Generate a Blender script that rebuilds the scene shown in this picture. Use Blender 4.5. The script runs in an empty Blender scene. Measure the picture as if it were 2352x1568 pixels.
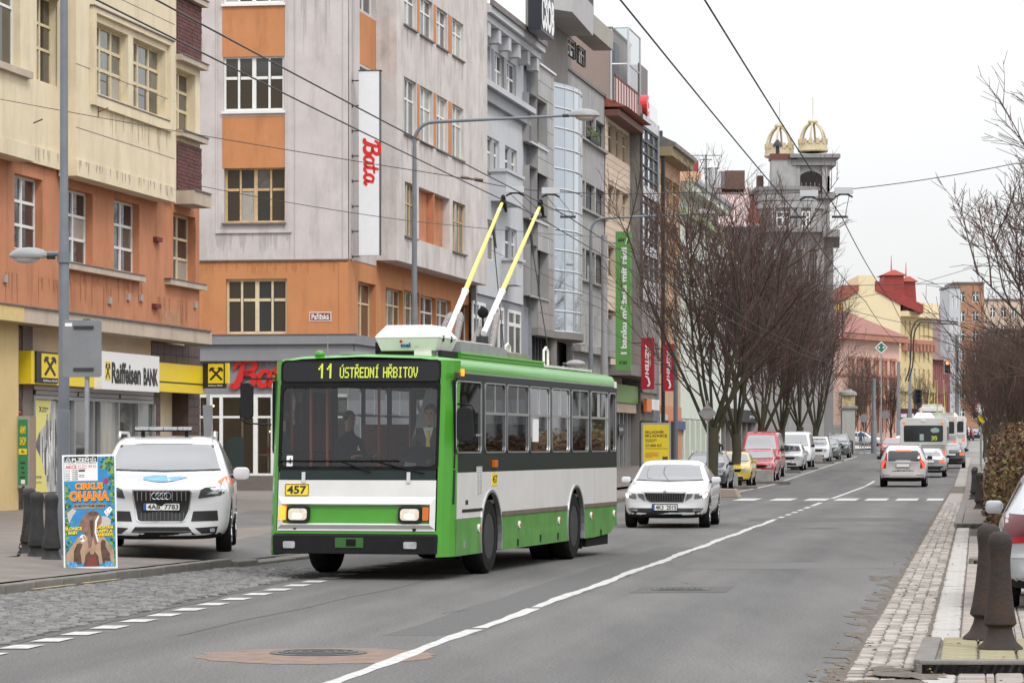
import bpy, bmesh, math, random
from mathutils import Vector, Matrix, noise
from mathutils.bvhtree import BVHTree
R = math.radians
rnd = random.Random(7)
SC = bpy.context.scene
COL = SC.collection
# ---------------------------------------------------------------- camera, sky, sun, exposure
cam_d = bpy.data.cameras.new('camera'); cam = bpy.data.objects.new('camera', cam_d); COL.objects.link(cam)
cam.location = (0, 0, 1.75); cam.rotation_euler = (R(90), 0, 0)
cam_d.sensor_width = 36; cam_d.lens = 114.8; cam_d.shift_y = 0.1012
cam_d.clip_start = .1; cam_d.clip_end = 6000
SC.camera = cam
W = bpy.data.worlds.new('World'); SC.world = W; W.use_nodes = True
nt = W.node_tree; nt.nodes.clear()
wo = nt.nodes.new('ShaderNodeOutputWorld'); bg = nt.nodes.new('ShaderNodeBackground'); sky = nt.nodes.new('ShaderNodeTexSky')
sky.sky_type = 'NISHITA'; sky.sun_disc = False; sky.sun_elevation = R(48); sky.sun_rotation = R(20)
tc = nt.nodes.new('ShaderNodeTexCoord'); nz = nt.nodes.new('ShaderNodeTexNoise'); nz.inputs['Scale'].default_value = 5; nz.inputs['Detail'].default_value = 4
cr = nt.nodes.new('ShaderNodeValToRGB'); cr.color_ramp.elements[0].position = .3; cr.color_ramp.elements[1].position = .7
cr.color_ramp.elements[0].color = (.80, .815, .84, 1); cr.color_ramp.elements[1].color = (1, 1, 1, 1)
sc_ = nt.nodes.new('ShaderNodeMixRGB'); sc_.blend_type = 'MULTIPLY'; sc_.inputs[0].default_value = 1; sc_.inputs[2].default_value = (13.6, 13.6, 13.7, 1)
mx = nt.nodes.new('ShaderNodeMixRGB'); mx.inputs[0].default_value = .93
L = nt.links.new
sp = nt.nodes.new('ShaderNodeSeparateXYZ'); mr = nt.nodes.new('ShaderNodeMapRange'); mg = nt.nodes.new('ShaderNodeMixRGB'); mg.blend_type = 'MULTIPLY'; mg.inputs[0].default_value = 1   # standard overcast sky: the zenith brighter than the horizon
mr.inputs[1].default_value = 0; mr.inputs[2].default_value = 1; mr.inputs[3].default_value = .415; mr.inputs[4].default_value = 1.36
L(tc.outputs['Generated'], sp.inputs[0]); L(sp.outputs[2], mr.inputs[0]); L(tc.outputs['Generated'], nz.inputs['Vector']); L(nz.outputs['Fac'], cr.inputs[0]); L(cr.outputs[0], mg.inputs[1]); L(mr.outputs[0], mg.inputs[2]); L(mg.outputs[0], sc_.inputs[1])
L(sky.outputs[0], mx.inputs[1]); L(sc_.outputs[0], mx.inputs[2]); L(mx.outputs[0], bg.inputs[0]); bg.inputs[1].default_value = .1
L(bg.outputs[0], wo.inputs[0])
sl = bpy.data.lights.new('sun', 'SUN'); sl.energy = 1.1; sl.angle = R(14); sl.color = (1, .97, .93)
so = bpy.data.objects.new('sun', sl); COL.objects.link(so); so.rotation_euler = (R(42), 0, R(28))
SC.view_settings.view_transform = 'Standard'; SC.view_settings.look = 'None'; SC.view_settings.exposure = 0.60; SC.view_settings.gamma = 1
SC.render.engine = 'CYCLES'
SC.cycles.max_bounces = 6; SC.cycles.transparent_max_bounces = 12; SC.cycles.use_denoising = True
# ---------------------------------------------------------------- measures
F, CX, HY, EYE = 7500.0, 1176.0, 1022.0, 1.75
def rise(y):                         # the street climbs gently beyond the parked cars
 t = y - 135
 return 0 if t <= 0 else (.0085 * t * t / 20 if t < 10 else .0085 * (t - 5))
def gpt(px, py):                     # a point of the flat near ground seen at (px, py)
 Y = EYE * F / (py - HY); return ((px - CX) / F * Y, Y)
def at(px, py, Y): return Vector(((px - CX) / F * Y, Y, EYE - (py - HY) / F * Y))
def hz(py, Y): return EYE - (py - HY) / F * Y
ROAD = .1425                         # dX/dY of the street's axis
RA = math.atan(ROAD)
# ---------------------------------------------------------------- materials
MATS = {}
def mat(name, col, rough=.7, var=.0, scale=4., bump=0., bscale=None, metal=0., spec=.5, coat=0., emit=None, est=1., var2=None, stain=0., trans=0., alpha=1., ior=None, aniso=None):
 if name in MATS: return MATS[name]
 m = bpy.data.materials.new(name); m.use_nodes = True; MATS[name] = m
 n = m.node_tree; b = n.nodes['Principled BSDF']; l = n.links.new
 c = (*col, 1)
 b.inputs['Base Color'].default_value = c; b.inputs['Roughness'].default_value = rough; b.inputs['Metallic'].default_value = metal
 b.inputs['Specular IOR Level'].default_value = spec; b.inputs['Coat Weight'].default_value = coat; b.inputs['Coat Roughness'].default_value = .05
 b.inputs['Transmission Weight'].default_value = trans; b.inputs['Alpha'].default_value = alpha
 if ior: b.inputs['IOR'].default_value = ior
 if emit: b.inputs['Emission Color'].default_value = (*emit, 1); b.inputs['Emission Strength'].default_value = est
 if var or bump or stain:
  tcn = n.nodes.new('ShaderNodeTexCoord')
  mp = n.nodes.new('ShaderNodeMapping'); l(tcn.outputs['Object'], mp.inputs[0])
  if aniso: mp.inputs['Scale'].default_value = aniso
 if var:
  t = n.nodes.new('ShaderNodeTexNoise'); t.inputs['Scale'].default_value = scale; t.inputs['Detail'].default_value = 6; t.inputs['Roughness'].default_value = .65
  l(mp.outputs[0], t.inputs['Vector'])
  r = n.nodes.new('ShaderNodeValToRGB'); r.color_ramp.elements[0].position = .32; r.color_ramp.elements[1].position = .68
  lo = var2 if var2 else tuple(max(0, x * (1 - var)) for x in col)
  hi = col if var2 else tuple(min(1, x * (1 + var)) for x in col)
  r.color_ramp.elements[0].color = (*lo, 1); r.color_ramp.elements[1].color = (*hi, 1)
  l(t.outputs['Fac'], r.inputs[0]); out = r.outputs[0]
  if stain:
   t2 = n.nodes.new('ShaderNodeTexNoise'); t2.inputs['Scale'].default_value = .55; t2.inputs['Detail'].default_value = 8; t2.inputs['Roughness'].default_value = .7
   mp2 = n.nodes.new('ShaderNodeMapping'); mp2.inputs['Scale'].default_value = (2.6, 2.6, .55); l(tcn.outputs['Object'], mp2.inputs[0]); l(mp2.outputs[0], t2.inputs['Vector'])
   r2 = n.nodes.new('ShaderNodeValToRGB'); r2.color_ramp.elements[0].position = .5; r2.color_ramp.elements[1].position = .78
   r2.color_ramp.elements[0].color = (1, 1, 1, 1); k = 1 - stain; r2.color_ramp.elements[1].color = (k, k, k * .97, 1)
   l(t2.outputs['Fac'], r2.inputs[0])
   mm = n.nodes.new('ShaderNodeMixRGB'); mm.blend_type = 'MULTIPLY'; mm.inputs[0].default_value = 1
   l(out, mm.inputs[1]); l(r2.outputs[0], mm.inputs[2]); out = mm.outputs[0]
  l(out, b.inputs['Base Color'])
 if bump:
  t3 = n.nodes.new('ShaderNodeTexNoise'); t3.inputs['Scale'].default_value = bscale or scale * 8; t3.inputs['Detail'].default_value = 5
  l(mp.outputs[0], t3.inputs['Vector'])
  bp = n.nodes.new('ShaderNodeBump'); bp.inputs['Strength'].default_value = bump; bp.inputs['Distance'].default_value = .02
  l(t3.outputs['Fac'], bp.inputs['Height']); l(bp.outputs[0], b.inputs['Normal'])
 return m
def plaster(name, col, var=.07, stain=.12): return mat(name, col, .9, var=var, scale=.8, bump=.25, bscale=40, stain=stain, spec=.2)
def glassy(name, tint=(.9, .93, .95), mirror=.12, rough=.02):   # a pane one can see through, reflecting at an angle
 if name in MATS: return MATS[name]
 m = bpy.data.materials.new(name); m.use_nodes = True; MATS[name] = m; n = m.node_tree; n.nodes.clear(); l = n.links.new
 o = n.nodes.new('ShaderNodeOutputMaterial'); mix = n.nodes.new('ShaderNodeMixShader'); tr = n.nodes.new('ShaderNodeBsdfTransparent'); gl = n.nodes.new('ShaderNodeBsdfGlossy')
 tr.inputs[0].default_value = (*tint, 1); gl.inputs['Roughness'].default_value = rough
 fr = n.nodes.new('ShaderNodeFresnel'); fr.inputs[0].default_value = 1.5
 ad = n.nodes.new('ShaderNodeMath'); ad.operation = 'ADD'; ad.inputs[1].default_value = mirror; ad.use_clamp = True
 l(fr.outputs[0], ad.inputs[0]); l(ad.outputs[0], mix.inputs[0]); l(tr.outputs[0], mix.inputs[1]); l(gl.outputs[0], mix.inputs[2]); l(mix.outputs[0], o.inputs[0])
 return m
def paint(name, col, rough=.25, coat=.8): return mat(name, col, rough, coat=coat, var=.03, scale=2)
BLACK = mat('black_rubber', (.010, .010, .010), .75, spec=.15, var=.3, scale=6)
PLASTIC = mat('black_plastic', (.014, .014, .015), .55, spec=.22, var=.2, scale=9)
DARKGLASS = mat('dark_glass', (.02, .023, .026), .04, spec=.8)
WINGLASS = [mat('window_glass_a', (.025, .03, .035), .03, spec=.7), mat('window_glass_b', (.05, .052, .05), .06, spec=.7), mat('window_glass_c', (.10, .10, .095), .08, spec=.7, var=.4, scale=3), mat('window_glass_d', (.04, .033, .028), .05, spec=.7)]
CURTAIN = mat('curtained_glass', (.34, .33, .30), .15, spec=.6, var=.25, scale=8, aniso=(6, 6, .4))
WHITEP = mat('white_frame_paint', (.74, .74, .72), .5, var=.05, scale=5)
CREAMP = mat('cream_frame_paint', (.62, .52, .33), .6, var=.12, scale=5)
WOODP = mat('weathered_wood_frame', (.55, .38, .19), .65, var=.25, scale=3)
GALV = mat('galvanised_steel', (.33, .35, .37), .5, metal=.6, var=.15, scale=5)
GREYPOLE = mat('grey_pole_paint', (.155, .17, .19), .55, var=.12, scale=3)
SIGNBACK = mat('sign_back_grey', (.20, .205, .21), .6, metal=.2, var=.1, scale=3)
CONCRETE = mat('concrete', (.30, .29, .27), .9, var=.18, scale=2.5, bump=.4, stain=.15)
DARKMETAL = mat('dark_metal', (.045, .045, .047), .5, metal=.5, var=.2, scale=6)
CABLE = mat('black_cable', (.03, .03, .032), .6)
CHROME = mat('chrome', (.7, .7, .7), .12, metal=1)
SILVER = mat('aluminium_trim', (.6, .61, .62), .3, metal=.8)
WHITE = mat('sign_white', (.78, .78, .77), .4)
BLACKP = mat('print_black', (.015, .015, .015), .5)
REDP = mat('print_red', (.52, .02, .025), .4)
YELP = mat('sign_yellow', (.82, .60, .02), .4, var=.03)
BLUEP = mat('print_blue', (.02, .08, .34), .4)
# ---------------------------------------------------------------- mesh builder
class MB:
 def __init__(s, M=None): s.v = []; s.f = []; s.mi = []; s.M = M; s.k = 0
 def p(s, q):
  s.v.append(tuple(s.M(*q)) if s.M else tuple(q)); return len(s.v) - 1
 def poly(s, pts):
  s.f.append([s.p(q) for q in pts]); s.mi.append(s.k)
 def face(s, idx): s.f.append(list(idx)); s.mi.append(s.k)
 def box(s, x0, x1, y0, y1, z0, z1):
  i = [s.p(q) for q in ((x0, y0, z0), (x1, y0, z0), (x1, y1, z0), (x0, y1, z0), (x0, y0, z1), (x1, y0, z1), (x1, y1, z1), (x0, y1, z1))]
  for a in ((0, 3, 2, 1), (4, 5, 6, 7), (0, 1, 5, 4), (1, 2, 6, 5), (2, 3, 7, 6), (3, 0, 4, 7)): s.face([i[j] for j in a])
  return s
 def prism(s, pts, axis, a0, a1):       # outline pts (2D) extruded along axis 'x','y' or 'z'
  def m(q, a): return (a, q[0], q[1]) if axis == 'x' else ((q[0], a, q[1]) if axis == 'y' else (q[0], q[1], a))
  i = [s.p(m(q, a0)) for q in pts]; j = [s.p(m(q, a1)) for q in pts]; n = len(pts)
  s.face(i); s.face(j[::-1])
  for k in range(n): s.face((i[k], i[(k + 1) % n], j[(k + 1) % n], j[k]))
  return s
 def tube(s, path, r, n=8, cap=True):
  path = [Vector(q) for q in path]; rr = r if isinstance(r, (list, tuple)) else [r] * len(path)
  rings = []; up = None
  for k, q in enumerate(path):
   d = (path[min(k + 1, len(path) - 1)] - path[max(k - 1, 0)])
   if d.length < 1e-9: d = Vector((0, 0, 1))
   d.normalize()
   if up is None: up = Vector((0, 0, 1)) if abs(d.z) < .9 else Vector((1, 0, 0))
   a = d.cross(up)
   if a.length < 1e-6: a = d.cross(Vector((1, .3, .1)))
   a.normalize(); b = d.cross(a)
   if b.dot(up) < 0 and k: pass
   rings.append([s.p(q + (a * math.cos(2 * math.pi * t / n) + b * math.sin(2 * math.pi * t / n)) * rr[k]) for t in range(n)])
  for A, B in zip(rings, rings[1:]):
   for t in range(n): s.face((A[t], A[(t + 1) % n], B[(t + 1) % n], B[t]))
  if cap: s.face(rings[0][::-1]); s.face(rings[-1])
  return s
 def lathe(s, prof, n=16, o=(0, 0, 0), axis='z'):
  rings = []
  for r, h in prof:
   ring = []
   for t in range(n):
    c, d = r * math.cos(2 * math.pi * t / n), r * math.sin(2 * math.pi * t / n)
    q = (c, d, h) if axis == 'z' else ((h, c, d) if axis == 'x' else (c, h, d))
    ring.append(s.p((q[0] + o[0], q[1] + o[1], q[2] + o[2])))
   rings.append(ring)
  for A, B in zip(rings, rings[1:]):
   for t in range(n): s.face((A[t], A[(t + 1) % n], B[(t + 1) % n], B[t]))
  s.face(rings[0][::-1]); s.face(rings[-1])
  return s
 def ball(s, c, r, n=10, sq=(1, 1, 1)):
  m = max(4, n // 2)
  prof = [(r * math.sin(math.pi * k / m) + 1e-4, -r * math.cos(math.pi * k / m)) for k in range(m + 1)]
  b = MB(); b.lathe(prof, n)
  o = len(s.v)
  for q in b.v: s.p((c[0] + q[0] * sq[0], c[1] + q[1] * sq[1], c[2] + q[2] * sq[2]))
  for fc in b.f: s.face([o + t for t in fc])
  return s
 def mesh(s, name, mats, smooth=False, bevel=0, weld=False):
  me = bpy.data.meshes.new(name); me.from_pydata(s.v, [], s.f)
  for m in (mats if isinstance(mats, (list, tuple)) else [mats]): me.materials.append(m)
  for pl, k in zip(me.polygons, s.mi): pl.material_index = k
  bm = bmesh.new(); bm.from_mesh(me)
  if weld: bmesh.ops.remove_doubles(bm, verts=bm.verts, dist=1e-4)
  bmesh.ops.recalc_face_normals(bm, faces=bm.faces)
  if bevel:
   bmesh.ops.bevel(bm, geom=[e for e in bm.edges if len(e.link_faces) == 2 and e.calc_face_angle(0) > .6], offset=bevel, segments=2, affect='EDGES', profile=.6)
  for fc in bm.faces: fc.smooth = smooth
  if smooth:
   for e in bm.edges:
    if len(e.link_faces) == 2 and e.calc_face_angle(0) > .7: e.smooth = False
  bm.to_mesh(me); bm.free()
  return me
 def build(s, name, mats, parent=None, **kw): return add(name, s.mesh(name, mats, **kw), parent)
def add(name, data, parent=None, loc=None, rz=None, scale=None):
 o = bpy.data.objects.new(name, data); COL.objects.link(o)
 if parent: o.parent = parent
 if loc is not None: o.location = loc
 if rz is not None: o.rotation_euler = (0, 0, rz)
 if scale is not None: o.scale = scale
 return o
def tag(o, label=None, cat=None, group=None, kind=None):
 if label: o['label'] = label
 if cat: o['category'] = cat
 if group: o['group'] = group
 if kind: o['kind'] = kind
 return o
def thing(name, label, cat, loc=(0, 0, 0), rz=0, group=None):
 o = bpy.data.objects.new(name, None); COL.objects.link(o); o.location = loc; o.rotation_euler = (0, 0, rz); o.empty_display_size = .2
 return tag(o, label, cat, group)
def kids(o): return [c for c in KID.get(o.name, [])]
KID = {}
def copy_tree(src, loc, rz, label, group=None):
 ch = {}
 for o in bpy.data.objects:
  if o.parent: ch.setdefault(o.parent, []).append(o)
 def rec(o, par):
  c = o.copy(); COL.objects.link(c)
  if par: c.parent = par
  for k in ch.get(o, []): rec(k, c)
  return c
 r = rec(src, None); r.location = loc; r.rotation_euler = (0, 0, rz); r['label'] = label
 if group: r['group'] = group
 return r
BOXM = {}
def unit(m, kind='box'):
 key = (m.name, kind)
 if key not in BOXM:
  b = MB()
  if kind == 'box': b.box(-.5, .5, -.5, .5, -.5, .5)
  elif kind == 'quad': b.poly(((-.5, 0, -.5), (.5, 0, -.5), (.5, 0, .5), (-.5, 0, .5)))
  elif kind == 'quadx': b.poly(((0, -.5, -.5), (0, .5, -.5), (0, .5, .5), (0, -.5, .5)))
  BOXM[key] = b.mesh('piece', m)
 return BOXM[key]
def piece(name, m, parent, x0, x1, y0, y1, z0, z1, kind='box'):
 return add(name, unit(m, kind), parent, ((x0 + x1) / 2, (y0 + y1) / 2, (z0 + z1) / 2), None, (abs(x1 - x0) or 1, abs(y1 - y0) or 1, abs(z1 - z0) or 1))
# ---------------------------------------------------------------- lettering
TXT = {}
def text_data(s, bold=0., shear=0., space=1.):
 key = (s, bold, shear, space)
 if key not in TXT:
  cu = bpy.data.curves.new('lettering', 'FONT'); cu.body = s; cu.offset = bold; cu.shear = shear; cu.space_character = space; cu.resolution_u = 3; cu.fill_mode = 'FRONT'
  o = bpy.data.objects.new('lettering', cu); me = o.to_mesh()
  vs = [tuple(v.co) for v in me.vertices]; fs = [list(p.vertices) for p in me.polygons]; o.to_mesh_clear()
  bpy.data.objects.remove(o); bpy.data.curves.remove(cu)
  x0 = min(v[0] for v in vs); x1 = max(v[0] for v in vs); y0 = min(v[1] for v in vs); y1 = max(v[1] for v in vs)
  TXT[key] = ([((v[0] - x0) / (x1 - x0), (v[1] - y0) / (y1 - y0)) for v in vs], fs)
 return TXT[key]
def text(parent, s, m, x0, x1, z0, z1, y, M=None, bold=.012, shear=0., space=1., name='lettering', rot=0):
 """Flat lettering filling the box x0..x1, z0..z1 on the plane y (facing -y). rot 1: reads downwards, -1: upwards."""
 vs, fs = text_data(s, bold, shear, space); b = MB(M)
 for u, w in vs:
  if rot == 1: u, w = w, 1 - u
  elif rot == -1: u, w = 1 - w, u
  b.p((x0 + u * (x1 - x0), y, z0 + w * (z1 - z0)))
 for f in fs: b.face(f)
 return b.build(name, m, parent)
def stroke_poly(b, pts, w, y0, y1):        # a thick flat stroke through 2D points, as a row of quads with given half widths
 pts = [Vector((p[0], p[1])) for p in pts]; n = len(pts)
 L_, R_ = [], []
 for k in range(n):
  d = pts[min(k + 1, n - 1)] - pts[max(k - 1, 0)]; d.normalize(); nn = Vector((-d.y, d.x)); h = w[k] if isinstance(w, (list, tuple)) else w
  L_.append(pts[k] + nn * h); R_.append(pts[k] - nn * h)
 for k in range(n - 1):
  q = [L_[k], L_[k + 1], R_[k + 1], R_[k]]
  b.prism([(v.x, v.y) for v in q], 'y', y0, y1)
def spline(pts, n=6):
 out = []; P = [Vector(p) for p in pts]; P = [P[0]] + P + [P[-1]]
 for i in range(1, len(P) - 2):
  for t in range(n):
   u = t / n; a, b_, c, d = P[i - 1], P[i], P[i + 1], P[i + 2]
   out.append(.5 * ((2 * b_) + (c - a) * u + (2 * a - 5 * b_ + 4 * c - d) * u * u + (-a + 3 * b_ - 3 * c + d) * u ** 3))
 out.append(P[-2]); return out
# ---------------------------------------------------------------- the street: ground, road, pavements, setts
ASPH = mat('asphalt', (.092, .0905, .089), .85, var=.2, scale=.55, bump=.35, bscale=90, aniso=(1.5, .22, 1), stain=.0)
# fine grain and traces along the wheels
_n = ASPH.node_tree; _b = _n.nodes['Principled BSDF']; _src = _b.inputs['Base Color'].links[0].from_socket
_t = _n.nodes.new('ShaderNodeTexNoise'); _t.inputs['Scale'].default_value = 38; _t.inputs['Detail'].default_value = 3
_tc = _n.nodes.new('ShaderNodeTexCoord'); _n.links.new(_tc.outputs['Object'], _t.inputs['Vector'])
_r = _n.nodes.new('ShaderNodeValToRGB'); _r.color_ramp.elements[0].position = .3; _r.color_ramp.elements[1].position = .72; _r.color_ramp.elements[0].color = (.55, .55, .55, 1); _r.color_ramp.elements[1].color = (1.6, 1.57, 1.53, 1)
_m = _n.nodes.new('ShaderNodeMixRGB'); _m.blend_type = 'MULTIPLY'; _m.inputs[0].default_value = 1
_n.links.new(_t.outputs['Fac'], _r.inputs[0]); _n.links.new(_src, _m.inputs[1]); _n.links.new(_r.outputs[0], _m.inputs[2]); _n.links.new(_m.outputs[0], _b.inputs['Base Color'])
ASPH2 = mat('old_asphalt', (.105, .102, .100), .85, var=.2, scale=.6, bump=.35, bscale=70)
TAR = mat('fresh_asphalt_strip', (.07, .069, .068), .85, var=.2, scale=6, bump=.3, bscale=80)
PAVE = mat('pavement_concrete', (.150, .128, .114), .9, var=.2, scale=1.2, bump=.3, bscale=40, stain=.15)
BRICKP = [mat('paver_grey', (.24, .215, .195), .9, var=.15, scale=3, bump=.3), mat('paver_rose', (.26, .215, .19), .9, var=.15, scale=3, bump=.3), mat('paver_light', (.30, .275, .25), .9, var=.15, scale=3, bump=.3)]
MOSSY = mat('mossy_paver', (.30, .255, .18), .9, var=.25, scale=3, bump=.3, var2=(.17, .16, .07))
SETT = [mat('granite_sett_a', (.125, .121, .118), .75, var=.35, scale=14, bump=.5), mat('granite_sett_b', (.165, .158, .152), .75, var=.35, scale=14, bump=.5), mat('granite_sett_c', (.10, .097, .095), .75, var=.35, scale=14, bump=.5)]
SETTW = [mat('pale_sett_a', (.33, .30, .27), .8, var=.3, scale=9, bump=.5), mat('pale_sett_b', (.26, .235, .21), .8, var=.3, scale=9, bump=.5), mat('pale_sett_c', (.21, .185, .16), .8, var=.3, scale=9, bump=.5)]
WKERB = mat('white_kerb_paint', (.42, .405, .385), .85, var=.25, scale=6, bump=.4, var2=(.25, .235, .215))
KERB = mat('granite_kerb', (.15, .138, .126), .85, var=.2, scale=3, bump=.4, bscale=50)
JOINT = mat('dirty_joint', (.055, .048, .04), .95, var=.3, scale=5)
DIRT = mat('brown_dirt', (.105, .088, .072), .95, var=.35, scale=7, bump=.6)
LINE = mat('worn_white_line', (.42, .415, .40), .88, var=.28, scale=9, bump=.2)
IRON = mat('cast_iron', (.07, .068, .066), .5, metal=.5, var=.3, scale=12)
PATCH = mat('brown_patch_asphalt', (.185, .130, .098), .9, var=.25, scale=5, bump=.5, bscale=60)
_m1 = _n.nodes.new('ShaderNodeMapping'); _m1.inputs['Rotation'].default_value = (0, 0, RA); _m2 = _n.nodes.new('ShaderNodeMapping'); _m2.inputs['Scale'].default_value = (.95, .022, 1)
_t2 = _n.nodes.new('ShaderNodeTexNoise'); _t2.inputs['Scale'].default_value = 1; _t2.inputs['Detail'].default_value = 5; _r2 = _n.nodes.new('ShaderNodeValToRGB'); _r2.color_ramp.elements[0].position = .35; _r2.color_ramp.elements[1].position = .65; _r2.color_ramp.elements[0].color = (.78, .78, .785, 1); _r2.color_ramp.elements[1].color = (1.16, 1.15, 1.14, 1)
_mm = _n.nodes.new('ShaderNodeMixRGB'); _mm.blend_type = 'MULTIPLY'; _mm.inputs[0].default_value = 1; _k = _n.links.new
_k(_tc.outputs['Object'], _m1.inputs[0]); _k(_m1.outputs[0], _m2.inputs[0]); _k(_m2.outputs[0], _t2.inputs['Vector']); _k(_t2.outputs['Fac'], _r2.inputs[0]); _k(_m.outputs[0], _mm.inputs[1]); _k(_r2.outputs[0], _mm.inputs[2]); _k(_mm.outputs[0], _b.inputs['Base Color'])
def xc(Y): return .253 + ROAD * (Y - 35.2)
KLP = [(-13.5, 4), (-9.2, 24), (-7.6, 31), (-6.0, 38.3), (-4.9, 43.3), (-4.0, 47.3), (-3.1, 51.3), (-.2, 73), (3.3, 101), (5.2, 107), (7.0, 111.5), (8.1, 118), (11.2, 140), (26.2, 246), (28.5, 258), (27.6, 263), (24, 268)]
def kl(Y):
 for (x0, y0), (x1, y1) in zip(KLP, KLP[1:]):
  if y0 <= Y <= y1: return x0 + (x1 - x0) * (Y - y0) / (y1 - y0)
 return KLP[0][0] if Y < KLP[0][1] else KLP[-1][0]
def lerp(a, b, t): return a + (b - a) * min(1, max(0, t))
def kz(Y):
 if Y < 46.3: return .12
 if Y < 47.6: return lerp(.12, .05, (Y - 46.3) / 1.3)
 if Y < 66: return .05
 if Y < 112: return lerp(.05, .12, (Y - 66) / 4)
 return lerp(.12, .03, (Y - 112) / 3)
def pz(X, Y):
 d = kl(Y) - X; k = kz(Y); return k + (.2 - k) * min(1, max(0, d / 2.6)) + rise(Y)
def strip(name, m, fl, fr, ys, dz, cols=1, zf=None, kind='structure', parent=None):
 b = MB(); ring = []
 for Y in ys:
  a, c = fl(Y), fr(Y)
  ring.append([b.p((a + (c - a) * k / cols, Y, (zf(a + (c - a) * k / cols, Y) if zf else rise(Y)) + dz)) for k in range(cols + 1)])
 for A, B in zip(ring, ring[1:]):
  for k in range(cols): b.face((A[k], A[k + 1], B[k + 1], B[k]))
 o = b.build(name, m, parent)
 if kind: o['kind'] = kind
 return o
def yr(a, b, n): return [a + (b - a) * k / n for k in range(n + 1)]
FARY = [-20, 30, 60, 90, 120, 135, 138, 141, 145, 150, 170, 200, 240, 280, 330, 400, 470, 560, 640, 720]
strip('ground', mat('far_paving', (.20, .19, .18), .9, var=.15, scale=.2, bump=.2), lambda y: -400, lambda y: 500, FARY + [2500], -.05, 12, zf=lambda X, Y: rise(min(Y, 720)))
road = strip('road', ASPH, lambda y: (kl(y) - 1.0 if y < 257 else xc(y) - 16), lambda y: xc(y) + 3.80, [-15, 10] + yr(20, 130, 22) + FARY[5:], 0, 4)
strip('side_street', mat('side_street_asphalt', (.15, .148, .145), .85, var=.15, scale=.5, bump=.3), lambda y: -90, lambda y: 26.5, [264, 280, 290], -.002, 4)
strip('paved_corner', mat('pale_pavement', (.42, .40, .37), .9, var=.12, scale=.8, bump=.2), lambda y: 20, lambda y: lerp(30.0, 34.4, (y - 290) / 16), [290, 296, 306, 330, 360], .12, 3)
# left pavement, ramp included
YS = [4, 14, 24, 28, 31, 34, 38.3, 41, 43.3, 45, 46.3, 47.6, 50, 51.3, 55, 60, 66, 70, 73, 80, 90, 101, 104, 107, 111.5]
b = MB(); ring = []
for Y in YS:
 e = kl(Y) - .16
 ring.append([b.p((x, Y, pz(x, Y))) for x in (e - 60, e - 16, e - 8, e - 4, e - 2.4, e - 1.6, e - .8, e)])
for A, B in zip(ring, ring[1:]):
 for k in range(7): b.face((A[k], A[k + 1], B[k + 1], B[k]))
pav = b.build('pavement', PAVE); pav['kind'] = 'structure'
# asphalt of the driveway where the ambulance stands and the mouth of the side street
b = MB(); ring = []
for Y in [47.6, 50, 52, 55, 60, 66, 72, 78]:
 e = kl(Y) - .18; a = lerp(-5.4, -6.2, (Y - 47.6) / 6)
 ring.append([b.p((x, Y, pz(x, Y) + .004)) for x in (a, (a + e) / 2, e)])
for A, B in zip(ring, ring[1:]):
 for k in range(2): b.face((A[k], A[k + 1], B[k + 1], B[k]))
dr = b.build('driveway', ASPH2); dr['kind'] = 'structure'
strip('parking_strip', mat('parking_asphalt', (.13, .125, .12), .9, var=.2, scale=.8, bump=.3), lambda y: kl(y) - 5.2, lambda y: kl(y) - .12, [111.5, 113, 118, 125, 135, 138, 141, 145, 150, 170, 200, 246], .026, 2)
strip('far_pavement', PAVE, lambda y: kl(y) - 40, lambda y: kl(y) - 5.2, [111.5, 118, 125, 135, 138, 141, 145, 150, 170, 200, 246, 263], .12, 2)
# kerb stones on the left
def frame_on(x0, y0, x1, y1):
 a = math.atan2(y1 - y0, x1 - x0); return a
kerb = tag(bpy.data.objects.new('kerb', None), kind='structure'); COL.objects.link(kerb)
kb = MB(); kb.box(-.5, .5, -.08, .08, -.2, 0); kme = kb.mesh('kerb_stone', KERB, bevel=.018)
Y = 22.0; n = 0
while Y < 246:
 ln = .98 if Y < 112 else 1.9
 dx = kl(Y + .5) - kl(Y - .5); dl = math.hypot(dx, 1); Y2 = Y + ln / dl
 x0, x1 = kl(Y), kl(Y2); z = max(kz(Y), .03) + rise(Y)
 o = add('kerb_stone', kme, kerb, ((x0 + x1) / 2, (Y + Y2) / 2, z + rnd.uniform(-.004, .006)))
 o.rotation_euler = (0, rnd.uniform(-.004, .004), math.atan2(Y2 - Y, x1 - x0)); o.scale = (ln * .988 / 1, 1 if Y < 46.3 or Y > 66 else 2.2, 1)
 Y = Y2; n += 1
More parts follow.
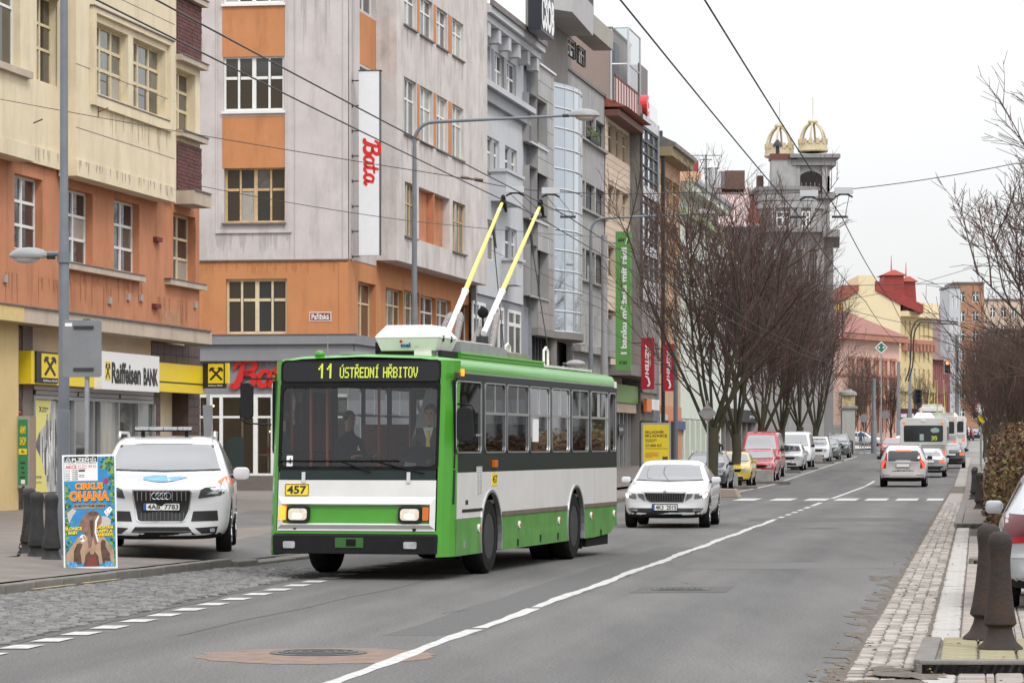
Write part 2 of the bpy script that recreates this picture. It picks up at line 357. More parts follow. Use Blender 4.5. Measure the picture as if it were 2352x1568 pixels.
# granite setts between the kerb and the dashed line: nearest ones single, the rest joined
def sett_mesh(m, w, l, h=.05):
 bb = MB(); t = .012
 lo = [(-w / 2, -l / 2), (w / 2, -l / 2), (w / 2, l / 2), (-w / 2, l / 2)]; hi = [(x * (1 - 2 * t / w), y * (1 - 2 * t / l)) for x, y in lo]
 a = [bb.p((x, y, -h)) for x, y in lo]; c = [bb.p((x, y, -.010)) for x, y in lo]; d = [bb.p((x, y, 0)) for x, y in hi]
 for k in range(4):
  j = (k + 1) % 4; bb.face((a[k], a[j], c[j], c[k])); bb.face((c[k], c[j], d[j], d[k]))
 bb.face(d); return bb.mesh('sett', m)
def lay(root, spots, metas, single, name, stuff_name, key):
 """spots: (x, y, z, rz, sx, sy, tilt); the first `single` by key become objects, the rest one stuff mesh per material."""
 spots = sorted(spots, key=key)
 for q in spots[:single]:
  o = add(name, rnd.choice(metas), root, q[:3]); o.rotation_euler = (q[6], q[7], q[3]); o.scale = (q[4], q[5], 1)
 rest = spots[single:]
 if not rest: return
 mm = [me.materials[0] for me in metas]; bb = MB()
 base = [[tuple(v.co) for v in me.vertices] for me in metas]; fcs = [[list(p.vertices) for p in me.polygons] for me in metas]
 for q in rest:
  j = rnd.randrange(len(metas)); bb.k = j; o0 = len(bb.v); c, s = math.cos(q[3]), math.sin(q[3])
  for v in base[j]:
   x, y, z = v[0] * q[4], v[1] * q[5], v[2]
   z += x * q[7] * -1 + y * q[6]
   bb.v.append((q[0] + x * c - y * s, q[1] + x * s + y * c, q[2] + z))
  for f in fcs[j]: bb.face([o0 + t for t in f])
 o = bb.build(stuff_name, mm, root); o['kind'] = 'stuff'
setts = tag(bpy.data.objects.new('sett_paving', None), kind='structure'); COL.objects.link(setts)
def cob_r(Y): return -5.02 + .1115 * (Y - 24)
strip('sett_bed', JOINT, lambda y: kl(y) + .08, cob_r, yr(23, 46.5, 8), .006, 1)
strip('asphalt_seam', TAR, cob_r, lambda y: cob_r(y) + .16 + .05 * math.sin(y * 2.1), yr(23, 46.5, 40), .004, 1)
sm = [sett_mesh(m, .104, .104) for m in SETT]
sp = []; Y = 24.0
while Y < 46.4:
 x = kl(Y) + .15 + rnd.uniform(0, .06)
 while x < cob_r(Y) - .04 + rnd.uniform(-.05, .05):
  w = rnd.uniform(.85, 1.25)
  sp.append((x + .052 * w + rnd.uniform(-.008, .008), Y + rnd.uniform(-.015, .015) + .02 * math.sin(x * 5), .022 + rnd.uniform(-.006, .008), .14 + rnd.uniform(-.14, .14), w, rnd.uniform(.88, 1.02), rnd.uniform(-.05, .05), rnd.uniform(-.05, .05)))
  x += .113 * w
 Y += .118
lay(setts, [q for q in sp if q[0] > -4.95 - (28 - q[1]) * 0 - .16 * (q[1] + 3) + 0.0 or True], sm, 300, 'sett', 'sett_mass', key=lambda q: q[1] if q[0] / q[1] > -.158 else 1e3)
# gutter of pale setts on the right, white kerb strip, parking bays of pavers
gut = tag(bpy.data.objects.new('gutter', None), kind='structure'); COL.objects.link(gut)
strip('gutter_bed', DIRT, lambda y: xc(y) + 3.70 + .06 * math.sin(y * 3.3) * math.sin(y * .9), lambda y: xc(y) + 4.64, yr(20, 90, 140) + [140, 150, 170, 200], .006, 1)
gm = [sett_mesh(m, .125, .105) for m in SETTW]
sp = []
for row in range(4):
 Y = 22.5 + row * .03
 while Y < 100:
  l = rnd.uniform(.85, 1.3)
  if not (rnd.random() < (.35 if Y < 25.5 else .03)):
   sp.append((xc(Y) + 3.85 + row * .133 + rnd.uniform(-.01, .01), Y + .05 * l, .020 + rnd.uniform(-.008, .008) + rise(Y), -RA + rnd.uniform(-.08, .08), rnd.uniform(.9, 1.02), l, rnd.uniform(-.06, .06), rnd.uniform(-.06, .06)))
  Y += .112 * l + .012
lay(gut, sp, gm, 300, 'sett', 'sett_mass', key=lambda q: q[1] if q[1] > 24 else 200)
wk = tag(bpy.data.objects.new('white_kerb', None), kind='structure'); COL.objects.link(wk)
wm = [sett_mesh(WKERB, .25, .15)]
sp = []; Y = 23.5
while Y < 100:
 if not (24.6 < Y < 28.0 or 68.3 < Y < 88):
  l = rnd.uniform(.9, 1.3)
  sp.append((xc(Y) + 4.47, Y, .028 + rnd.uniform(-.006, .006) + rise(Y), -RA + rnd.uniform(-.03, .03), rnd.uniform(.94, 1.05), l, rnd.uniform(-.04, .04), rnd.uniform(-.04, .04)))
  Y += .165 * l
 else: Y += .2
lay(wk, sp, wm, 300, 'kerb_stone', 'kerb_mass', key=lambda q: q[1])
bay = tag(bpy.data.objects.new('parking_bay', None), kind='structure'); COL.objects.link(bay)
strip('bay_bed', JOINT, lambda y: xc(y) + 4.6, lambda y: xc(y) + 30, [16, 30, 60, 90, 120, 135, 138, 141, 145, 170, 200], .002, 1)
pm = [sett_mesh(m, .205, .10, .04) for m in BRICKP]
sp = []; Y = 22.6; k = 0
while Y < 62:
 x0 = xc(Y) + 4.72; k += 1
 lim = min(x0 + 3.2, .160 * Y + .75)
 x = x0; c = 0
 while x < lim:
  c += 1
  hole = c % 2 == 0
  sp.append((x, Y + (.0 if not hole else .02), .022 + rnd.uniform(-.003, .003), -RA + rnd.uniform(-.015, .015), 1 if not hole else .28, 1 if not hole else .62, rnd.uniform(-.02, .02), 0))
  x += .142
 Y += .113
lay(bay, sp, pm, 300, 'paver', 'paver_mass', key=lambda q: q[1] if q[1] > 27.7 and q[4] == 1 else 300)
# raised islands with kerbs and pavers
def island(Y0, Y1, off0, off1, z, label):
 r = tag(bpy.data.objects.new('traffic_island', None), kind='structure'); COL.objects.link(r)
 b = MB()
 for Ya, Yb in ((Y0, Y1),):
  pts = [(xc(Ya) + off0, Ya), (xc(Ya) + off1, Ya), (xc(Yb) + off1, Yb), (xc(Yb) + off0, Yb)]
  b.prism(pts, 'z', -.1, z - .03)
 b.build('core', KERB, r)
 def ks(x0, y0, x1, y1, n):
  for k in range(n):
   a, c = k / n, (k + 1) / n
   o = add('kerb_stone', kme, r, (x0 + (x1 - x0) * (a + c) / 2, y0 + (y1 - y0) * (a + c) / 2, z))
   o.rotation_euler = (0, 0, math.atan2(y1 - y0, x1 - x0)); o.scale = (math.hypot(x1 - x0, y1 - y0) / n * .985, 1, 1)
 ks(xc(Y0) + off0 + .08, Y0 + .16, xc(Y1) + off0 + .08, Y1, max(1, int((Y1 - Y0) / 1.1)))
 ks(xc(Y0) + off0 + .02, Y0 + .08, xc(Y0) + off1, Y0 + .08, max(1, int((off1 - off0) / .9)))
 return r
isl = island(24.75, 27.85, 4.30, 8.0, .12, '')
mm_ = sett_mesh(MOSSY, .28, .19, .04)
Y = 25.05
while Y < 27.8:
 x = xc(Y) + 4.62
 while x < xc(Y) + 6.2:
  add('paver', mm_, isl, (x, Y, .118 + rnd.uniform(-.004, .004)), -RA); x += .30
 Y += .215
island(47.6, 48.5, 4.66, 8, .10, ''); i3 = island(68.5, 88, 4.30, 8, .12, '')
strip('island_top', PAVE, lambda y: xc(y) + 4.46, lambda y: xc(y) + 8, [68.65, 88], .115, 1)
strip('verge', PAVE, lambda y: xc(y) + 4.3, lambda y: xc(y) + 34, [88.2, 110, 135, 138, 141, 145, 150, 170, 200], .09, 1)
strip('bay_paving', BRICKP[0], lambda y: xc(y) + 7.9, lambda y: xc(y) + 40, [48, 62, 75, 88.2], .05, 1)
strip('gutter_far', SETTW[1], lambda y: xc(y) + 3.78, lambda y: xc(y) + 4.3, [100, 120, 135, 138, 141, 145, 150, 170, 200, 240], .012, 1)
# painted markings
mk = MB()
def quadY(b, xa, xb, ya, yb, sl, dz=.004):
 b.poly([(xa, ya, rise(ya) + dz), (xb, ya, rise(ya) + dz), (xb + sl * (yb - ya), yb, rise(yb) + dz), (xa + sl * (yb - ya), yb, rise(yb) + dz)])
lane = tag(bpy.data.objects.new('lane_marking', None), kind='structure'); COL.objects.link(lane)
for Y in [25.0, 26.1, 27.2, 28.3, 29.3, 30.3, 31.35, 32.5, 33.6, 34.75, 35.9, 37.1, 38.3, 39.5, 40.7, 41.85, 43, 44.2, 45.4, 46.6, 47.8, 49]:
 b = MB(); x = -4.286 + .1269 * (Y - 28.3); quadY(b, x - .13, x + .13, Y - .27, Y + .27, .13, .008); b.build('dash', LINE, lane)
b = MB(); Y = 20.0; pr = None
while Y < 77.5:
 w = .068 + .012 * math.sin(Y * 1.7) + .008 * math.sin(Y * 5.1); x = xc(Y) + .02 * math.sin(Y * .8)
 gap = 35.0 < Y < 35.3 or 31.2 < Y < 31.35
 q = (b.p((x - w, Y, .004)), b.p((x + w, Y, .004)))
 if pr and not gap: b.face((pr[0], pr[1], q[1], q[0]))
 pr = q; Y += .25
b.build('centre_line', LINE, lane)
b = MB()
for Y0, Y1 in ((78.6, 80), (81.6, 83), (84.4, 85.8), (87.2, 88.8), (90.4, 92.5), (94, 99.5)): quadY(b, xc(Y0) - .07, xc(Y0) + .07, Y0, Y1, ROAD)
for Y0 in range(107, 150, 4): quadY(b, xc(Y0) - .07, xc(Y0) + .07, Y0, Y0 + 4, ROAD)
b.build('centre_dashes', LINE, lane)
zeb = tag(bpy.data.objects.new('zebra_crossing', None), kind='structure'); COL.objects.link(zeb)
for x in (1715, 1797, 1875, 1943, 2012, 2082, 2152):
 b = MB(); X = (x - CX) / F * 105; quadY(b, X - .62, X + .08, 102.9, 107.1, ROAD, .008); b.build('stripe', LINE, zeb)
for X, Y in ((26.2, 268), (29.3, 268), (32, 268), (40, 152), (36, 230)):
 b = MB(); quadY(b, X - .9, X + .9, Y, Y + 4, ROAD, .008); b.build('stripe', LINE, zeb)
b = MB()                                                   # edge line of the parking strip
for Y in range(114, 244, 5): quadY(b, kl(Y) - .18, kl(Y) - .06, Y, Y + 5, ROAD, .034)
b.build('edge_line', mat('worn_edge_line', (.40, .39, .37), .85, var=.3, scale=2), lane)
b = MB()
for x, y, w in ((510, 1430, .5), (180, 1437, .7)): pass
yel = mat('worn_yellow_paint', (.38, .31, .14), .85, var=.3, scale=8)
for Y0, Y1 in ((38.9, 40.3), (40.6, 41.9)): b.poly([(kl(Y0) + .12, Y0, .040), (kl(Y0) + .19, Y0, .040), (kl(Y1) + .19, Y1, .040), (kl(Y1) + .12, Y1, .040)])
b.build('yellow_line', yel, lane)
# manhole in its brown patch, drains, dirt
def disc_pts(cx, cy, rx, ry, n, jit=0, sd=1):
 r_ = random.Random(sd); return [(cx + rx * math.cos(2 * math.pi * k / n) * (1 + r_.uniform(-jit, jit)), cy + ry * math.sin(2 * math.pi * k / n) * (1 + r_.uniform(-jit, jit))) for k in range(n)]
b = MB(); b.poly([(x, y, .003) for x, y in disc_pts(-1.62, 27.15, .98, 1.05, 44, .055)]); o = b.build('road_patch', PATCH); o['kind'] = 'structure'
def manhole(cx, cy, r, label, rings=4):
 t = thing('manhole_cover', label, 'manhole cover', (cx, cy, 0))
 b = MB(); b.lathe([(r, -.02), (r, .010), (r * .9, .012)], 32); b.build('frame', IRON, t)
 for k in range(rings):
  q = r * (.82 - .19 * k); b = MB(); b.lathe([(q, .0), (q, .018), (q - r * .1, .018), (q - r * .1, .0)], 28); b.build('ring', IRON, t)
 return t
manhole(-1.63, 27.5, .41, 'round cast iron manhole cover in the brown patch of the road')
b = MB(); b.poly([(x, y, .003) for x, y in ((1.38, 38.7), (2.55, 38.9), (2.75, 40.5), (1.62, 40.3))]); o = b.build('road_patch', TAR); o['kind'] = 'structure'
manhole(2.05, 39.6, .36, 'round iron cover in a dark square patch right of the centre line', 4)
b = MB(); b.poly([(x, y, .003) for x, y in disc_pts(6.5, 68.8, .42, .5, 12, .1)]); o = b.build('road_patch', TAR); o['kind'] = 'structure'
b = MB(); r_ = random.Random(4)
for k in range(46):
 Y = 23 + 22 * r_.random() ** 1.6; b.poly([(x, y, .0035 + .00002 * k) for x, y in disc_pts(xc(Y) + 3.72 - abs(r_.gauss(0, .10)) , Y, r_.uniform(.03, .16), r_.uniform(.08, .4), 9, .35, k)])
for k in range(14):
 Y = 23.4 + 1.9 * r_.random(); b.poly([(x, y, .034 + .0002 * k) for x, y in disc_pts(xc(Y) + r_.uniform(3.95, 4.45), Y, r_.uniform(.08, .2), r_.uniform(.1, .35), 9, .35, k)])
o = b.build('dirt', DIRT); o['kind'] = 'stuff'
b = MB()
for k in range(240):
 Y = 23 + 50 * r_.random() ** 2; x = xc(Y) + r_.choice((r_.uniform(3.5, 4.7), r_.uniform(4.6, 7))); z = .13 if 24.8 < Y < 27.8 and x > xc(Y) + 4.3 else .05
 a = r_.uniform(0, 6.3); s = r_.uniform(.012, .03); c, d = math.cos(a) * s, math.sin(a) * s
 b.k = r_.randrange(2); b.poly([(x - c, Y - d, z), (x + d * .5, Y - c * .5, z + .012), (x + c, Y + d, z + .006), (x - d * .5, Y + c * .5, z + .015)])
o = b.build('fallen_leaves', [mat('dead_leaf_brown', (.16, .09, .04), .9), mat('dead_leaf_pale', (.32, .23, .13), .9)]); o['kind'] = 'stuff'
# a drawn seam of tar in the near lane
b = MB(); Y = 30.0; pr = None
while Y < 60:
 x = -3.1 + .165 * (Y - 30) + .03 * math.sin(Y * 1.3); q = (b.p((x - .012, Y, .003)), b.p((x + .012, Y, .003)))
 if pr: b.face((pr[0], pr[1], q[1], q[0]))
 pr = q; Y += .6
o = b.build('asphalt_seam', TAR); o['kind'] = 'structure'
b = MB(); r_ = random.Random(12)
for k in range(16):
 Y = r_.uniform(24, 60); x = xc(Y) + r_.choice((-.12, .12, r_.uniform(-3, 3.4))); dx, dy = r_.uniform(-.5, .5), r_.uniform(.3, 1); pr = None
 for j in range(r_.randrange(5, 12)):
  w = r_.uniform(.003, .009); q = (b.p((x - w, Y, .0036)), b.p((x + w, Y, .0036)))
  if pr: b.face((pr[0], pr[1], q[1], q[0]))
  pr = q; x += dx * .15 + r_.gauss(0, .03); Y += dy * .22
o = b.build('asphalt_crack', JOINT); o['kind'] = 'stuff'
for pts, m in (([(2.4, 46), (6.3, 46.6), (6.6, 49.0), (2.7, 48.5)], 'road_patch_light'), ([(-1.2, 30), (-.35, 30.2), (3.3, 56), (2.5, 56)], 'road_patch_dark'), ([(3.2, 30.5), (3.6, 30.6), (5.5, 45), (5.1, 45)], 'road_patch_light'), ([(5.4, 75), (9.3, 75.6), (9.6, 79), (5.8, 78.6)], 'road_patch_dark')):
 c = (.082, .081, .079) if 'dark' in m else (.112, .109, .105); r_ = random.Random(3); q = []
 for (x0, y0), (x1, y1) in zip(pts, pts[1:] + pts[:1]): q += [(x0 + (x1 - x0) * k / 14 + r_.gauss(0, .025), y0 + (y1 - y0) * k / 14 + r_.gauss(0, .05)) for k in range(14)]
 b = MB(); b.poly([(x, y, .0006 + pts[0][1] * .00002) for x, y in q]); o = b.build('road_patch', mat(m, c, .88, var=.22, scale=30, bump=.3)); o['kind'] = 'structure'
# ---------------------------------------------------------------- figures
SKIN = mat('skin', (.50, .30, .21), .55, var=.06, scale=6)
def skin_mesh(nodes, edges, name, mats, pick, sub=2):
 """One continuous surface grown round a skeleton. nodes: (x, y, z, rx[, ry]); pick(co) gives a material index."""
 me = bpy.data.meshes.new(name); me.from_pydata([n[:3] for n in nodes], edges, [])
 o = bpy.data.objects.new(name, me); COL.objects.link(o)
 md = o.modifiers.new('s', 'SKIN'); md.use_smooth_shade = True; md.branch_smoothing = .3
 bpy.context.view_layer.objects.active = o
 if not me.skin_vertices:
  bm = bmesh.new(); bm.from_mesh(me); bm.verts.layers.skin.verify(); bm.to_mesh(me); bm.free()
 for k, n in enumerate(nodes):
  sv = me.skin_vertices[0].data[k]; sv.radius = (n[3], n[4] if len(n) > 4 else n[3]); sv.use_root = (k == 0)
 sb = o.modifiers.new('u', 'SUBSURF'); sb.levels = sub; sb.render_levels = sub
 dg = bpy.context.evaluated_depsgraph_get(); dg.update()
 out = bpy.data.meshes.new_from_object(o.evaluated_get(dg)); out.name = name
 bpy.data.objects.remove(o)
 out.materials.clear()
 for m in mats: out.materials.append(m)
 for p in out.polygons: p.use_smooth = True; p.material_index = pick(p.center)
 return out
def person(label, loc, rz, top, legs, hair=(.04, .03, .025), h=1.75, pose='stand', stride=.25, group=None, tie=None, bag=None):
 """Faces -y before rz is applied. pose: stand, walk, sit."""
 t = thing('person', label, 'person', loc, rz, group); s = h / 1.75
 TOP = mat('cloth_%d_%d_%d' % tuple(int(c * 999) for c in top), top, .85, var=.15, scale=7); LEG = mat('cloth_%d_%d_%d' % tuple(int(c * 999) for c in legs), legs, .85, var=.15, scale=7)
 HAIR = mat('hair_%d' % int(hair[0] * 999), hair, .8); SHOE = mat('shoe_leather', (.03, .026, .024), .5)
 hip = .92 if pose != 'sit' else .50
 N = [(0, .02, hip, .15, .115), (0, .01, hip + .22, .135, .10), (0, 0, hip + .42, .17, .11), (0, .005, hip + .53, .09, .08), (0, -.005, hip + .60, .055, .058), (0, -.015, hip + .70, .075, .09), (0, -.02, hip + .79, .07, .085), (0, -.012, hip + .83, .03, .04)]
 E = [(0, 1), (1, 2), (2, 3), (3, 4), (4, 5), (5, 6), (6, 7)]
 def chain(root, pts):
  p = root
  for q in pts: N.append(q); E.append((p, len(N) - 1)); p = len(N) - 1
  return p
 for sd in (-1, 1):
  w = stride * sd if pose == 'walk' else 0
  if pose == 'sit': chain(0, [(sd * .10, -.02, hip - .02, .085), (sd * .13, -.42, hip + .02, .065), (sd * .13, -.46, hip - .22, .055), (sd * .13, -.47, hip - .40, .042), (sd * .13, -.58, hip - .46, .04, .035)])
  else: chain(0, [(sd * .09, .01 - w * .15, hip - .08, .09), (sd * .10, -.02 - w * .55, .50, .062), (sd * .10, .01 - w * (.9 if w > 0 else 1.15), .28, .052), (sd * .10, .03 - w, .09, .04), (sd * .11, -.10 - w, .035, .042, .03)])
  if pose == 'sit': wr = chain(2, [(sd * .2, 0, hip + .44, .055), (sd * .26, -.04, hip + .2, .045), (sd * .22, -.30, hip + .18, .036), (sd * .17, -.38, hip + .21, .03), (sd * .16, -.43, hip + .22, .032, .02)])
  else: wr = chain(2, [(sd * .2, 0, hip + .44, .055), (sd * .25, .02 + w * .25, hip + .2, .045), (sd * .25, -.03 + w * .6, hip - .02, .036), (sd * .25, -.05 + w * .7, hip - .07, .028), (sd * .25, -.07 + w * .75, hip - .13, .035, .02)])
  d = (0, -.05, .005) if pose == 'sit' else (0, -.012, -.05)
  for k in range(4):
   f0 = N[wr]; off = (k - 1.5) * .016
   a = (f0[0] + (off if pose == 'sit' else 0), f0[1] + d[1] * .7 + (0 if pose == 'sit' else off), f0[2] + d[2] * .7, .0085)
   c = (a[0], a[1] + d[1] * (.9 - .1 * abs(k - 1.2)), a[2] + d[2] * (.9 - .1 * abs(k - 1.2)) - (.018 if pose == 'sit' else 0), .007)
   chain(wr, [a, c])
  chain(wr, [(N[wr][0] - sd * .028, N[wr][1] - .02, N[wr][2] - .005, .010), (N[wr][0] - sd * .032, N[wr][1] - .045, N[wr][2] - .02, .0085)])
 def pick(c):
  if c.z > hip + .585: return 0
  if pose == 'sit':
   if c.y < -.335 and c.z > hip + .12: return 0
   if c.z < hip - .38: return 3
   return 1 if (c.z > hip + .09 or (c.y > -.1 and c.z > hip - .02)) else 2
  if abs(c.x) > .19 and c.z < hip - .07: return 0
  if c.z < .08: return 3
  return 1 if c.z > hip - .10 else 2
 me = skin_mesh(N, E, 'body', [SKIN, TOP, LEG, SHOE], pick)
 bd = add('body', me, t); bd.scale = (s, s, s); zh = hip + .745
 b = MB(); b.ball((0, .012, zh + .045), .098, 12, (.92, 1.08, .95)); hb = b.build('hair', HAIR, bd, smooth=True)
 for v in hb.data.vertices:                     # hair stays above the brow
  if v.co.y < -.045 and v.co.z < zh + .07: v.co.y = -.045 + (v.co.y + .045) * .1
  if v.co.z < zh - .03: v.co.z = zh - .03
 b = MB()
 for sd in (-1, 1): b.ball((sd * .032, -.103, zh + .01), .011, 8)
 b.build('eyes', BLACKP, bd)
 b = MB(); b.ball((0, -.112, zh - .022), .016, 8, (.8, 1, 1.6)); b.build('nose', SKIN, bd, smooth=True)
 b = MB(); b.box(-.025, .025, -.104, -.094, zh - .062, zh - .054); b.build('mouth', mat('lips', (.30, .12, .10), .6), bd)
 if tie:
  b = MB(); b.prism([(-.025, hip + .53), (.025, hip + .53), (.018, hip + .48), (.042, hip + .14), (0, hip + .08), (-.042, hip + .14), (-.018, hip + .48)], 'y', -.150, -.135); b.build('tie', mat('yellow_tie', tie, .6), bd)
  b = MB(); b.prism([(-.07, hip + .57), (.07, hip + .57), (.02, hip + .40), (-.02, hip + .40)], 'y', -.135, -.10); b.build('shirt_collar', WHITE, bd)
 return t
# ---------------------------------------------------------------- the trolleybus
GREEN = mat('bus_green_paint', (.060, .27, .022), .38, coat=.3, spec=.3, var=.06, scale=3)
DGREEN = mat('dusty_green_paint', (.085, .235, .05), .6, coat=.1, spec=.3, var=.18, scale=2.5, stain=.2)
BWHITE = mat('bus_white_paint', (.64, .63, .61), .4, coat=.3, var=.05, scale=2, stain=.05)
BDARK = mat('bus_dark_green_paint', (.010, .022, .019), .4, coat=.15, spec=.25, var=.12, scale=3)
LGLASS = glassy('pale_bus_glass', (.75, .77, .77), .03)
BUSGLASS = glassy('bus_window_glass', (.22, .235, .235), .03)
WINDSC = glassy('bus_windscreen_glass', (.78, .80, .80), .02)
SIGNGLASS = mat('destination_glass', (.010, .010, .011), .12, spec=.35)
GREYBOX = mat('grey_roof_equipment', (.25, .25, .26), .6, var=.12, scale=4)
OFFW = mat('offwhite_housing', (.72, .71, .66), .4, var=.05, scale=3)
LED = mat('lit_led', (.2, .22, .02), .5, emit=(.55, .62, .07), est=.8)
LAMPON = mat('lit_headlamp', (.42, .40, .35), .2, emit=(1, .80, .5), est=.22, var=.35, scale=14)
LAMPON2 = mat('lit_headlamp_core', (.9, .88, .8), .2, emit=(1, .93, .8), est=1.9)
LAMPOFF = mat('clear_lamp_glass', (.5, .52, .53), .12, metal=.4, var=.25, scale=16)
AMBERON = mat('lit_amber', (.8, .3, .02), .3, emit=(1, .30, .0), est=.95)
AMBER = mat('amber_lens', (.55, .13, .015), .25)
REDON = mat('lit_red_lens', (.6, .03, .02), .3, emit=(1, .10, .05), est=1.1)
REDLENS = mat('red_lens', (.30, .012, .015), .2)
TYRE = mat('tyre_rubber', (.014, .0135, .013), .85, spec=.15, var=.35, scale=8, bump=.4)
RIM = mat('grey_wheel_rim', (.045, .045, .047), .65, spec=.25, var=.2, scale=6)
ALLOY = mat('alloy_wheel', (.45, .46, .47), .3, metal=.8)
INTER = mat('bus_interior_grey', (.16, .155, .15), .8, var=.15, scale=2)
def rects(x0, x1, z0, z1, holes):
 xs = sorted({x0, x1, *[h[0] for h in holes], *[h[1] for h in holes]}); zs = sorted({z0, z1, *[h[2] for h in holes], *[h[3] for h in holes]})
 xs = [x for x in xs if x0 - 1e-6 <= x <= x1 + 1e-6]; zs = [z for z in zs if z0 - 1e-6 <= z <= z1 + 1e-6]
 for a, c in zip(xs, xs[1:]):
  for e, g in zip(zs, zs[1:]):
   mx_, mz = (a + c) / 2, (e + g) / 2
   if not any(h[0] < mx_ < h[1] and h[2] < mz < h[3] for h in holes): yield a, c, e, g
def wallgrid(b, x0, x1, z0, z1, holes, y=0., depth=.2):
 for a, c, e, g in rects(x0, x1, z0, z1, holes): b.poly(((a, y, e), (c, y, e), (c, y, g), (a, y, g)))
 for h in holes:
  a, c, e, g = h[:4]
  if depth:
   b.poly(((a, y, e), (a, y + depth, e), (a, y + depth, g), (a, y, g))); b.poly(((c, y, e), (c, y + depth, e), (c, y + depth, g), (c, y, g)))
   b.poly(((a, y, e), (c, y, e), (c, y + depth, e), (a, y + depth, e))); b.poly(((a, y, g), (c, y, g), (c, y + depth, g), (a, y + depth, g)))
def rrect(x0, x1, z0, z1, r, n=4):
 pts = []
 for cx, cz, a0 in ((x1 - r, z0 + r, -90), (x1 - r, z1 - r, 0), (x0 + r, z1 - r, 90), (x0 + r, z0 + r, 180)):
  for k in range(n + 1):
   a = R(a0 + 90 * k / n); pts.append((cx + r * math.cos(a), cz + r * math.sin(a)))
 return pts
def ring_prism(b, outer, inner, axis, a0, a1):
 n = len(outer)
 def m(q, a): return (a, q[0], q[1]) if axis == 'x' else (q[0], a, q[1])
 O0 = [b.p(m(q, a0)) for q in outer]; O1 = [b.p(m(q, a1)) for q in outer]; I0 = [b.p(m(q, a0)) for q in inner]; I1 = [b.p(m(q, a1)) for q in inner]
 for k in range(n):
  j = (k + 1) % n
  b.face((O0[k], O0[j], I0[j], I0[k])); b.face((O1[k], O1[j], I1[j], I1[k])); b.face((O0[k], O0[j], O1[j], O1[k])); b.face((I0[k], I0[j], I1[j], I1[k]))
FONT57 = {'1': "00100 01100 10100 00100 00100 00100 00100", 'U': "10001 10001 10001 10001 10001 10001 01110", 'S': "01111 10000 10000 01110 00001 00001 11110", 'T': "11111 00100 00100 00100 00100 00100 00100",
  'R': "11110 10001 10001 11110 10100 10010 10001", 'E': "11111 10000 10000 11110 10000 10000 11111", 'D': "11110 10001 10001 10001 10001 10001 11110", 'N': "10001 11001 10101 10101 10011 10001 10001",
  'I': "01110 00100 00100 00100 00100 00100 01110", 'H': "10001 10001 10001 11111 10001 10001 10001", 'B': "11110 10001 10001 11110 10001 10001 11110", 'O': "01110 10001 10001 10001 10001 10001 01110", 'V': "10001 10001 10001 10001 01010 01010 00100",
  '3': "11110 00001 00001 01110 00001 00001 11110", '5': "11111 10000 11110 00001 00001 10001 01110"}
def led(b, s, x0, x1, z0, z1, y, acc=()):
 n = len(s); pw = (x1 - x0) / (n * 6 - 1); ph = (z1 - z0) / 7
 for k, ch in enumerate(s):
  for r_, row in enumerate(FONT57.get(ch, '').split()):
   for c, v in enumerate(row):
    if v == '1':
     x = x0 + (k * 6 + c) * pw; z = z1 - (r_ + 1) * ph
     b.box(x + pw * .0, x + pw * 1.22, y(z), y(z) + .004, z + ph * .06, z + ph * .94)
  if k in acc:
   x = x0 + k * 6 * pw
   for c, r_ in (((1, 2.1), (3, 2.1), (2, 1.15)) if acc[k] == 'v' else ((2, 1.15), (3, 2.1))):
    z = z1 + (r_ - 1) * ph * .85 + ph * .2; b.box(x + c * pw, x + (c + 1.2) * pw, y(z), y(z) + .004, z, z + ph * .75)
def wheel(parent, loc, r, w, rim_m, side=1, rimr=.62, nuts=10, spokes=0, name='wheel'):
 """A wheel turning about the local x axis; side +1 faces +x."""
 t = add(name, None, parent, loc); t.empty_display_size = .1
 b = MB(); hw = w / 2
 b.lathe([(r * rimr, -hw), (r * .93, -hw), (r * .985, -hw * .8), (r, -hw * .45), (r, hw * .45), (r * .985, hw * .8), (r * .93, hw), (r * rimr, hw), (r * rimr, hw * .3), (r * rimr, -hw * .3)], 28, axis='x'); b.build('tyre', TYRE, t, smooth=True)
 b = MB(); s = side
 b.lathe([(r * rimr, s * hw * .95), (r * rimr * .93, s * hw * .9), (r * rimr * .86, s * hw * .25), (r * rimr * .45, s * hw * .2), (r * rimr * .40, s * hw * .7), (r * rimr * .22, s * hw * .78), (.001, s * hw * .78)], 24, axis='x')
 for k in range(nuts):
  a = 2 * math.pi * k / nuts; q = r * rimr * .34; b.ball((s * hw * .8, q * math.cos(a), q * math.sin(a)), r * .035, 6)
 for k in range(spokes):
  a = 2 * math.pi * k / spokes; c, d = math.cos(a), math.sin(a)
  b.tube([(s * hw * .72, .02 * c, .02 * d), (s * hw * .82, r * rimr * .5 * c, r * rimr * .5 * d), (s * hw * .9, r * rimr * .93 * c, r * rimr * .93 * d)], [r * .10, r * .085, r * .075], 5)
 b.build('rim', rim_m, t, smooth=True)
 if not spokes:
  b = MB()
  for k in range(8):
   a = 2 * math.pi * (k + .5) / 8; q = r * rimr * .66; b.ball((s * hw * .23, q * math.cos(a), q * math.sin(a)), r * .06, 8, (.2, 1, 1))
  b.build('rim_hole', BLACK, t)
 return t
BUS = thing('trolleybus', 'green and white trolleybus on route 11 with raised yellow poles and number 457', 'trolleybus', (-2.043, 42.526, 0), R(-12.8))
def rk(z): return .12 * max(0, z - .4)
def bl(x):
 t = (x - 1176) / 7500; return (42.6 * t + .744) / (.2216 - .975 * t) + .36
CHR = [(-1.25, .36), (-1.21, .20), (-1.14, .05), (-1.08, 0), (1.08, 0), (1.14, .05), (1.21, .20), (1.25, .36)]
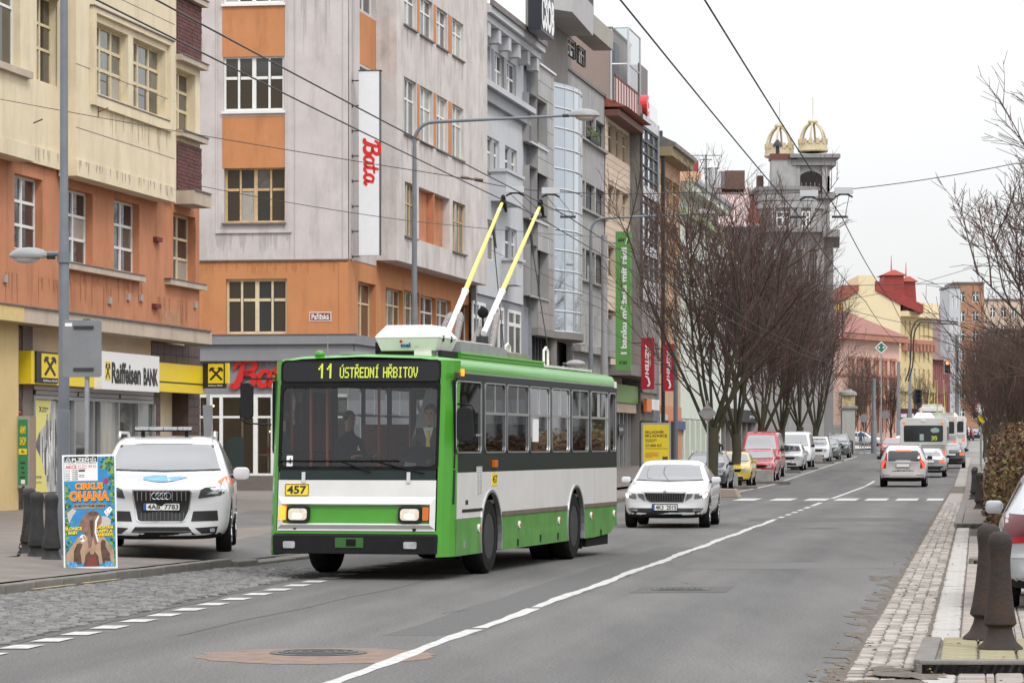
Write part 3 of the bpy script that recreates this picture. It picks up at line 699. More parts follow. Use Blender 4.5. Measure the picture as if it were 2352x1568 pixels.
def fstrip(name, m, pl, z0, z1, out=0., th=.03, parent=BUS, nz=1, **kw):
 b = MB()
 for k in range(nz):
  za, zb = z0 + (z1 - z0) * k / nz, z0 + (z1 - z0) * (k + 1) / nz
  for (xa, ya), (xb, yb) in zip(pl, pl[1:]):
   b.poly(((xa, ya + rk(za) - out, za), (xb, yb + rk(za) - out, za), (xb, yb + rk(zb) - out, zb), (xa, ya + rk(zb) - out, zb)))
   if th:
    b.poly(((xa, ya + rk(za) - out, za), (xb, yb + rk(za) - out, za), (xb, yb + rk(za) - out + th, za), (xa, ya + rk(za) - out + th, za)))
    b.poly(((xa, ya + rk(zb) - out, zb), (xb, yb + rk(zb) - out, zb), (xb, yb + rk(zb) - out + th, zb), (xa, ya + rk(zb) - out + th, zb)))
 if th:
  for (xa, ya) in (pl[0], pl[-1]): b.poly(((xa, ya + rk(z0) - out, z0), (xa, ya + rk(z0) - out + th, z0), (xa, ya + rk(z1) - out + th, z1), (xa, ya + rk(z1) - out, z1)))
 return b.build(name, m, parent, weld=True, **kw)
FM = lambda x, y, z: (x, y + rk(z), z)               # front face frame: y measured from the raked face
SM = lambda l, d, z: (1.25 - d, l, z)                # right side frame: d inwards
LM = lambda l, d, z: (-1.25 + d, l, z)
LEN = 11.45; WF, WR = bl(1128), bl(1322) + .02
# front
fstrip('front_pillar', GREEN, CHR[4:], .30, 2.86, nz=3); fstrip('front_pillar', GREEN, CHR[:4], .34, 2.86, nz=3)
flat = lambda a, c: [(a, 0), (c, 0)]
fstrip('front_panel', GREEN, flat(-1.08, 1.08), .56, .64)
fstrip('lower_sill', GREEN, flat(-1.08, 1.08), .45, .56, -.02)
fstrip('window_sill_panel', BDARK, flat(-1.055, 1.055), 1.30, 1.445, .004)
wp = MB(FM); wallgrid(wp, -1.065, 1.065, .635, 1.295, [(-.985, .985, .735, .965)], -.012, .05)
wp.k = 0; wp.build('white_front_panel', BWHITE, BUS)
b = MB(FM)
b.poly([(-1.0, -.055, .985), (1.0, -.055, .985), (1.065, -.012, 1.08), (-1.065, -.012, 1.08)]); b.poly([(-.985, -.012, .965), (.985, -.012, .965), (1.0, -.055, .985), (-1.0, -.055, .985)])
b.poly([(1.0, -.055, .985), (1.065, -.012, 1.08), (1.065, -.012, .66), (1.0, -.055, .715)]); b.poly([(-1.0, -.055, .985), (-1.065, -.012, 1.08), (-1.065, -.012, .66), (-1.0, -.055, .715)])
b.poly([(-1.0, -.055, .715), (1.0, -.055, .715), (1.065, -.012, .66), (-1.065, -.012, .66)]); b.poly([(-.985, -.012, .735), (.985, -.012, .735), (1.0, -.055, .715), (-1.0, -.055, .715)])
b.poly([(.985, -.012, .735), (1.0, -.055, .715), (1.0, -.055, .985), (.985, -.012, .965)]); b.poly([(-.985, -.012, .735), (-1.0, -.055, .715), (-1.0, -.055, .985), (-.985, -.012, .965)])
b.build('lamp_surround', BWHITE, BUS)
b = MB(FM); b.box(-.98, .98, .0, .03, .738, .962); b.build('lamp_panel', GREEN, BUS)
for x0, x1, sd in ((-.935, -.625, 0), (.575, .89, 1)):
 h = MB(FM); h.prism(rrect(x0, x1, .745, .955, .05), 'y', -.055, .0); ho = h.build('headlight', PLASTIC, BUS)
 cx = (x0 + x1) / 2 + (.0 if sd else -.0)
 h = MB(FM); h.prism(rrect(cx - .125, cx + .125, .775, .925, .045), 'y', -.064, -.054); h.build('lens', LAMPON, ho)
 h = MB(FM); h.prism(rrect(cx - .07, cx + .06, .80, .855, .025), 'y', -.070, -.063); h.build('bulb_glow', LAMPON2, ho)
h = MB(FM); h.prism(rrect(-1.04, -.95, .775, .955, .015), 'y', -.05, 0); h.build('turn_signal', AMBERON, BUS)
h = MB(FM); h.prism(rrect(.90, .985, .775, .945, .015), 'y', -.05, 0); h.build('turn_signal', AMBER, BUS)
# bumper
b = MB(); pr = [(-1.13, .10), (-1.10, -.07), (1.08, -.07), (1.10, .04)]
for (xa, ya), (xb, yb) in zip(pr, pr[1:]):
 b.poly(((xa, ya, .345), (xb, yb, .345), (xb, yb, .575), (xa, ya, .575))); b.poly(((xa, ya, .575), (xb, yb, .575), (xb, yb + .1, .60), (xa, ya + .1, .60))); b.poly(((xa, ya, .345), (xb, yb, .345), (xb, yb + .2, .33), (xa, ya + .2, .33)))
b.build('bumper', mat('bumper_black', (.011, .011, .012), .6, spec=.2, var=.2, scale=5), BUS)
b = MB(); b.box(-.25, .13, -.08, -.06, .42, .55); b.build('tow_bracket', mat('dull_green', (.03, .11, .02), .6), BUS)
b = MB(); b.box(-.10, .03, -.085, -.075, .44, .53); b.build('tow_hook', BLACK, BUS)
for x0, x1 in ((-.955, -.795), (.67, .845)):
 b = MB(); b.prism(rrect(x0, x1, .41, .50, .02), 'y', -.085, -.06); b.build('fog_lamp', LAMPOFF, BUS)
for x, z in ((-.825, .675), (.79, .66)):
 b = MB(FM); b.lathe([(.025, -.02), (.025, 0)], 12, (x, 0, z), 'y'); b.build('tow_eye_cap', BLACK, BUS)
b = MB(FM); b.prism([(-.11, 1.055), (.06, 1.055), (-.005, .975), (-.045, .975)], 'y', -.022, -.008); b.build('emblem', BLACKP, BUS)
b = MB(FM); b.prism([(-.06, 1.04), (.01, 1.04), (-.025, 1.0)], 'y', -.026, -.02); b.build('emblem_mark', mat('emblem_grey', (.2, .2, .2), .4), BUS)
for x in (-.725, .695):
 b = MB(FM); b.box(x - .024, x + .024, -.03, 0, 1.26, 1.40); b.build('hatch_latch', SILVER, BUS)
b = MB(FM); b.prism(rrect(-.976, -.645, 1.085, 1.25, .012), 'y', -.02, -.01); pl = b.build('number_plate', YELP, BUS)
b = MB(FM); ring_prism(b, rrect(-.97, -.651, 1.091, 1.244, .012), rrect(-.962, -.659, 1.099, 1.236, .010), 'y', -.023, -.019); b.build('plate_border', BLACKP, pl)
text(pl, '457', BLACKP, -.945, -.68, 1.115, 1.222, -.0235, FM, bold=.03)
# windscreen and destination board
b = MB(FM); ring_prism(b, rrect(-1.085, 1.085, 1.43, 2.585, .06), rrect(-1.045, 1.045, 1.475, 2.50, .07), 'y', -.012, .03); b.build('windscreen_gasket', BLACK, BUS)
b = MB(FM); b.poly([(x, .004, z) for x, z in rrect(-1.05, 1.05, 1.47, 2.505, .07)]); b.build('windscreen', WINDSC, BUS)
b = MB(FM); ring_prism(b, rrect(-1.085, 1.085, 2.565, 2.868, .07), rrect(-1.06, 1.06, 2.59, 2.848, .06), 'y', -.012, .03); b.build('board_gasket', BLACK, BUS)
b = MB(FM); b.prism(rrect(-1.062, 1.062, 2.588, 2.85, .06), 'y', -.004, .02); db = b.build('destination_board', SIGNGLASS, BUS)
yy = lambda z: rk(z) - .010
b = MB(); led(b, '11', -.575, -.365, 2.628, 2.822, yy); led(b, 'USTREDNI', -.283, .248, 2.632, 2.772, yy, {0: '/', 3: 'v', 7: '/'}); led(b, 'HRBITOV', .305, .77, 2.632, 2.772, yy, {1: 'v'}); b.build('led_lettering', LED, db)['kind'] = 'stuff'
b = MB(FM); b.prism(rrect(-.97, -.885, 1.475, 1.615, .015), 'y', -.006, -.001); st = b.build('route_sticker', WHITE, BUS); text(st, '4', BLACKP, -.942, -.905, 1.50, 1.585, -.0075, FM, bold=.03)
for pts in ([(-1.06, -.02, 1.545), (-.2, -.035, 1.548), (.55, -.03, 1.55)], [(-.25, -.03, 1.548), (.18, -.03, 1.40)], [(.22, -.03, 1.548), (.9, -.03, 1.385)]):
 b = MB(FM); b.tube(pts, .011, 5); b.build('wiper', BLACK, BUS)
# corner window, its dark panel below, corner lamp
def chamf(name, m, t0, t1, z0, z1, out):
 a = lambda t: (1.085 + (1.25 - 1.085) * t, .36 * t ** 1.35)
 n_ = 4; fstrip(name, m, [(lambda q: (q[0] + out * .7, q[1]))(a(t0 + (t1 - t0) * k / n_)) for k in range(n_ + 1)], z0, z1, out * .7, .0)
chamf('corner_window', DARKGLASS, .42, .88, 1.445, 2.49, .012); chamf('corner_panel', BDARK, .42, .90, .98, 1.43, .012)
b = MB(); b.box(1.235, 1.275, .68, .78, 2.66, 2.75); b.build('marker_lamp', AMBERON, BUS)
b = MB(); b.box(-1.275, -1.235, .5, .6, 2.58, 2.68); b.build('marker_lamp', AMBER, BUS)
# right side: skirt, white band, window band, roof edge
AR = .635; AZ = .50
def arcpts(c, z0, rev=False, n=14):
 a0 = math.asin(min(1, max(-1, (z0 - AZ) / AR))); pts = [(c - AR * math.cos(a0 + (math.pi - 2 * a0) * k / n), AZ + AR * math.sin(a0 + (math.pi - 2 * a0) * k / n)) for k in range(n + 1)]
 return pts
def sidearc(c, za, zb, sgn, n=8): return [(c + sgn * math.sqrt(max(0, AR ** 2 - (za + (zb - za) * k / n - AZ) ** 2)), za + (zb - za) * k / n) for k in range(n + 1)]
for x, nm in ((1.25, 'r'), (-1.25, 'l')):
 s_ = 1 if x > 0 else -1
 def panel(name, m, pts, dz=0): b = MB(); b.prism(pts, 'x', x - s_ * .04, x + s_ * dz); return b.build(name, m, BUS)
 f0 = .36 + rk(.5)
 panel('skirt_panel', DGREEN, [(f0, .30), *sidearc(WF, .30, .78, -1), (f0, .78)])
 segs = [WF + AR, bl(1222), bl(1275), WR - AR] if s_ > 0 else [WF + AR, WR - AR]
 for k, (a, c) in enumerate(zip(segs, segs[1:])):
  L_ = sidearc(WF, .30, .78, 1) if k == 0 else [(a + .008, .30), (a + .008, .78)]
  R_ = sidearc(WR, .30, .78, -1) if k == len(segs) - 2 else [(c - .008, .30), (c - .008, .78)]
  panel('skirt_panel', DGREEN, [*L_, *R_[::-1]])
 panel('skirt_panel', DGREEN, [*sidearc(WR, .30, .78, 1), (bl(1365) - .006, .78), (bl(1365) - .006, .30)])
 panel('skirt_panel', DGREEN, [(bl(1365) + .006, .30), (10.9, .33), (LEN, .50), (LEN, .78), (bl(1365) + .006, .78)])
 panel('white_side_panel', BWHITE, [(.36 + rk(1), .785), *arcpts(WF, .785), *arcpts(WR, .785), (LEN, .785), (LEN, 1.39), (.36 + rk(1.39), 1.39)])
 for c in (WF, WR):
  b = MB(); q = [(c + (AR + .012) * math.cos(a), AZ + (AR + .012) * math.sin(a)) for a in [R(-18 + 216 * k / 20) for k in range(21)]]; q2 = [(c + (AR - .025) * math.cos(a), AZ + (AR - .025) * math.sin(a)) for a in [R(-18 + 216 * k / 20) for k in range(21)]]
  n = len(q)
  for k in range(n - 1): b.prism([q[k], q[k + 1], q2[k + 1], q2[k]], 'x', x - s_ * .05, x + s_ * .015)
  b.build('wheel_arch_trim', SILVER, BUS)
  b = MB();
  for k in range(n - 1): b.prism([q[k], q[k + 1], (q[k + 1][0] * .999, q[k + 1][1] + .02), (q[k][0], q[k][1] + .02)], 'x', x - s_ * .55, x - s_ * .05)
  b.build('wheel_well', BLACK, BUS)
for a, c in ((WF + AR + .02, WR - AR - .02), (WR + AR + .02, LEN - .02)):
 b = MB(); b.box(1.25, 1.262, a, c, .775, .835); b.build('rub_strip', mat('brown_rub_strip', (.13, .10, .08), .6, var=.2), BUS)
b = MB(); b.box(1.25, 1.256, .75, WF - AR + .12, .865, .905); b.build('flap_slot', PLASTIC, BUS)
wx = [(1047.5, 1106), (1113.5, 1161.5), (1164.5, 1214.5), (1217, 1263), (1267, 1308.5), (1313, 1351.5), (1356.5, 1396.5), (1399.5, 1414.5)]
wins = [(bl(a), bl(c), 1.645, 2.60) for a, c in wx]
for Mf, s_ in ((SM, 1), (LM, -1)):
 b = MB(Mf); wallgrid(b, .36 + rk(2) - .03, LEN, 1.39, 2.70, wins, 0, .05); b.build('window_band', BDARK, BUS)
 for k, (a, c, z0, z1) in enumerate(wins):
  b = MB(Mf); ring_prism(b, rrect(a + .004, c - .004, z0, z1, .09), rrect(a + .022, c - .022, z0 + .018, z1 - .018, .075), 'y', -.010, .01)
  if 0 < k < 7: b.box(a + .02, c - .02, -.008, .012, 2.165, 2.20); b.box((a + c) / 2 - .012, (a + c) / 2 + .012, -.004, .012, 2.20, z1 - .015)
  if k == 0: b.box(a + .02, c - .02, -.008, .012, 1.87, 1.90)
  w = b.build('side_window', SILVER, BUS)
  b = MB(Mf); b.poly([(u, .014, v) for u, v in rrect(a + .01, c - .01, z0 + .01, z1 - .01, .08)]); b.build('pane', BUSGLASS if s_ > 0 else LGLASS, w)
  b = MB(Mf); ring_prism(b, rrect(a - .0, c + .0, z0 - .004, z1 + .004, .02), rrect(a + .03, c - .03, z0 + .03, z1 - .03, .085), 'y', .012, .03); b.build('gasket', BLACK, w)
a, c, _, _ = wins[3]; b = MB(SM); b.box(a + .26, a + .62, .005, .012, 1.80, 2.13); b.build('paper_notice', WHITE, BUS)
b = MB(SM); b.poly([(wins[0][0] - .1, -.003, 2.625), (LEN, -.003, 2.625), (LEN, -.003, 2.70), (wins[0][0] - .1, -.003, 2.70)]); b.build('window_header', BDARK, BUS)
b = MB(SM); b.box(.7, LEN, -.006, .01, 2.695, 2.715); b.build('gutter_trim', SILVER, BUS)
# roof
prof = [(1.252, 2.705), (1.245, 2.79), (1.20, 2.86), (1.10, 2.895), (.8, 2.93), (0, 2.955)]; prof = prof + [(-x, z) for x, z in prof[-2::-1]]
b = MB(); rings = []
for l in (0, .12, .5, 1.5, LEN - .15, LEN):
 ring = []
 for x, z in prof:
  fy = rk(z) + (.36 * max(0, (abs(x) - 1.08) / .17) ** 1.2 if abs(x) > 1.08 else 0)
  zz = z - (.045 if l == 0 else (.012 if l == .12 else 0)) * (z > 2.8) - (.08 if l == LEN else 0) * (z > 2.8)
  ring.append(b.p((x, max(l, fy + l * .8) if l < .6 else l, zz)))
 rings.append(ring)
for A, B in zip(rings, rings[1:]):
 for k in range(len(A) - 1): b.face((A[k], A[k + 1], B[k + 1], B[k]))
b.face(rings[-1]); b.build('roof', GREEN, BUS, smooth=True)
b = MB(); b.box(-1.0, .9, 2.2, LEN - .3, 2.935, 2.975); b.build('roof_walkway', mat('pale_roof_deck', (.55, .54, .52), .7, var=.15, scale=2), BUS)
# rear, floor, underbody, interior
b = MB(lambda x, y, z: (x, LEN - y, z)); wallgrid(b, -1.25, 1.25, .45, 2.72, [(-1.0, 1.0, 1.55, 2.5)], 0, .05); b.build('rear_panel', GREEN, BUS)
b = MB(); b.poly([(-1.0, LEN - .02, 1.55), (1.0, LEN - .02, 1.55), (1.0, LEN - .02, 2.5), (-1.0, LEN - .02, 2.5)]); b.build('rear_window', LGLASS, BUS)
b = MB(); b.box(-1.19, 1.19, .34, WF - .75, .36, .95); b.box(-.62, .62, WF - .75, WR + .75, .36, .95); b.box(-1.19, 1.19, WF + .75, WR - .75, .36, .95); b.box(-1.19, 1.19, WR + .75, LEN - .05, .50, .95); b.build('underbody', BLACK, BUS)
b = MB(); b.box(-1.2, 1.2, WR + AR + .05, WR + AR + .09, .14, .7); b.box(.1, 1.22, WR + AR + .3, LEN - .6, .16, .44); b.build('mud_flap', BLACK, BUS)
b = MB(); b.box(-1.2, 1.2, .4, LEN - .05, .95, 1.0); b.build('floor', INTER, BUS)
b = MB(); b.box(-1.15, 1.15, .5, LEN - .1, 2.62, 2.66); b.build('ceiling', mat('bus_ceiling', (.35, .34, .32), .7), BUS)
b = MB(); b.box(-1.0, 1.0, .28, .62, 1.0, 1.44); b.build('dashboard', mat('dark_dashboard', (.03, .03, .032), .7), BUS)
b = MB(); b.prism([(.98, 1.0), (.98, 2.5), (.50, 2.5), (.05, 1.0)], 'y', 1.78, 1.82); b.box(.98, 1.0, 1.0, 1.8, 1.0, 1.5); b.build('driver_partition', mat('grey_partition', (.46, .47, .49), .6, var=.08, scale=1), BUS)
b = MB(); b.lathe([(.24, 0), (.24, .02), (.22, .02), (.22, 0)], 24, (.66, 0, 0)); me = b.mesh('steering_wheel', PLASTIC)
o = add('steering_wheel', me, BUS, (0, .70, 1.62)); o.rotation_euler = (R(25), 0, 0)
ORAIL = mat('orange_handrail', (.55, .12, .03), .4)
for x, y in ((-.75, 1.3), (-.3, 2.3), (.3, 2.6), (-.35, 4.2), (.35, 4.2), (-.35, 6.5), (.35, 6.5), (-.95, 1.2)):
 b = MB(); b.tube([(x, y, 1.0), (x, y, 2.62)], .02, 8); b.build('handrail', ORAIL, BUS)
SEATM = mat('bus_seat_fabric', (.10, .03, .025), .9, var=.3, scale=20)
for y in (3.2, 4.0, 4.8, 5.6, 6.4, 7.2, 8.8, 9.6, 10.4):
 for x in (-.95, -.5, .5, .95):
  if y < 4 and x < 0: continue
  b = MB(); b.box(x - .2, x + .2, y, y + .42, 1.38, 1.45); b.prism([(y + .40, 1.40), (y + .46, 1.40), (y + .54, 2.02), (y + .48, 2.05)], 'x', x - .2, x + .2); b.box(x - .03, x + .03, y + .15, y + .25, 1.0, 1.38); b.build('seat', SEATM, BUS)
b = MB(); b.box(-1.2, -.55, .55, .58, 1.0, 1.2); b.box(.45, .95, 1.0, 1.45, 1.28, 1.40); b.box(.45, .95, 1.42, 1.54, 1.38, 1.98); b.build('driver_seat', mat('driver_seat_fabric', (.05, .05, .06), .9), BUS)
# wheels
for x, sd in ((1.08, 1), (-1.08, -1)):
 wheel(BUS, (x, WF, .515), .515, .29, RIM, sd); wheel(BUS, (x, WR, .515), .515, .29, RIM, sd);
 b = MB(); b.lathe([(.515, -.14), (.515, .14)], 24, (x - sd * .34, WR, .515), 'x'); b.build('inner_wheel', TYRE, BUS)
# side fittings
def sz(x, y): l = bl(x); Y = 42.6 + .975 * (l - .36); return l, EYE - (y - HY) / F * Y
for x, y in ((988 + .384 * 288, 733.8 + .384 * 1245), (988 + .384 * 531, 733.8 + .384 * 1225), (988 + .384 * 768, 733.8 + .384 * 1200), (988 + .384 * 960, 733.8 + .384 * 1170), (988 + .384 * 1097, 733.8 + .384 * 1158)):
 l, z = sz(x, y); b = MB(); b.lathe([(.055, 1.25), (.055, 1.268), (.04, 1.274)], 14, (0, l, z), 'x'); rf = b.build('side_reflector', WHITE, BUS)
 b = MB(); b.lathe([(.032, 1.274), (.030, 1.28)], 12, (0, l, z), 'x'); b.build('reflector_lens', AMBER, rf)
l, z = sz(1134, 1064); b = MB(); b.box(1.25, 1.29, l - .09, l + .09, z - .05, z + .05); b.build('side_indicator', AMBER, BUS)
l, z = sz(1136, 1100); b = MB(); b.box(1.25, 1.256, l - .17, l + .17, z - .085, z + .085); sp = b.build('number_plate', YELP, BUS); text(sp, '457', BLACKP, l - .14, l + .14, z - .055, z + .055, -.007, SM, bold=.03)
l, z = sz(1101, 1103); b = MB()
b.box(1.25, 1.253, l - .16, l + .16, z - .19, z + .19); vg = b.build('vent_grille', BWHITE, BUS)
for k in range(11):
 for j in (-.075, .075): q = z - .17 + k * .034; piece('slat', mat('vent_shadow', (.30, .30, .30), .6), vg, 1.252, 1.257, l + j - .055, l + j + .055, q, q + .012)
l, z = sz(1072, 1153); b = MB(); b.box(1.25, 1.254, l - .07, l + .07, z - .03, z + .03); b.build('maker_badge', BLACKP, BUS)
for l in (5.2, 9.6): b = MB(); b.box(1.25, 1.2515, l, l + .012, .84, 1.385); b.build('panel_seam', mat('seam_grey', (.35, .34, .33), .6), BUS)
for x, y in ((1066, 1250), (1189, 1245), (1241, 1235), (1281, 1230), (1380, 1222)):
 l, z = sz(x, y); b = MB(); b.box(1.25, 1.262, l - .03, l + .03, z - .05, z + .05); b.build('hatch_latch', SILVER if x < 1100 else PLASTIC, BUS)
b = MB(); b.box(1.245, 1.27, LEN - .22, LEN - .1, 2.68, 2.78); b.build('marker_lamp', WHITE, BUS)
# mirrors
b = MB(); b.tube([(-1.16, .25, 2.63), (-1.45, .02, 2.62), (-1.55, .0, 2.57), (-1.56, .0, 2.10), (-1.5, .02, 2.04), (-1.2, .2, 2.02)], .013, 6); ma = b.build('mirror_arm', PLASTIC, BUS)
b = MB(); b.prism(rrect(-1.56, -1.40, 2.09, 2.57, .06), 'y', -.02, .07); b.build('mirror', PLASTIC, ma, bevel=.01)
b = MB(); b.tube([(1.25, .5, 2.29), (1.46, .42, 2.27), (1.50, .42, 2.2), (1.51, .42, 1.80), (1.46, .42, 1.76), (1.25, .5, 1.74)], .014, 6); ma = b.build('mirror_arm', PLASTIC, BUS)
b = MB(); b.prism(rrect(1.27, 1.49, 1.80, 2.24, .06), 'y', .36, .46); b.build('mirror', PLASTIC, ma, bevel=.01)
# roof equipment
b = MB(); b.box(.0, .9, 1.0, 1.95, 2.93, 3.01); b.build('roof_bracket', PLASTIC, BUS)
b = MB()
def frus(b, x0, x1, y0, y1, z0, z1, i0, i1):
 B = [b.p(q) for q in ((x0 + i0, y0 + i0, z0), (x1 - i0, y0 + i0, z0), (x1 - i0, y1 - i0, z0), (x0 + i0, y1 - i0, z0))]; T = [b.p(q) for q in ((x0 + i1, y0 + i1, z1), (x1 - i1, y0 + i1, z1), (x1 - i1, y1 - i1, z1), (x0 + i1, y1 - i1, z1))]
 b.face(B); b.face(T)
 for k in range(4): j = (k + 1) % 4; b.face((B[k], B[j], T[j], T[k]))
frus(b, .03, .89, .9, 1.95, 3.0, 3.165, .06, 0); acb = b.build('air_conditioner', OFFW, BUS, bevel=.012)
b = MB(); frus(b, .03, .89, .9, 1.95, 3.168, 3.20, -.006, -.006); frus(b, .03, .89, .9, 1.95, 3.20, 3.345, .0, .12); b.build('lid', mat('white_lid', (.78, .77, .73), .35), acb, bevel=.01)
for x in (.80,):
 b = MB(); b.box(.885, .90, 1.15, 1.2, 3.13, 3.21); b.box(.885, .90, 1.6, 1.65, 3.13, 3.21); b.build('clip', PLASTIC, acb)
IM = lambda x, y, z: (x, .953 - (z - 3.0) * .36 + y, z)
b = MB(IM); b.ball((.38, -.012, 3.125), .02, 10, (1, .3, 1)); b.build('logo_dot', REDP, acb)
text(acb, 'ınel', BLUEP, .372, .505, 3.045, 3.105, -.012, IM, bold=.05); text(acb, 'AC-01', BLACKP, .56, .61, 3.047, 3.06, -.012, IM)
b = MB(); b.box(.55, .78, .94, 1.02, 2.9, 3.0); b.box(.72, .86, 1.0, 1.9, 2.9, 3.0); b.build('mount', OFFW, BUS)
b = MB(); b.box(-.1, .93, 2.0, 7.3, 2.90, 3.015); b.build('equipment_tray', GREEN, BUS)
b = MB(); b.box(.93, .945, 2.0, 7.3, 2.99, 3.015); b.box(.93, .94, 2.0, 7.3, 2.945, 2.955); b.build('tray_rib', mat('light_green_rib', (.16, .45, .08), .4), BUS)
b = MB(); b.prism([(2.0, 3.015), (4.8, 3.015), (4.8, 3.10), (4.6, 3.14), (2.0, 3.16)], 'x', -.05, .93); b.build('equipment_box', GREYBOX, BUS)
b = MB(); b.box(.0, .90, 2.05, 4.0, 3.16, 3.175); b.build('equipment_lid', OFFW, BUS)
b = MB(); b.box(.0, .85, 4.85, 6.6, 3.015, 3.10); b.build('resistor_box', mat('khaki_box', (.22, .21, .17), .7, var=.2), BUS)
b = MB(); b.tube([(.55, 6.35, 3.08), (.55, 6.35, 3.22), (.55, 6.5, 3.26), (.55, 6.65, 3.22), (.55, 6.65, 3.0)], .02, 6); b.tube([(.8, 7.9, 2.95), (.8, 7.9, 3.2), (.8, 8.05, 3.25), (.8, 8.2, 3.2), (.8, 8.2, 2.95)], .02, 6); b.build('roof_rail', OFFW, BUS)
b = MB(); b.box(-.2, .75, 7.5, 8.2, 2.95, 3.03); b.build('roof_hatch', OFFW, BUS, bevel=.02)
b = MB(); b.ball((-.60, .42, 2.945), .07, 12, (1, 1, .8)); b.build('roof_lamp', GREEN, BUS, smooth=True)
b = MB(); b.box(-.35, .0, .5, .9, 2.945, 2.985); b.tube([(-.5, .45, 2.94), (-.5, .45, 3.2)], .006, 4); b.build('antenna', GREYBOX, BUS)
b = MB(); b.box(.0, .05, 1.0, 1.3, 2.93, 3.12); b.build('cable_box', PLASTIC, BUS)
# trolley poles
YPOLE = mat('yellow_pole', (.64, .57, .13), .5, var=.08, scale=4); WPOLE = mat('white_pole', (.72, .72, .70), .45, var=.08, scale=4)
def busloc(X, Y, Z): X += 2.043; Y -= 42.526; c, s = math.cos(R(12.8)), math.sin(R(12.8)); return Vector((X * c - Y * s, X * s + Y * c, Z))
tips = [at(1155, 462, 53.6), at(1241, 472, 54.3)]
for bx, tp in ((-.27, tips[0]), (.28, tips[1])):
 tp = busloc(*tp); p0 = Vector((bx, 6.0, 3.36)); d = tp - p0
 b = MB(); b.tube([p0 + d * .30, p0 + d * .985], [.040, .028], 8); pole = b.build('trolley_pole', YPOLE, BUS)
 b = MB(); b.tube([p0 + d * .02, p0 + d * .31], [.046, .046], 8); b.build('lower_tube', WPOLE, pole)
 b = MB(); b.tube([p0 + d * .305, p0 + d * .315], .06, 8); b.tube([p0 + d * .92, p0 + d * .93], .035, 8); b.build('pole_clamp', WPOLE, pole)
 b = MB(); b.tube([p0 + d * .98, p0 + d * 1.0], .045, 6); b.ball(tp + Vector((0, .03, .04)), .06, 8, (.7, 1.6, 1.2)); b.tube([tp + Vector((.02, 0, -.02)), tp + Vector((.05, .03, -.18))], [.04, .02], 6); b.build('current_collector', BLACK, pole)
 b = MB(); b.box(bx - .22, bx + .22, 5.75, 6.25, 2.97, 3.12); b.tube([(bx, 6, 3.1), (bx, 6, 3.36)], .09, 10); b.build('pole_base', DARKMETAL, BUS)
 for sd in (-.13, .13):
  b = MB(); q0 = Vector((bx + sd * 1.2, 5.85, 3.12)); q1 = p0 + d * .16 + Vector((sd * .6, 0, 0)); b.tube([q0, q0 + (q1 - q0) * .15, q0 + (q1 - q0) * .9, q1], [.03, .055, .055, .02], 8); b.build('pole_spring', mat('spring_grey', (.20, .18, .17), .7, var=.3, scale=20), pole)
 b = MB(); q0 = p0 + d * .80; b.tube([q0, q0 + Vector((.05, .05, -.35))], [.03, .015], 6)
 rp = [q0 + (Vector((bx * 1.6, LEN + .05, 1.6)) - q0) * k / 8 + Vector((0, 0, -.25 * math.sin(math.pi * k / 8))) for k in range(9)]; b.tube(rp, .008, 4); b.build('pole_rope', CABLE, pole)
b = MB(); b.ball((.22, 6.3, 3.72), .085, 12, (1, .6, 1)); b.tube([(.22, 6.3, 3.1), (.22, 6.3, 3.65)], .015, 6); b.build('rope_catcher', BLACK, BUS, smooth=True)
# people in the bus
def inbus(x, y, z):
 c, s = math.cos(R(12.8)), math.sin(R(12.8)); return (-2.043 + x * c + y * s, 42.526 - x * s + y * c, z)
person('trolleybus driver in dark jacket, white shirt and yellow tie behind the windscreen', inbus(.70, 1.24, .90), R(-12.8), (.05, .055, .07), (.03, .03, .04), (.06, .045, .035), 1.78, 'sit', tie=(.75, .62, .04))
person('seated passenger in a brown coat in the middle of the trolleybus', inbus(.15, 3.4, .93), R(-12.8), (.10, .07, .05), (.04, .04, .05), (.05, .035, .03), 1.7, 'sit')
person('passenger in an orange-brown jacket standing by the left windows of the trolleybus', inbus(-.18, 5.2, 1.0), R(60), (.22, .10, .03), (.03, .03, .04), (.03, .02, .02), 1.62, 'stand')
person('passenger in dark blue seated by the front door of the trolleybus', inbus(-.75, 2.4, .93), R(40), (.03, .035, .06), (.03, .03, .03), (.08, .06, .05), 1.65, 'sit')
# ---------------------------------------------------------------- the terrace of buildings on the left
U = Vector((.1663, .9861, 0)).normalized(); NV = Vector((U.y, -U.x, 0)); P0 = Vector((-12.2, 78, 0)); BA = math.atan2(U.y, U.x)
class Street:                      # the plane of the street fronts; u runs along the street, d into the house
 def __init__(s, u0, base=None): s.u0 = u0
 def Uo(s, px, off=0):
  t = (px - CX) / F; p = P0 + NV * off; return (t * p.y - p.x) / (U.x - t * U.y)
 def Zo(s, py, u, off=0): return EYE - (py - HY) / F * (P0.y + U.y * u + NV.y * off)
 def M(s, u, d, z): return (u - s.u0, d, z)
class Flank:                       # a wall square to the street at u1, facing the camera; u runs rightwards towards the street front
 def __init__(s, u0, u1): s.u0 = u0; s.u1 = u1
 def Uo(s, px, off=0):
  t = (px - CX) / F; p = P0 + U * (s.u1 - off); return -(p.x - t * p.y) / (NV.x - t * NV.y)
 def Zo(s, py, u, off=0): return EYE - (py - HY) / F * (P0 + U * (s.u1 - off) + NV * u).y
 def M(s, u, d, z): return (s.u1 - s.u0 + d, -u, z)
def bld(name, label, u0):
 p = P0 + U * u0; return thing(name, label, 'building', (p.x, p.y, 0), BA)
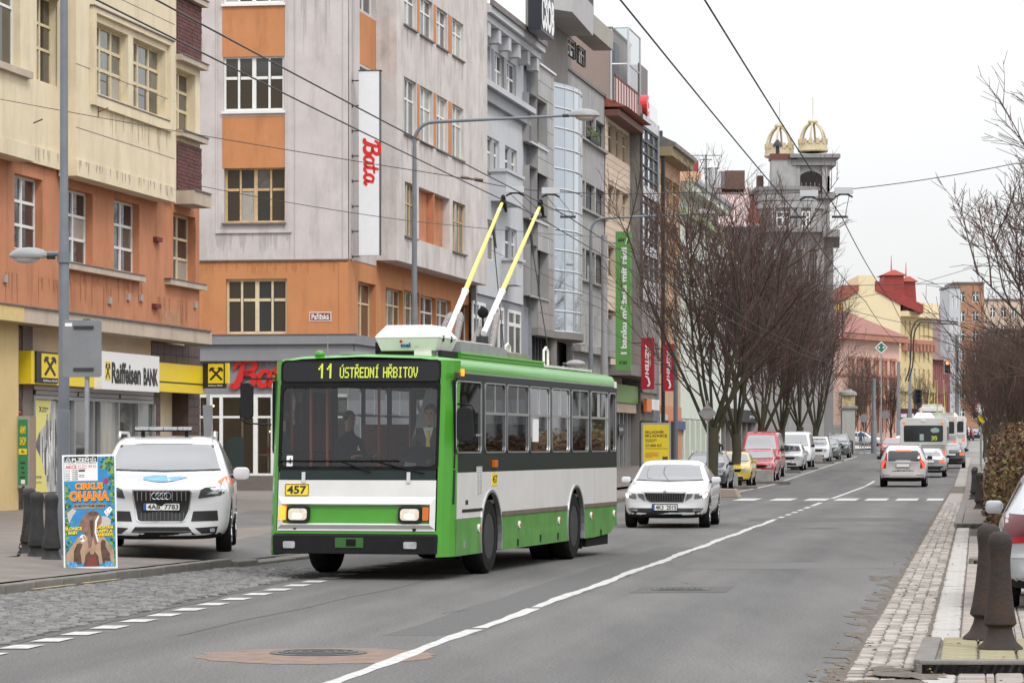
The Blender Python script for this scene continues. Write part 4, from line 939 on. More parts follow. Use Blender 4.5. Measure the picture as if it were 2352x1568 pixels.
def wn(fr, x0, x1, yt, yb, off=0, cols=2, rows=(.62,), fm=None, rec=.16, fw=.055, pm=None, one=False, mid=None, **k):
 """window seen at image columns x0..x1, rows yt..yb (at its left edge)."""
 a, c = fr.Uo(x0, off), fr.Uo(x1, off - (rec if isinstance(fr, Street) else 0)); return dict(a=a, c=c, z0=fr.Zo(yb, a, off), z1=fr.Zo(yt, a, off), cols=cols, rows=rows, fm=fm or WHITEP, rec=rec, fw=fw, pm=pm, one=one, mid=mid, **k)
def window(root, fr, w, off):
 a, c, z0, z1 = w['a'], w['c'], w['z0'], w['z1']; y = -off + w['rec']; fw = w['fw']; b = MB(fr.M)
 b.box(a, a + fw, y, y + .07, z0, z1); b.box(c - fw, c, y, y + .07, z0, z1); b.box(a + fw, c - fw, y, y + .07, z0, z0 + fw); b.box(a + fw, c - fw, y, y + .07, z1 - fw, z1)
 xs = [a + (c - a) * k / w['cols'] for k in range(w['cols'] + 1)]; zs = [z0, *[z0 + (z1 - z0) * r for r in w['rows']], z1]
 for k, x in enumerate(xs[1:-1]):
  h = fw * (.85 if w['mid'] is None or (k + 1) == w['mid'] else .45); b.box(x - h, x + h, y - .012, y + .06, z0 + fw, z1 - fw)
 for z in zs[1:-1]:
  for xa, xb in zip(xs, xs[1:]): b.box(xa + fw * .8, xb - fw * .8, y - .006, y + .06, z - fw * .6, z + fw * .6)
 f = b.build('window', w['fm'], root)
 ps = [(xs[i], xs[i + 1], zs[j], zs[j + 1]) for i in range(len(xs) - 1) for j in range(len(zs) - 1)] if not w['one'] else [(a, c, z0, z1)]
 base = w['pm'] or rnd.choice(WINGLASS)
 for (p, q, r_, s_) in ps:
  m = base if rnd.random() < .62 else rnd.choice(WINGLASS + [CURTAIN]); pb = MB(fr.M); t = rnd.uniform(-.01, .01)
  pb.poly(((p + .02, y + .03, r_ + .02), (q - .02, y + .03 + t, r_ + .02), (q - .02, y + .03 + t, s_ - .02), (p + .02, y + .03, s_ - .02))); pb.build('pane', m, f)
 if w.get('sill'):
  b = MB(fr.M); b.box(a - .08, c + .08, -off - w['sill'], y, z0 - .06, z0 - .005); b.build('sill', w.get('sm') or SILVER, f)
 return f
def wall(root, fr, name, m, u0, u1, z0, z1, off=0, wins=(), depth=None, holes=(), ends=True):
 hs = [(w['a'], w['c'], w['z0'], w['z1']) for w in wins]; b = MB(fr.M)
 wallgrid(b, u0, u1, z0, z1, hs + list(holes), -off, 0)
 for w in wins:
  bb = MB(); a, c, e, g = w['a'], w['c'], w['z0'], w['z1']; y0, y1 = -off, -off + w['rec'] + .06
  b.poly(((a, y0, e), (a, y1, e), (a, y1, g), (a, y0, g))); b.poly(((c, y0, e), (c, y1, e), (c, y1, g), (c, y0, g))); b.poly(((a, y0, e), (c, y0, e), (c, y1, e), (a, y1, e))); b.poly(((a, y0, g), (c, y0, g), (c, y1, g), (a, y1, g)))
 for h in holes:
  a, c, e, g = h; y0, y1 = -off, -off + 1.2
  b.poly(((a, y0, e), (a, y1, e), (a, y1, g), (a, y0, g))); b.poly(((c, y0, e), (c, y1, e), (c, y1, g), (c, y0, g))); b.poly(((a, y0, e), (c, y0, e), (c, y1, e), (a, y1, e))); b.poly(((a, y0, g), (c, y0, g), (c, y1, g), (a, y1, g))); b.poly(((a, y1, e), (c, y1, e), (c, y1, g), (a, y1, g)))
 if off and ends:
  for u in (u0, u1): b.poly(((u, -off, z0), (u, 0, z0), (u, 0, z1), (u, -off, z1)))
  b.poly(((u0, -off, z0), (u1, -off, z0), (u1, 0, z0), (u0, 0, z0))); b.poly(((u0, -off, z1), (u1, -off, z1), (u1, 0, z1), (u0, 0, z1)))
 o = b.build(name, m, root)
 for w in wins: window(root, fr, w, off)
 return o
def fbox(root, fr, name, m, u0, u1, o0, o1, z0, z1, **kw): b = MB(fr.M); b.box(u0, u1, -o1, -o0, z0, z1); return b.build(name, m, root, **kw)
def body(root, fr, m, u0, u1, z1, depth=12, z0=-.5, d0=.45):
 b = MB(fr.M); b.box(u0 + .01, u1 - .01, d0, depth, z0, z1 - .02); return b.build('building_body', m, root)
BEIGE = plaster('beige_plaster', (.70, .605, .43), .07, .25); ORANGE = plaster('orange_plaster', (.50, .22, .12), .10, .4); ORANGE2 = plaster('bright_orange_plaster', (.52, .23, .105), .07, .3)
LILAC = plaster('pale_lilac_plaster', (.545, .50, .49), .09, .32); FRONTW = plaster('stained_pale_plaster', (.57, .525, .50), .14, .42); GREYB = plaster('blue_grey_plaster', (.245, .25, .265), .05, .1)
MAROON = mat('maroon_tile', (.075, .042, .036), .5, var=.25, scale=5); SHING = [mat('maroon_shingle_a', (.13, .04, .035), .75, var=.25, scale=9), mat('maroon_shingle_b', (.10, .033, .03), .75, var=.3, scale=9)]
LEDGE = plaster('ledge_plaster', (.50, .42, .34), .1, .35); STONEG = plaster('grey_plinth', (.21, .175, .155), .1, .2); DARKIN = mat('dark_shop_interior', (.012, .010, .009), .8)
TIN = mat('tin_flashing', (.17, .15, .14), .6, metal=.3, var=.2)
# --- the beige and orange house with the bank
A = Street(0); HA = bld('corner_house', 'beige and orange plastered house with bay windows above the yellow bank sign', 0)
ue = A.Uo(458); body(HA, A, BEIGE, -14, ue, 17.5)
zl = A.Zo(708, 0); fbox(HA, A, 'ledge', LEDGE, -14, A.Uo(487, .75), 0, .75, zl - .36, zl); fbox(HA, A, 'ledge_flashing', TIN, -14, A.Uo(487, .80), .0, .80, zl + .003, zl + .04)
fbox(HA, A, 'ledge_end', mat('yellow_ledge', (.62, .46, .2), .8, var=.08), A.Uo(0) - 4, A.Uo(56, .77), .752, .77, zl - .36, zl - .003)
ws = [wn(A, 33, 80, 397, 570, rec=.2, fw=.06), wn(A, 152, 196, 430, 600, rec=.2, fw=.06), wn(A, 262, 304, 455, 620, rec=.2, fw=.06), wn(A, 398, 431, 487, 640, rec=.24, fm=CREAMP, fw=.06)]
for w in ws: w['rows'] = (.34, .66) if w['fm'] is WHITEP else (.34, .64)
for w in ws: w['pm'] = WINGLASS[0]
zb = A.Zo(345, 0)
wall(HA, A, 'orange_storey', ORANGE, -14, ue, zl, zb + .5, 0, ws)
for px0, px1, w in ((158, 335, ws[1]), (393, 476, ws[3])):
 fbox(HA, A, 'sill', LEDGE, A.Uo(px0, .18), A.Uo(px1, .18), 0, .18, w['z0'] - .20, w['z0'] - .05); fbox(HA, A, 'sill_flashing', TIN, A.Uo(px0, .2), A.Uo(px1, .2), 0, .2, w['z0'] - .047, w['z0'] - .02)
# recessed beige wall, two oriels, band with shingles
zt = 17.3
rw = wn(A, 80, 112, 8, 183, rec=.24, fm=CREAMP, rows=(.4, .68)); rw['z1'] = rw['z0'] + 2.2
wall(HA, A, 'beige_wall', BEIGE, -14, A.Uo(401), zb + .08, zt, .05, [rw])
fbox(HA, A, 'base_moulding', BEIGE, -14, A.Uo(401, .12), .05, .12, zb - .12, zb + .30)
o1e = A.Uo(77, .55); ow = wn(A, -60, 28, 0, 122, .55, fm=WHITEP, cols=3, rows=(.66,), rec=.2); ow['z1'] = ow['z0'] + 2.2
wall(HA, A, 'oriel', BEIGE, -14, o1e, zb + .16, zt, .55, [ow]); fbox(HA, A, 'oriel_base', BEIGE, -14, o1e + .02, .05, .58, zb - .22, zb + .155)
fbox(HA, A, 'sill', LEDGE, ow['a'] - .4, ow['c'] + .6, .55, .68, ow['z0'] - .16, ow['z0'])
o2a, o2e = A.Uo(175, .50), A.Uo(401, .50)
w1 = wn(A, 219, 278, 48, 212, .5, cols=3, rows=(.38, .68), rec=.2, fm=CREAMP, fw=.07); w2 = wn(A, 306, 364, 95, 248, .5, cols=3, rows=(.38, .68), rec=.2, fm=CREAMP, fw=.07)
w2['z0'] = w1['z0']; w2['z1'] = w1['z1']
for w in (w1, w2): w['pm'] = WINGLASS[2]
w3, w4 = dict(w1), dict(w2)
for w in (w3, w4): w['z0'] += 4.25; w['z1'] += 4.25
wall(HA, A, 'oriel', BEIGE, o2a, o2e, zb + .16, zt, .5, [w1, w2, w3, w4])
fbox(HA, A, 'oriel_base', BEIGE, o2a - .03, o2e + .02, .05, .53, zb - .26, zb + .155)
for dz in (0, 4.25):
 a, c, z0, z1 = w1['a'] - .45, w2['c'] + .5, w1['z0'] - .1 + dz, w1['z1'] + .18 + dz
 for q in ((a, c, z1, z1 + .14), (a, c, z0 - .26, z0), (a, a + .25, z0, z1), (c - .3, c, z0, z1)): fbox(HA, A, 'window_surround', BEIGE, q[0], q[1], .5, .60, q[2], q[3])
 fbox(HA, A, 'flashing', TIN, a - .05, c + .05, .5, .64, z1 + .143, z1 + .175); fbox(HA, A, 'flashing', TIN, w1['a'] - .1, w2['c'] + .1, .5, .62, z0 + .003, z0 + .03)
b = MB(A.M)
for z in (w1['z1'] + .85, w1['z1'] - 1.3, w1['z1'] - 2.9): b.box(o2a, o2e, -.503, -.49, z, z + .02)
b.build('plaster_joint', TIN, HA)
zs_ = [A.Zo(-40, A.Uo(401)), A.Zo(125, A.Uo(401)), A.Zo(150, A.Uo(401)), A.Zo(303, A.Uo(401)), A.Zo(318, A.Uo(401)), A.Zo(437, A.Uo(401))]
sw = wn(A, 403, 429, 155, 300, rec=.24, fm=CREAMP, cols=2, rows=(.38, .68), fw=.07)
u0, u1 = A.Uo(401), ue
wall(HA, A, 'beige_wall', BEIGE, u0, u1, zs_[5] - .3, zt, .02, [sw])
def shingles(z0, z1):
 p = tag(bpy.data.objects.new('shingle_panel', None)); COL.objects.link(p); p.parent = HA
 n = int((z1 - z0) / .105);
 for k in range(n):
  z = z0 + (z1 - z0) * k / n; x = u0 + .03 - (k % 2) * .18; dark = max(0, 1 - (z - z0) / .9)
  while x < u1 - .02:
   xe = min(x + .36, u1 - .02); xs = max(x, u0 + .03)
   if xe - xs > .05: piece('shingle', rnd.choice(SHING), p, xs, xe - .015, -.075 - rnd.uniform(0, .012), -.02, z, z + (z1 - z0) / n - .012)
   x += .36
 fbox(HA, A, 'shingle_backing', BLACKP, u0 + .02, u1 - .02, .02, .035, z0 - .03, z1)
shingles(zs_[5] + .06, zs_[4] - .05); shingles(zs_[1] + .06, zs_[1] + 1.75)
for z in (zs_[1], zs_[3] + .05, zs_[1] + 1.85): fbox(HA, A, 'sill', LEDGE, u0 - .02, u1 + .15, .02, .24, z - .16, z); fbox(HA, A, 'sill_flashing', TIN, u0 - .02, u1 + .18, .02, .27, z + .003, z + .03)
fbox(HA, A, 'ledge', LEDGE, u0 - .1, A.Uo(486, .62), .02, .62, zs_[5] - .40, zs_[5] - .02); fbox(HA, A, 'ledge_flashing', TIN, u0 - .1, A.Uo(487, .66), .02, .66, zs_[5] - .017, zs_[5] + .02)
for px, py in ((358, 550), (355, 703)):
 u = A.Uo(px); z = A.Zo(py, u); fbox(HA, A, 'wall_bracket', mat('rust_red_bracket', (.13, .02, .015), .7), u - .28, u + .28, 0, .12, z - .06, z + .06)
for px, py in ((250, 690), (293, 682), (322, 684), (447, 700), (10, 640)):
 u = A.Uo(px); z = A.Zo(py, u); fbox(HA, A, 'wall_box', mat('junction_box', (.36, .32, .28), .6), u - .12, u + .12, 0, .06, z - .09, z + .09)
u = A.Uo(392); z = A.Zo(728, u); fbox(HA, A, 'plaster_repair', mat('repair_plaster', (.42, .22, .12), .9, var=.2), u - .9, u + .9, 0, .006, z - .22, z + .2)
for px, py in ((225, 258), (72, 285)):
 u = A.Uo(px, .5); z = A.Zo(py, u, .5); b = MB(A.M); b.tube([(u, -.5, z - .14), (u, -.5, z + .14)], .02, 6); b.tube([(u, -.5, z), (u + .1, -.75, z + .12)], .018, 6); b.build('wire_bracket', DARKMETAL if px < 100 else mat('rust', (.2, .08, .03), .8), HA)
# ground floor: tiled piers, cream fascia, shop windows, doorway
g1, g2, g3 = A.Uo(70), A.Uo(345), A.Uo(365)
zw0, zw1, zs0, zs1 = A.Zo(1140, A.Uo(75)), A.Zo(912, A.Uo(75)), A.Zo(885, A.Uo(75)), A.Zo(806, A.Uo(72))
wall(HA, A, 'yellow_pier', mat('pale_yellow_plaster', (.60, .45, .22), .9, var=.06, scale=1, stain=.1), -14, A.Uo(15), -.3, zl - .36, .3)
wall(HA, A, 'fascia', plaster('cream_fascia', (.62, .50, .37)), g1, g2, zs0, zl - .36, .02)
def tiles(px0, px1, z0, z1, off=.03, label=None):
 ua, ub = A.Uo(px0), A.Uo(px1); n = max(1, int((z1 - z0) / .25)); m = max(1, round((ub - ua) / .62))
 fbox(HA, A, 'tile_backing', JOINT, ua, ub, 0, off - .015, z0, z1)
 for k in range(n):
  for j in range(m): piece('tile', MAROON, HA, ua + (ub - ua) * j / m + .01, ua + (ub - ua) * (j + 1) / m - .01, -off - rnd.uniform(0, .006), -off + .02, z0 + (z1 - z0) * k / n + .008, z0 + (z1 - z0) * (k + 1) / n - .008)
tiles(15, 48, .1, zl - .4); wall(HA, A, 'grey_pier', STONEG, A.Uo(48), g1, .0, zl - .36, .06)
dz1 = A.Zo(890, A.Uo(368))
tiles(345, 366, .1, dz1); tiles(345, 457, dz1 + .02, zl - .40); tiles(430, 457, .1, dz1)
fbox(HA, A, 'doorway', DARKIN, A.Uo(366), A.Uo(430), -1.5, -1.4, 0, dz1)
a, c = A.Uo(366), A.Uo(430); b = MB(A.M); b.poly(((a, 0, 0), (a, 1.4, 0), (a, 1.4, dz1), (a, 0, dz1))); b.build('door_reveal', MAROON, HA); b = MB(A.M); b.poly(((c, 0, 0), (c, 1.4, 0), (c, 1.4, dz1), (c, 0, dz1))); b.build('door_reveal', MAROON, HA)
b = MB(A.M); b.box(A.Uo(372), A.Uo(372) + .08, .9, .96, .1, 2.3); b.box(A.Uo(398), A.Uo(398) + .06, .9, .96, .1, 2.3); b.build('door_leaf', PLASTIC, HA)
fbox(HA, A, 'plinth', STONEG, g1, g2, .0, .05, -.2, zw0 - .02)
# shop window: louvres, frames, panes, poster
SHOPGL = mat('shop_glass', (.06, .065, .062), .03, spec=.9, var=.5, scale=1.2, aniso=(.8, .8, .35)); PALEGL = mat('frosted_shop_glass', (.34, .345, .33), .12, spec=.7, var=.2, scale=1.5, aniso=(2, 2, .4))
ALU = mat('shop_aluminium', (.42, .42, .42), .4, metal=.6, var=.06)
sh = tag(bpy.data.objects.new('shop_window', None)); COL.objects.link(sh); sh.parent = HA
fbox(sh, A, 'frame_rail', ALU, g1, g2, .0, .1, zw1 - .04, zw1 + .05); fbox(sh, A, 'frame_rail', ALU, g1, g2, 0, .1, zw0 - .06, zw0 + .06); fbox(sh, A, 'frame_rail', ALU, g1, g2, 0, .1, zs0 - .10, zs0)
edges = [70, 127, 162, 206, 222, 264, 309, 347]
for k, px in enumerate(edges): u = A.Uo(px); fbox(sh, A, 'mullion', ALU, u - .05, u + .05, 0, .12, zw0 + .06, zw1 - .04)
for k, (p, q) in enumerate(zip(edges, edges[1:])): fbox(sh, A, 'pane', PALEGL if k in (4,) else SHOPGL, A.Uo(p) + .05, A.Uo(q) - .05, .0, .03, zw0 + .06, zw1 - .04)
for p, q in ((75, 172), (174, 268), (270, 347)):
 ua, ub = A.Uo(p), A.Uo(q); lv = fbox(sh, A, 'louvre', DARKMETAL, ua, ub, 0, .03, zw1 + .06, zs0 - .11)
 for k in range(7): z = zw1 + .07 + k * (zs0 - .12 - zw1 - .07) / 7; piece('slat', ALU, sh, ua + .04, ub - .04, -.08, -.04, z, z + .018)
# window poster of the bank
ua, ub = A.Uo(72), A.Uo(127); PYEL = mat('poster_yellow', (.72, .66, .20), .5); PGR = mat('poster_grey', (.45, .45, .44), .5, var=.5, scale=3, aniso=(3, 3, .6)); PGD = mat('poster_dark', (.12, .12, .12), .5, var=.5, scale=4)
pw = fbox(HA, A, 'window_poster', PGR, ua, ub, .03, .05, zw0 + .1, zw1 - .06); H_ = zw1 - zw0 - .16; W_ = ub - ua
pq = lambda pts, y, m, nm: (lambda b: (b.poly([(ua + x * W_, -y, zw0 + .1 + z * H_) for x, z in pts]), b.build(nm, m, pw))[1])(MB(A.M))
pq([(0, .0), (.62, 0), (.30, .42), (.08, .52), (.22, .64), (.62, .78), (.75, 1), (0, 1)], .054, PYEL, 'yellow_field'); pq([(.06, .51), (.28, .66), (.28, .38)], .056, PGD, 'grey_wedge')
r_ = random.Random(5)
for k in range(26):
 x = r_.uniform(.35, .95); z = r_.uniform(.05, .7); h = r_.uniform(.08, .3); w = r_.uniform(.02, .06); pq([(x, z), (x + w, z), (x + w * .6, z + h), (x - w * .2, z + h)], .055 + k * .0002, r_.choice((WHITE, PGD, PGR)), 'figure_shape')
text(pw, 'X', BLACKP, ua + .22 * W_, ua + .34 * W_, zw0 + .1 + .87 * H_, zw0 + .1 + .93 * H_, -.056, A.M, bold=.05); text(pw, 'Raiffeisen', BLACKP, ua + .36 * W_, ua + .62 * W_, zw0 + .1 + .90 * H_, zw0 + .1 + .93 * H_, -.056, A.M); text(pw, 'BANK', BLACKP, ua + .36 * W_, ua + .56 * W_, zw0 + .1 + .87 * H_, zw0 + .1 + .893 * H_, -.056, A.M)
text(pw, '800 900 900', BLACKP, ua + .05 * W_, ua + .33 * W_, zw0 + .1 + .15 * H_, zw0 + .1 + .18 * H_, -.056, A.M); text(pw, 'www.rb.cz', BLACKP, ua + .05 * W_, ua + .33 * W_, zw0 + .1 + .10 * H_, zw0 + .1 + .12 * H_, -.056, A.M)
# bank sign band
sg = thing('bank_sign', 'long yellow, white and black bank sign band under the orange storey', 'sign', tuple(P0), BA)
ya, yb_ = A.Uo(72, .35), A.Uo(470, .35)
fbox(sg, A, 'yellow_band', YELP, ya, yb_, .02, .35, zs0 + .02, zs1 - .02); fbox(sg, A, 'band_line', BLACKP, A.Uo(366, .36), yb_, .35, .356, zs0 + .27, zs0 + .31)
def gable(b, cx, cz, w, h, y, M):
 for sgn in (1, -1):
  pts = [(-.44, -.40), (-.32, -.48), (.30, .22), (.42, .10), (.46, .26), (.36, .42), (.18, .44), (.06, .34), (.19, .30)]
  b.prism([(cx + sgn * p * w, cz + q * h) for p, q in pts], 'y', y - (.002 if sgn > 0 else 0), y + .004)
ua, ub = A.Uo(84, .40), A.Uo(134, .40)
k1 = fbox(sg, A, 'black_panel', BLACKP, ua, ub, .02, .40, zs0 + .06, zs1 - .02); h_ = zs1 - zs0
fbox(k1, A, 'yellow_square', YELP, ua + (ub - ua) * .22, ub - .05, .40, .41, zs0 + .22 * h_, zs1 - .08 * h_)
b = MB(A.M); gable(b, ua + (ub - ua) * .60, zs0 + .57 * h_, (ub - ua) * .62, h_ * .62, -.415, None); b.build('gable_cross', BLACKP, k1); text(k1, 'Raiffeisen BANK', WHITE, ua + .3 * (ub - ua), ub - .05, zs0 + .11 * h_, zs0 + .17 * h_, -.405, A.M)
ua, ub = A.Uo(234, .55), A.Uo(366, .55); k2 = fbox(sg, A, 'white_panel', WHITE, ua, ub, .02, .55, zs0 - .02, zs1 + .12); w_ = ub - ua; h_ = zs1 - zs0 + .14
fbox(k2, A, 'yellow_square', YELP, ua + .05 * w_, ua + .14 * w_, .55, .556, zs0 + .22 * h_, zs0 + .72 * h_); b = MB(A.M); gable(b, ua + .095 * w_, zs0 + .47 * h_, .085 * w_, .45 * h_, -.56, None); b.build('gable_cross', BLACKP, k2)
text(k2, 'Raiffeisen', BLACKP, ua + .16 * w_, ua + .66 * w_, zs0 + .15 * h_, zs0 + .72 * h_, -.56, A.M, bold=.035); text(k2, 'BANK', BLACKP, ua + .71 * w_, ua + .97 * w_, zs0 + .15 * h_, zs0 + .63 * h_, -.56, A.M, bold=.035)
FA = Flank(0, A.Uo(470, .35)); ua, ub = FA.Uo(470), FA.Uo(525); zb0, zb1 = FA.Zo(890, 0), FA.Zo(836, 0)
k3 = thing('projecting_bank_sign', 'square black and yellow crossed-gables bank sign projecting at the end of the band', 'sign', tuple(P0), BA)
fbox(k3, FA, 'black_box', BLACKP, ua, ub - .06, -.02, .20, zb0 - .02, zb1 + .02); fbox(k3, FA, 'yellow_square', YELP, ua + .16, ub - .10, .20, .21, zb0 + .12, zb1 - .0); fbox(k3, FA, 'yellow_edge', YELP, ub - .06, ub + .03, -.02, .18, zb0 + .12, zb1 + .02)
b = MB(FA.M); gable(b, (ua + ub) / 2 + .04, (zb0 + zb1) / 2 + .06, .46, .42, -.214, None); b.build('gable_cross', BLACKP, k3); text(k3, 'Raiffeisen BANK', WHITE, ua + .16, ub - .12, zb0 + .03, zb0 + .08, -.206, FA.M)
# army shop board
as_ = thing('shop_board', 'upright green ARMY SHOP board in a grey metal box by the bank window', 'sign', tuple(P0), BA)
FB = Flank(0, A.Uo(22, .1)); ua, ub = FB.Uo(40), FB.Uo(68); z0, z1 = FB.Zo(1120, 0), FB.Zo(955, 0)
fbox(as_, FB, 'metal_box', mat('tan_metal_box', (.27, .20, .155), .7, var=.08), FB.Uo(17), ub, -.5, .0, z0, z1); fbox(as_, FB, 'rim', ALU, ua - .02, ub, 0, .02, z0, z1)
fbox(as_, FB, 'green_face', mat('board_green', (.03, .22, .085), .5), ua + .03, ub - .04, .02, .03, z0 + .08, z1 - .08); w_ = ub - ua
text(as_, 'ARMY', YELP, ua + .07, ub - .08, z1 - .42, z1 - .24, -.034, FB.M, bold=.03); text(as_, 'SHOP', YELP, ua + .07, ub - .08, z1 - .70, z1 - .50, -.034, FB.M, bold=.03)
fbox(as_, FB, 'yellow_arrow', YELP, ua + .04, ub - .06, .03, .033, z1 - .92, z1 - .78); text(as_, '40 m', BLACKP, ua + .11, ub - .12, z1 - .89, z1 - .81, -.036, FB.M, bold=.03)
for k in range(7): z = z1 - 1.10 - k * .115; fbox(as_, FB, 'print_line', mat('board_dark_green', (.012, .06, .03), .5), ua + .08 + .02 * (k % 3), ub - .10 - .015 * ((k * 2) % 3), .03, .032, z - .05, z)
fbox(as_, FB, 'sticker', WHITE, ua + .10, ua + .20, .03, .034, z0 + .10, z0 + .2)
b = MB(FB.M); b.ball(((ua + FB.Uo(40)) / 2 - .05, .15, z1 + .06), .09, 10); b.build('red_lamp', REDLENS, as_, smooth=True)
# --- the corner house with the shoe shop
uc = A.Uo(800); B = Street(uc); HB = bld('corner_house', 'pale lilac and orange corner house with a red script shoe shop sign', uc); FL = Flank(uc, uc)
ul = FL.Uo(380); ur = A.Uo(1078)
body(HB, B, LILAC, uc + 3.2, ur, 21, 12, d0=1.5)
za, zc = FL.Zo(597, 0), FL.Zo(770, 0); ztop = 21
def fw_(x0, x1, yt, yb, **k): return wn(FL, x0, x1, yt, yb, **k)
w_or = fw_(519, 659, 641, 767, cols=4, rows=(.62,), fm=CREAMP, rec=.14, fw=.085, mid=2)
wall(HB, FL, 'orange_storey', ORANGE2, ul, 0, zc, za, 0, [w_or])
fbox(HB, FL, 'corner_pilaster', ORANGE2, FL.Uo(779), .0, 0, .03, zc, za - .08); fbox(HB, FL, 'flashing', TIN, ul, .04, 0, .07, za - .01, za + .04)
w_wo = fw_(515, 655, 385, 512, cols=4, rows=(.60,), fm=WOODP, rec=.22, fw=.075, mid=2); w_wh = fw_(513, 653, 130, 256, cols=4, rows=(.60,), fm=WHITEP, rec=.10, fw=.085, mid=2)
w_up = dict(w_wh); w_up['z0'] = FL.Zo(3, 0); w_up['z1'] = w_up['z0'] + 1.8
for w in (w_wo, w_wh, w_or): w['pm'] = WINGLASS[3]
wall(HB, FL, 'lilac_wall', LILAC, ul, 0, za + .04, ztop, .02, [w_wo, w_wh, w_up], ends=False)
for z0, z1 in ((FL.Zo(383, 0), FL.Zo(264, 0)), (FL.Zo(126, 0), FL.Zo(5, 0))): fbox(HB, FL, 'orange_panel', ORANGE2, FL.Uo(511), FL.Uo(654), .02, .032, z0, z1)
fbox(HB, FL, 'sill', WHITEP, FL.Uo(510), FL.Uo(656), .02, .12, w_wh['z0'] - .10, w_wh['z0'] - .01); fbox(HB, FL, 'sill', WHITEP, FL.Uo(510), FL.Uo(656), .02, .12, w_up['z0'] - .10, w_up['z0'] - .01); fbox(HB, FL, 'sill', TIN, FL.Uo(511), FL.Uo(658), .02, .14, w_wo['z0'] - .07, w_wo['z0'] - .01)
for px0, px1, z0, z1 in ((497, 511, FL.Zo(530, 0), ztop), (656, 669, FL.Zo(530, 0), ztop)): fbox(HB, FL, 'niche_edge', LILAC, FL.Uo(px0), FL.Uo(px0) + .05, .02, .06, z0, z1)
fbox(HB, FL, 'niche_sill', LILAC, FL.Uo(497), FL.Uo(670), .02, .09, FL.Zo(533, 0), FL.Zo(528, 0))
for px in (676, 786): b = MB(FL.M); b.box(FL.Uo(px), FL.Uo(px) + .025, -.035, -.02, za + .1, ztop); b.build('conduit', mat('faded_conduit', (.42, .40, .39), .8), HB)
# shop storey
z1_, z2_, z3_, z4_ = FL.Zo(830, 0), FL.Zo(905, 0), FL.Zo(1092, 0), FL.Zo(1136, 0)
fbox(HB, FL, 'cornice', GREYB, ul, .32, 0, .32, FL.Zo(790, 0), zc + .02); fbox(HB, FL, 'cornice', GREYB, ul, .20, 0, .20, FL.Zo(812, 0), FL.Zo(790, 0) - .003); fbox(HB, FL, 'cornice', GREYB, ul, .26, 0, .26, FL.Zo(828, 0), FL.Zo(812, 0) - .003); fbox(HB, FL, 'flashing', TIN, ul, .34, 0, .35, zc + .023, zc + .05)
wall(HB, FL, 'sign_fascia', GREYB, ul, 0, z2_, z1_ + .05, .01, ends=False)
fbox(HB, FL, 'plinth', mat('brown_grey_plinth', (.15, .125, .115), .85, var=.1), ul, 0, 0, .06, -.2, z3_)
ix = mat('lit_shop_wall', (.10, .055, .03), .8, var=.5, scale=.6); b = MB(FL.M); b.box(ul, -.1, 2.6, 2.7, 0, z2_); b.build('shop_back_wall', ix, HB)
fbox(HB, FL, 'shop_ceiling', mat('shop_ceiling', (.30, .19, .08), .8), ul, -.1, -2.6, -.1, z2_ - .02, z2_); fbox(HB, FL, 'shop_floor', ix, ul, -.1, -2.6, -.1, z3_ - .05, z3_)
fr_ = tag(bpy.data.objects.new('shop_window', None)); COL.objects.link(fr_); fr_.parent = HB
for px in (456, 484, 508, 626, 640, 700, 760): fbox(fr_, FL, 'frame_post', WHITEP, FL.Uo(px) - .06, FL.Uo(px) + .06, -.08, .02, z3_, z2_)
b0 = FL.Uo(587); fbox(fr_, FL, 'frame_post', WHITEP, b0 - .08, b0 + .08, -.08, .03, z3_, z2_)
for z, a in ((z2_ - .04, .06), (FL.Zo(957, 0), .04), (z3_ + .03, .05)): fbox(fr_, FL, 'frame_rail', WHITEP, ul, -.05, -.06, .01, z - a, z + a)
b = MB(FL.M); b.poly(((ul, .04, z3_), (-.05, .04, z3_), (-.05, .04, z2_), (ul, .04, z2_))); b.build('pane', glassy('shop_window_glass', (.8, .77, .73), .03), fr_)
for px in (548, 608): fbox(fr_, FL, 'display_post', WHITEP, FL.Uo(px) - .03, FL.Uo(px) + .03, -.6, -.54, z3_, FL.Zo(957, 0))
fbox(fr_, FL, 'display_shelf', mat('pale_shelf', (.4, .35, .3), .6), FL.Uo(590), FL.Uo(640), -1.0, -.3, FL.Zo(1046, 0), FL.Zo(1042, 0))
b = MB(FL.M); b.prism([(FL.Uo(512), FL.Zo(1082, 0)), (FL.Uo(556), FL.Zo(1082, 0)), (FL.Uo(556), FL.Zo(1003, 0)), (FL.Uo(527), FL.Zo(1003, 0)), (FL.Uo(510), FL.Zo(1017, 0))], 'y', .3, .34); b.build('blue_display', mat('teal_board', (.03, .16, .22), .6), HB)
u = FL.Uo(613); z = FL.Zo(1040, 0); b = MB(FL.M); b.box(u - .14, u + .14, .5, .7, z, z + .22); b.ball((u, .6, z + .30), .10, 8); b.build('red_bag', mat('red_leather', (.45, .03, .02), .5), HB)
LAMPW = mat('warm_spot', (.8, .6, .3), .4, emit=(1, .75, .42), est=3.0)
for px, py in ((609, 933), (637, 940), (600, 990), (470, 930), (540, 925)): u = FL.Uo(px); z = FL.Zo(py, 0); b = MB(FL.M); b.ball((u, 1.2, z), .045, 8); b.build('spot_lamp', LAMPW, HB)
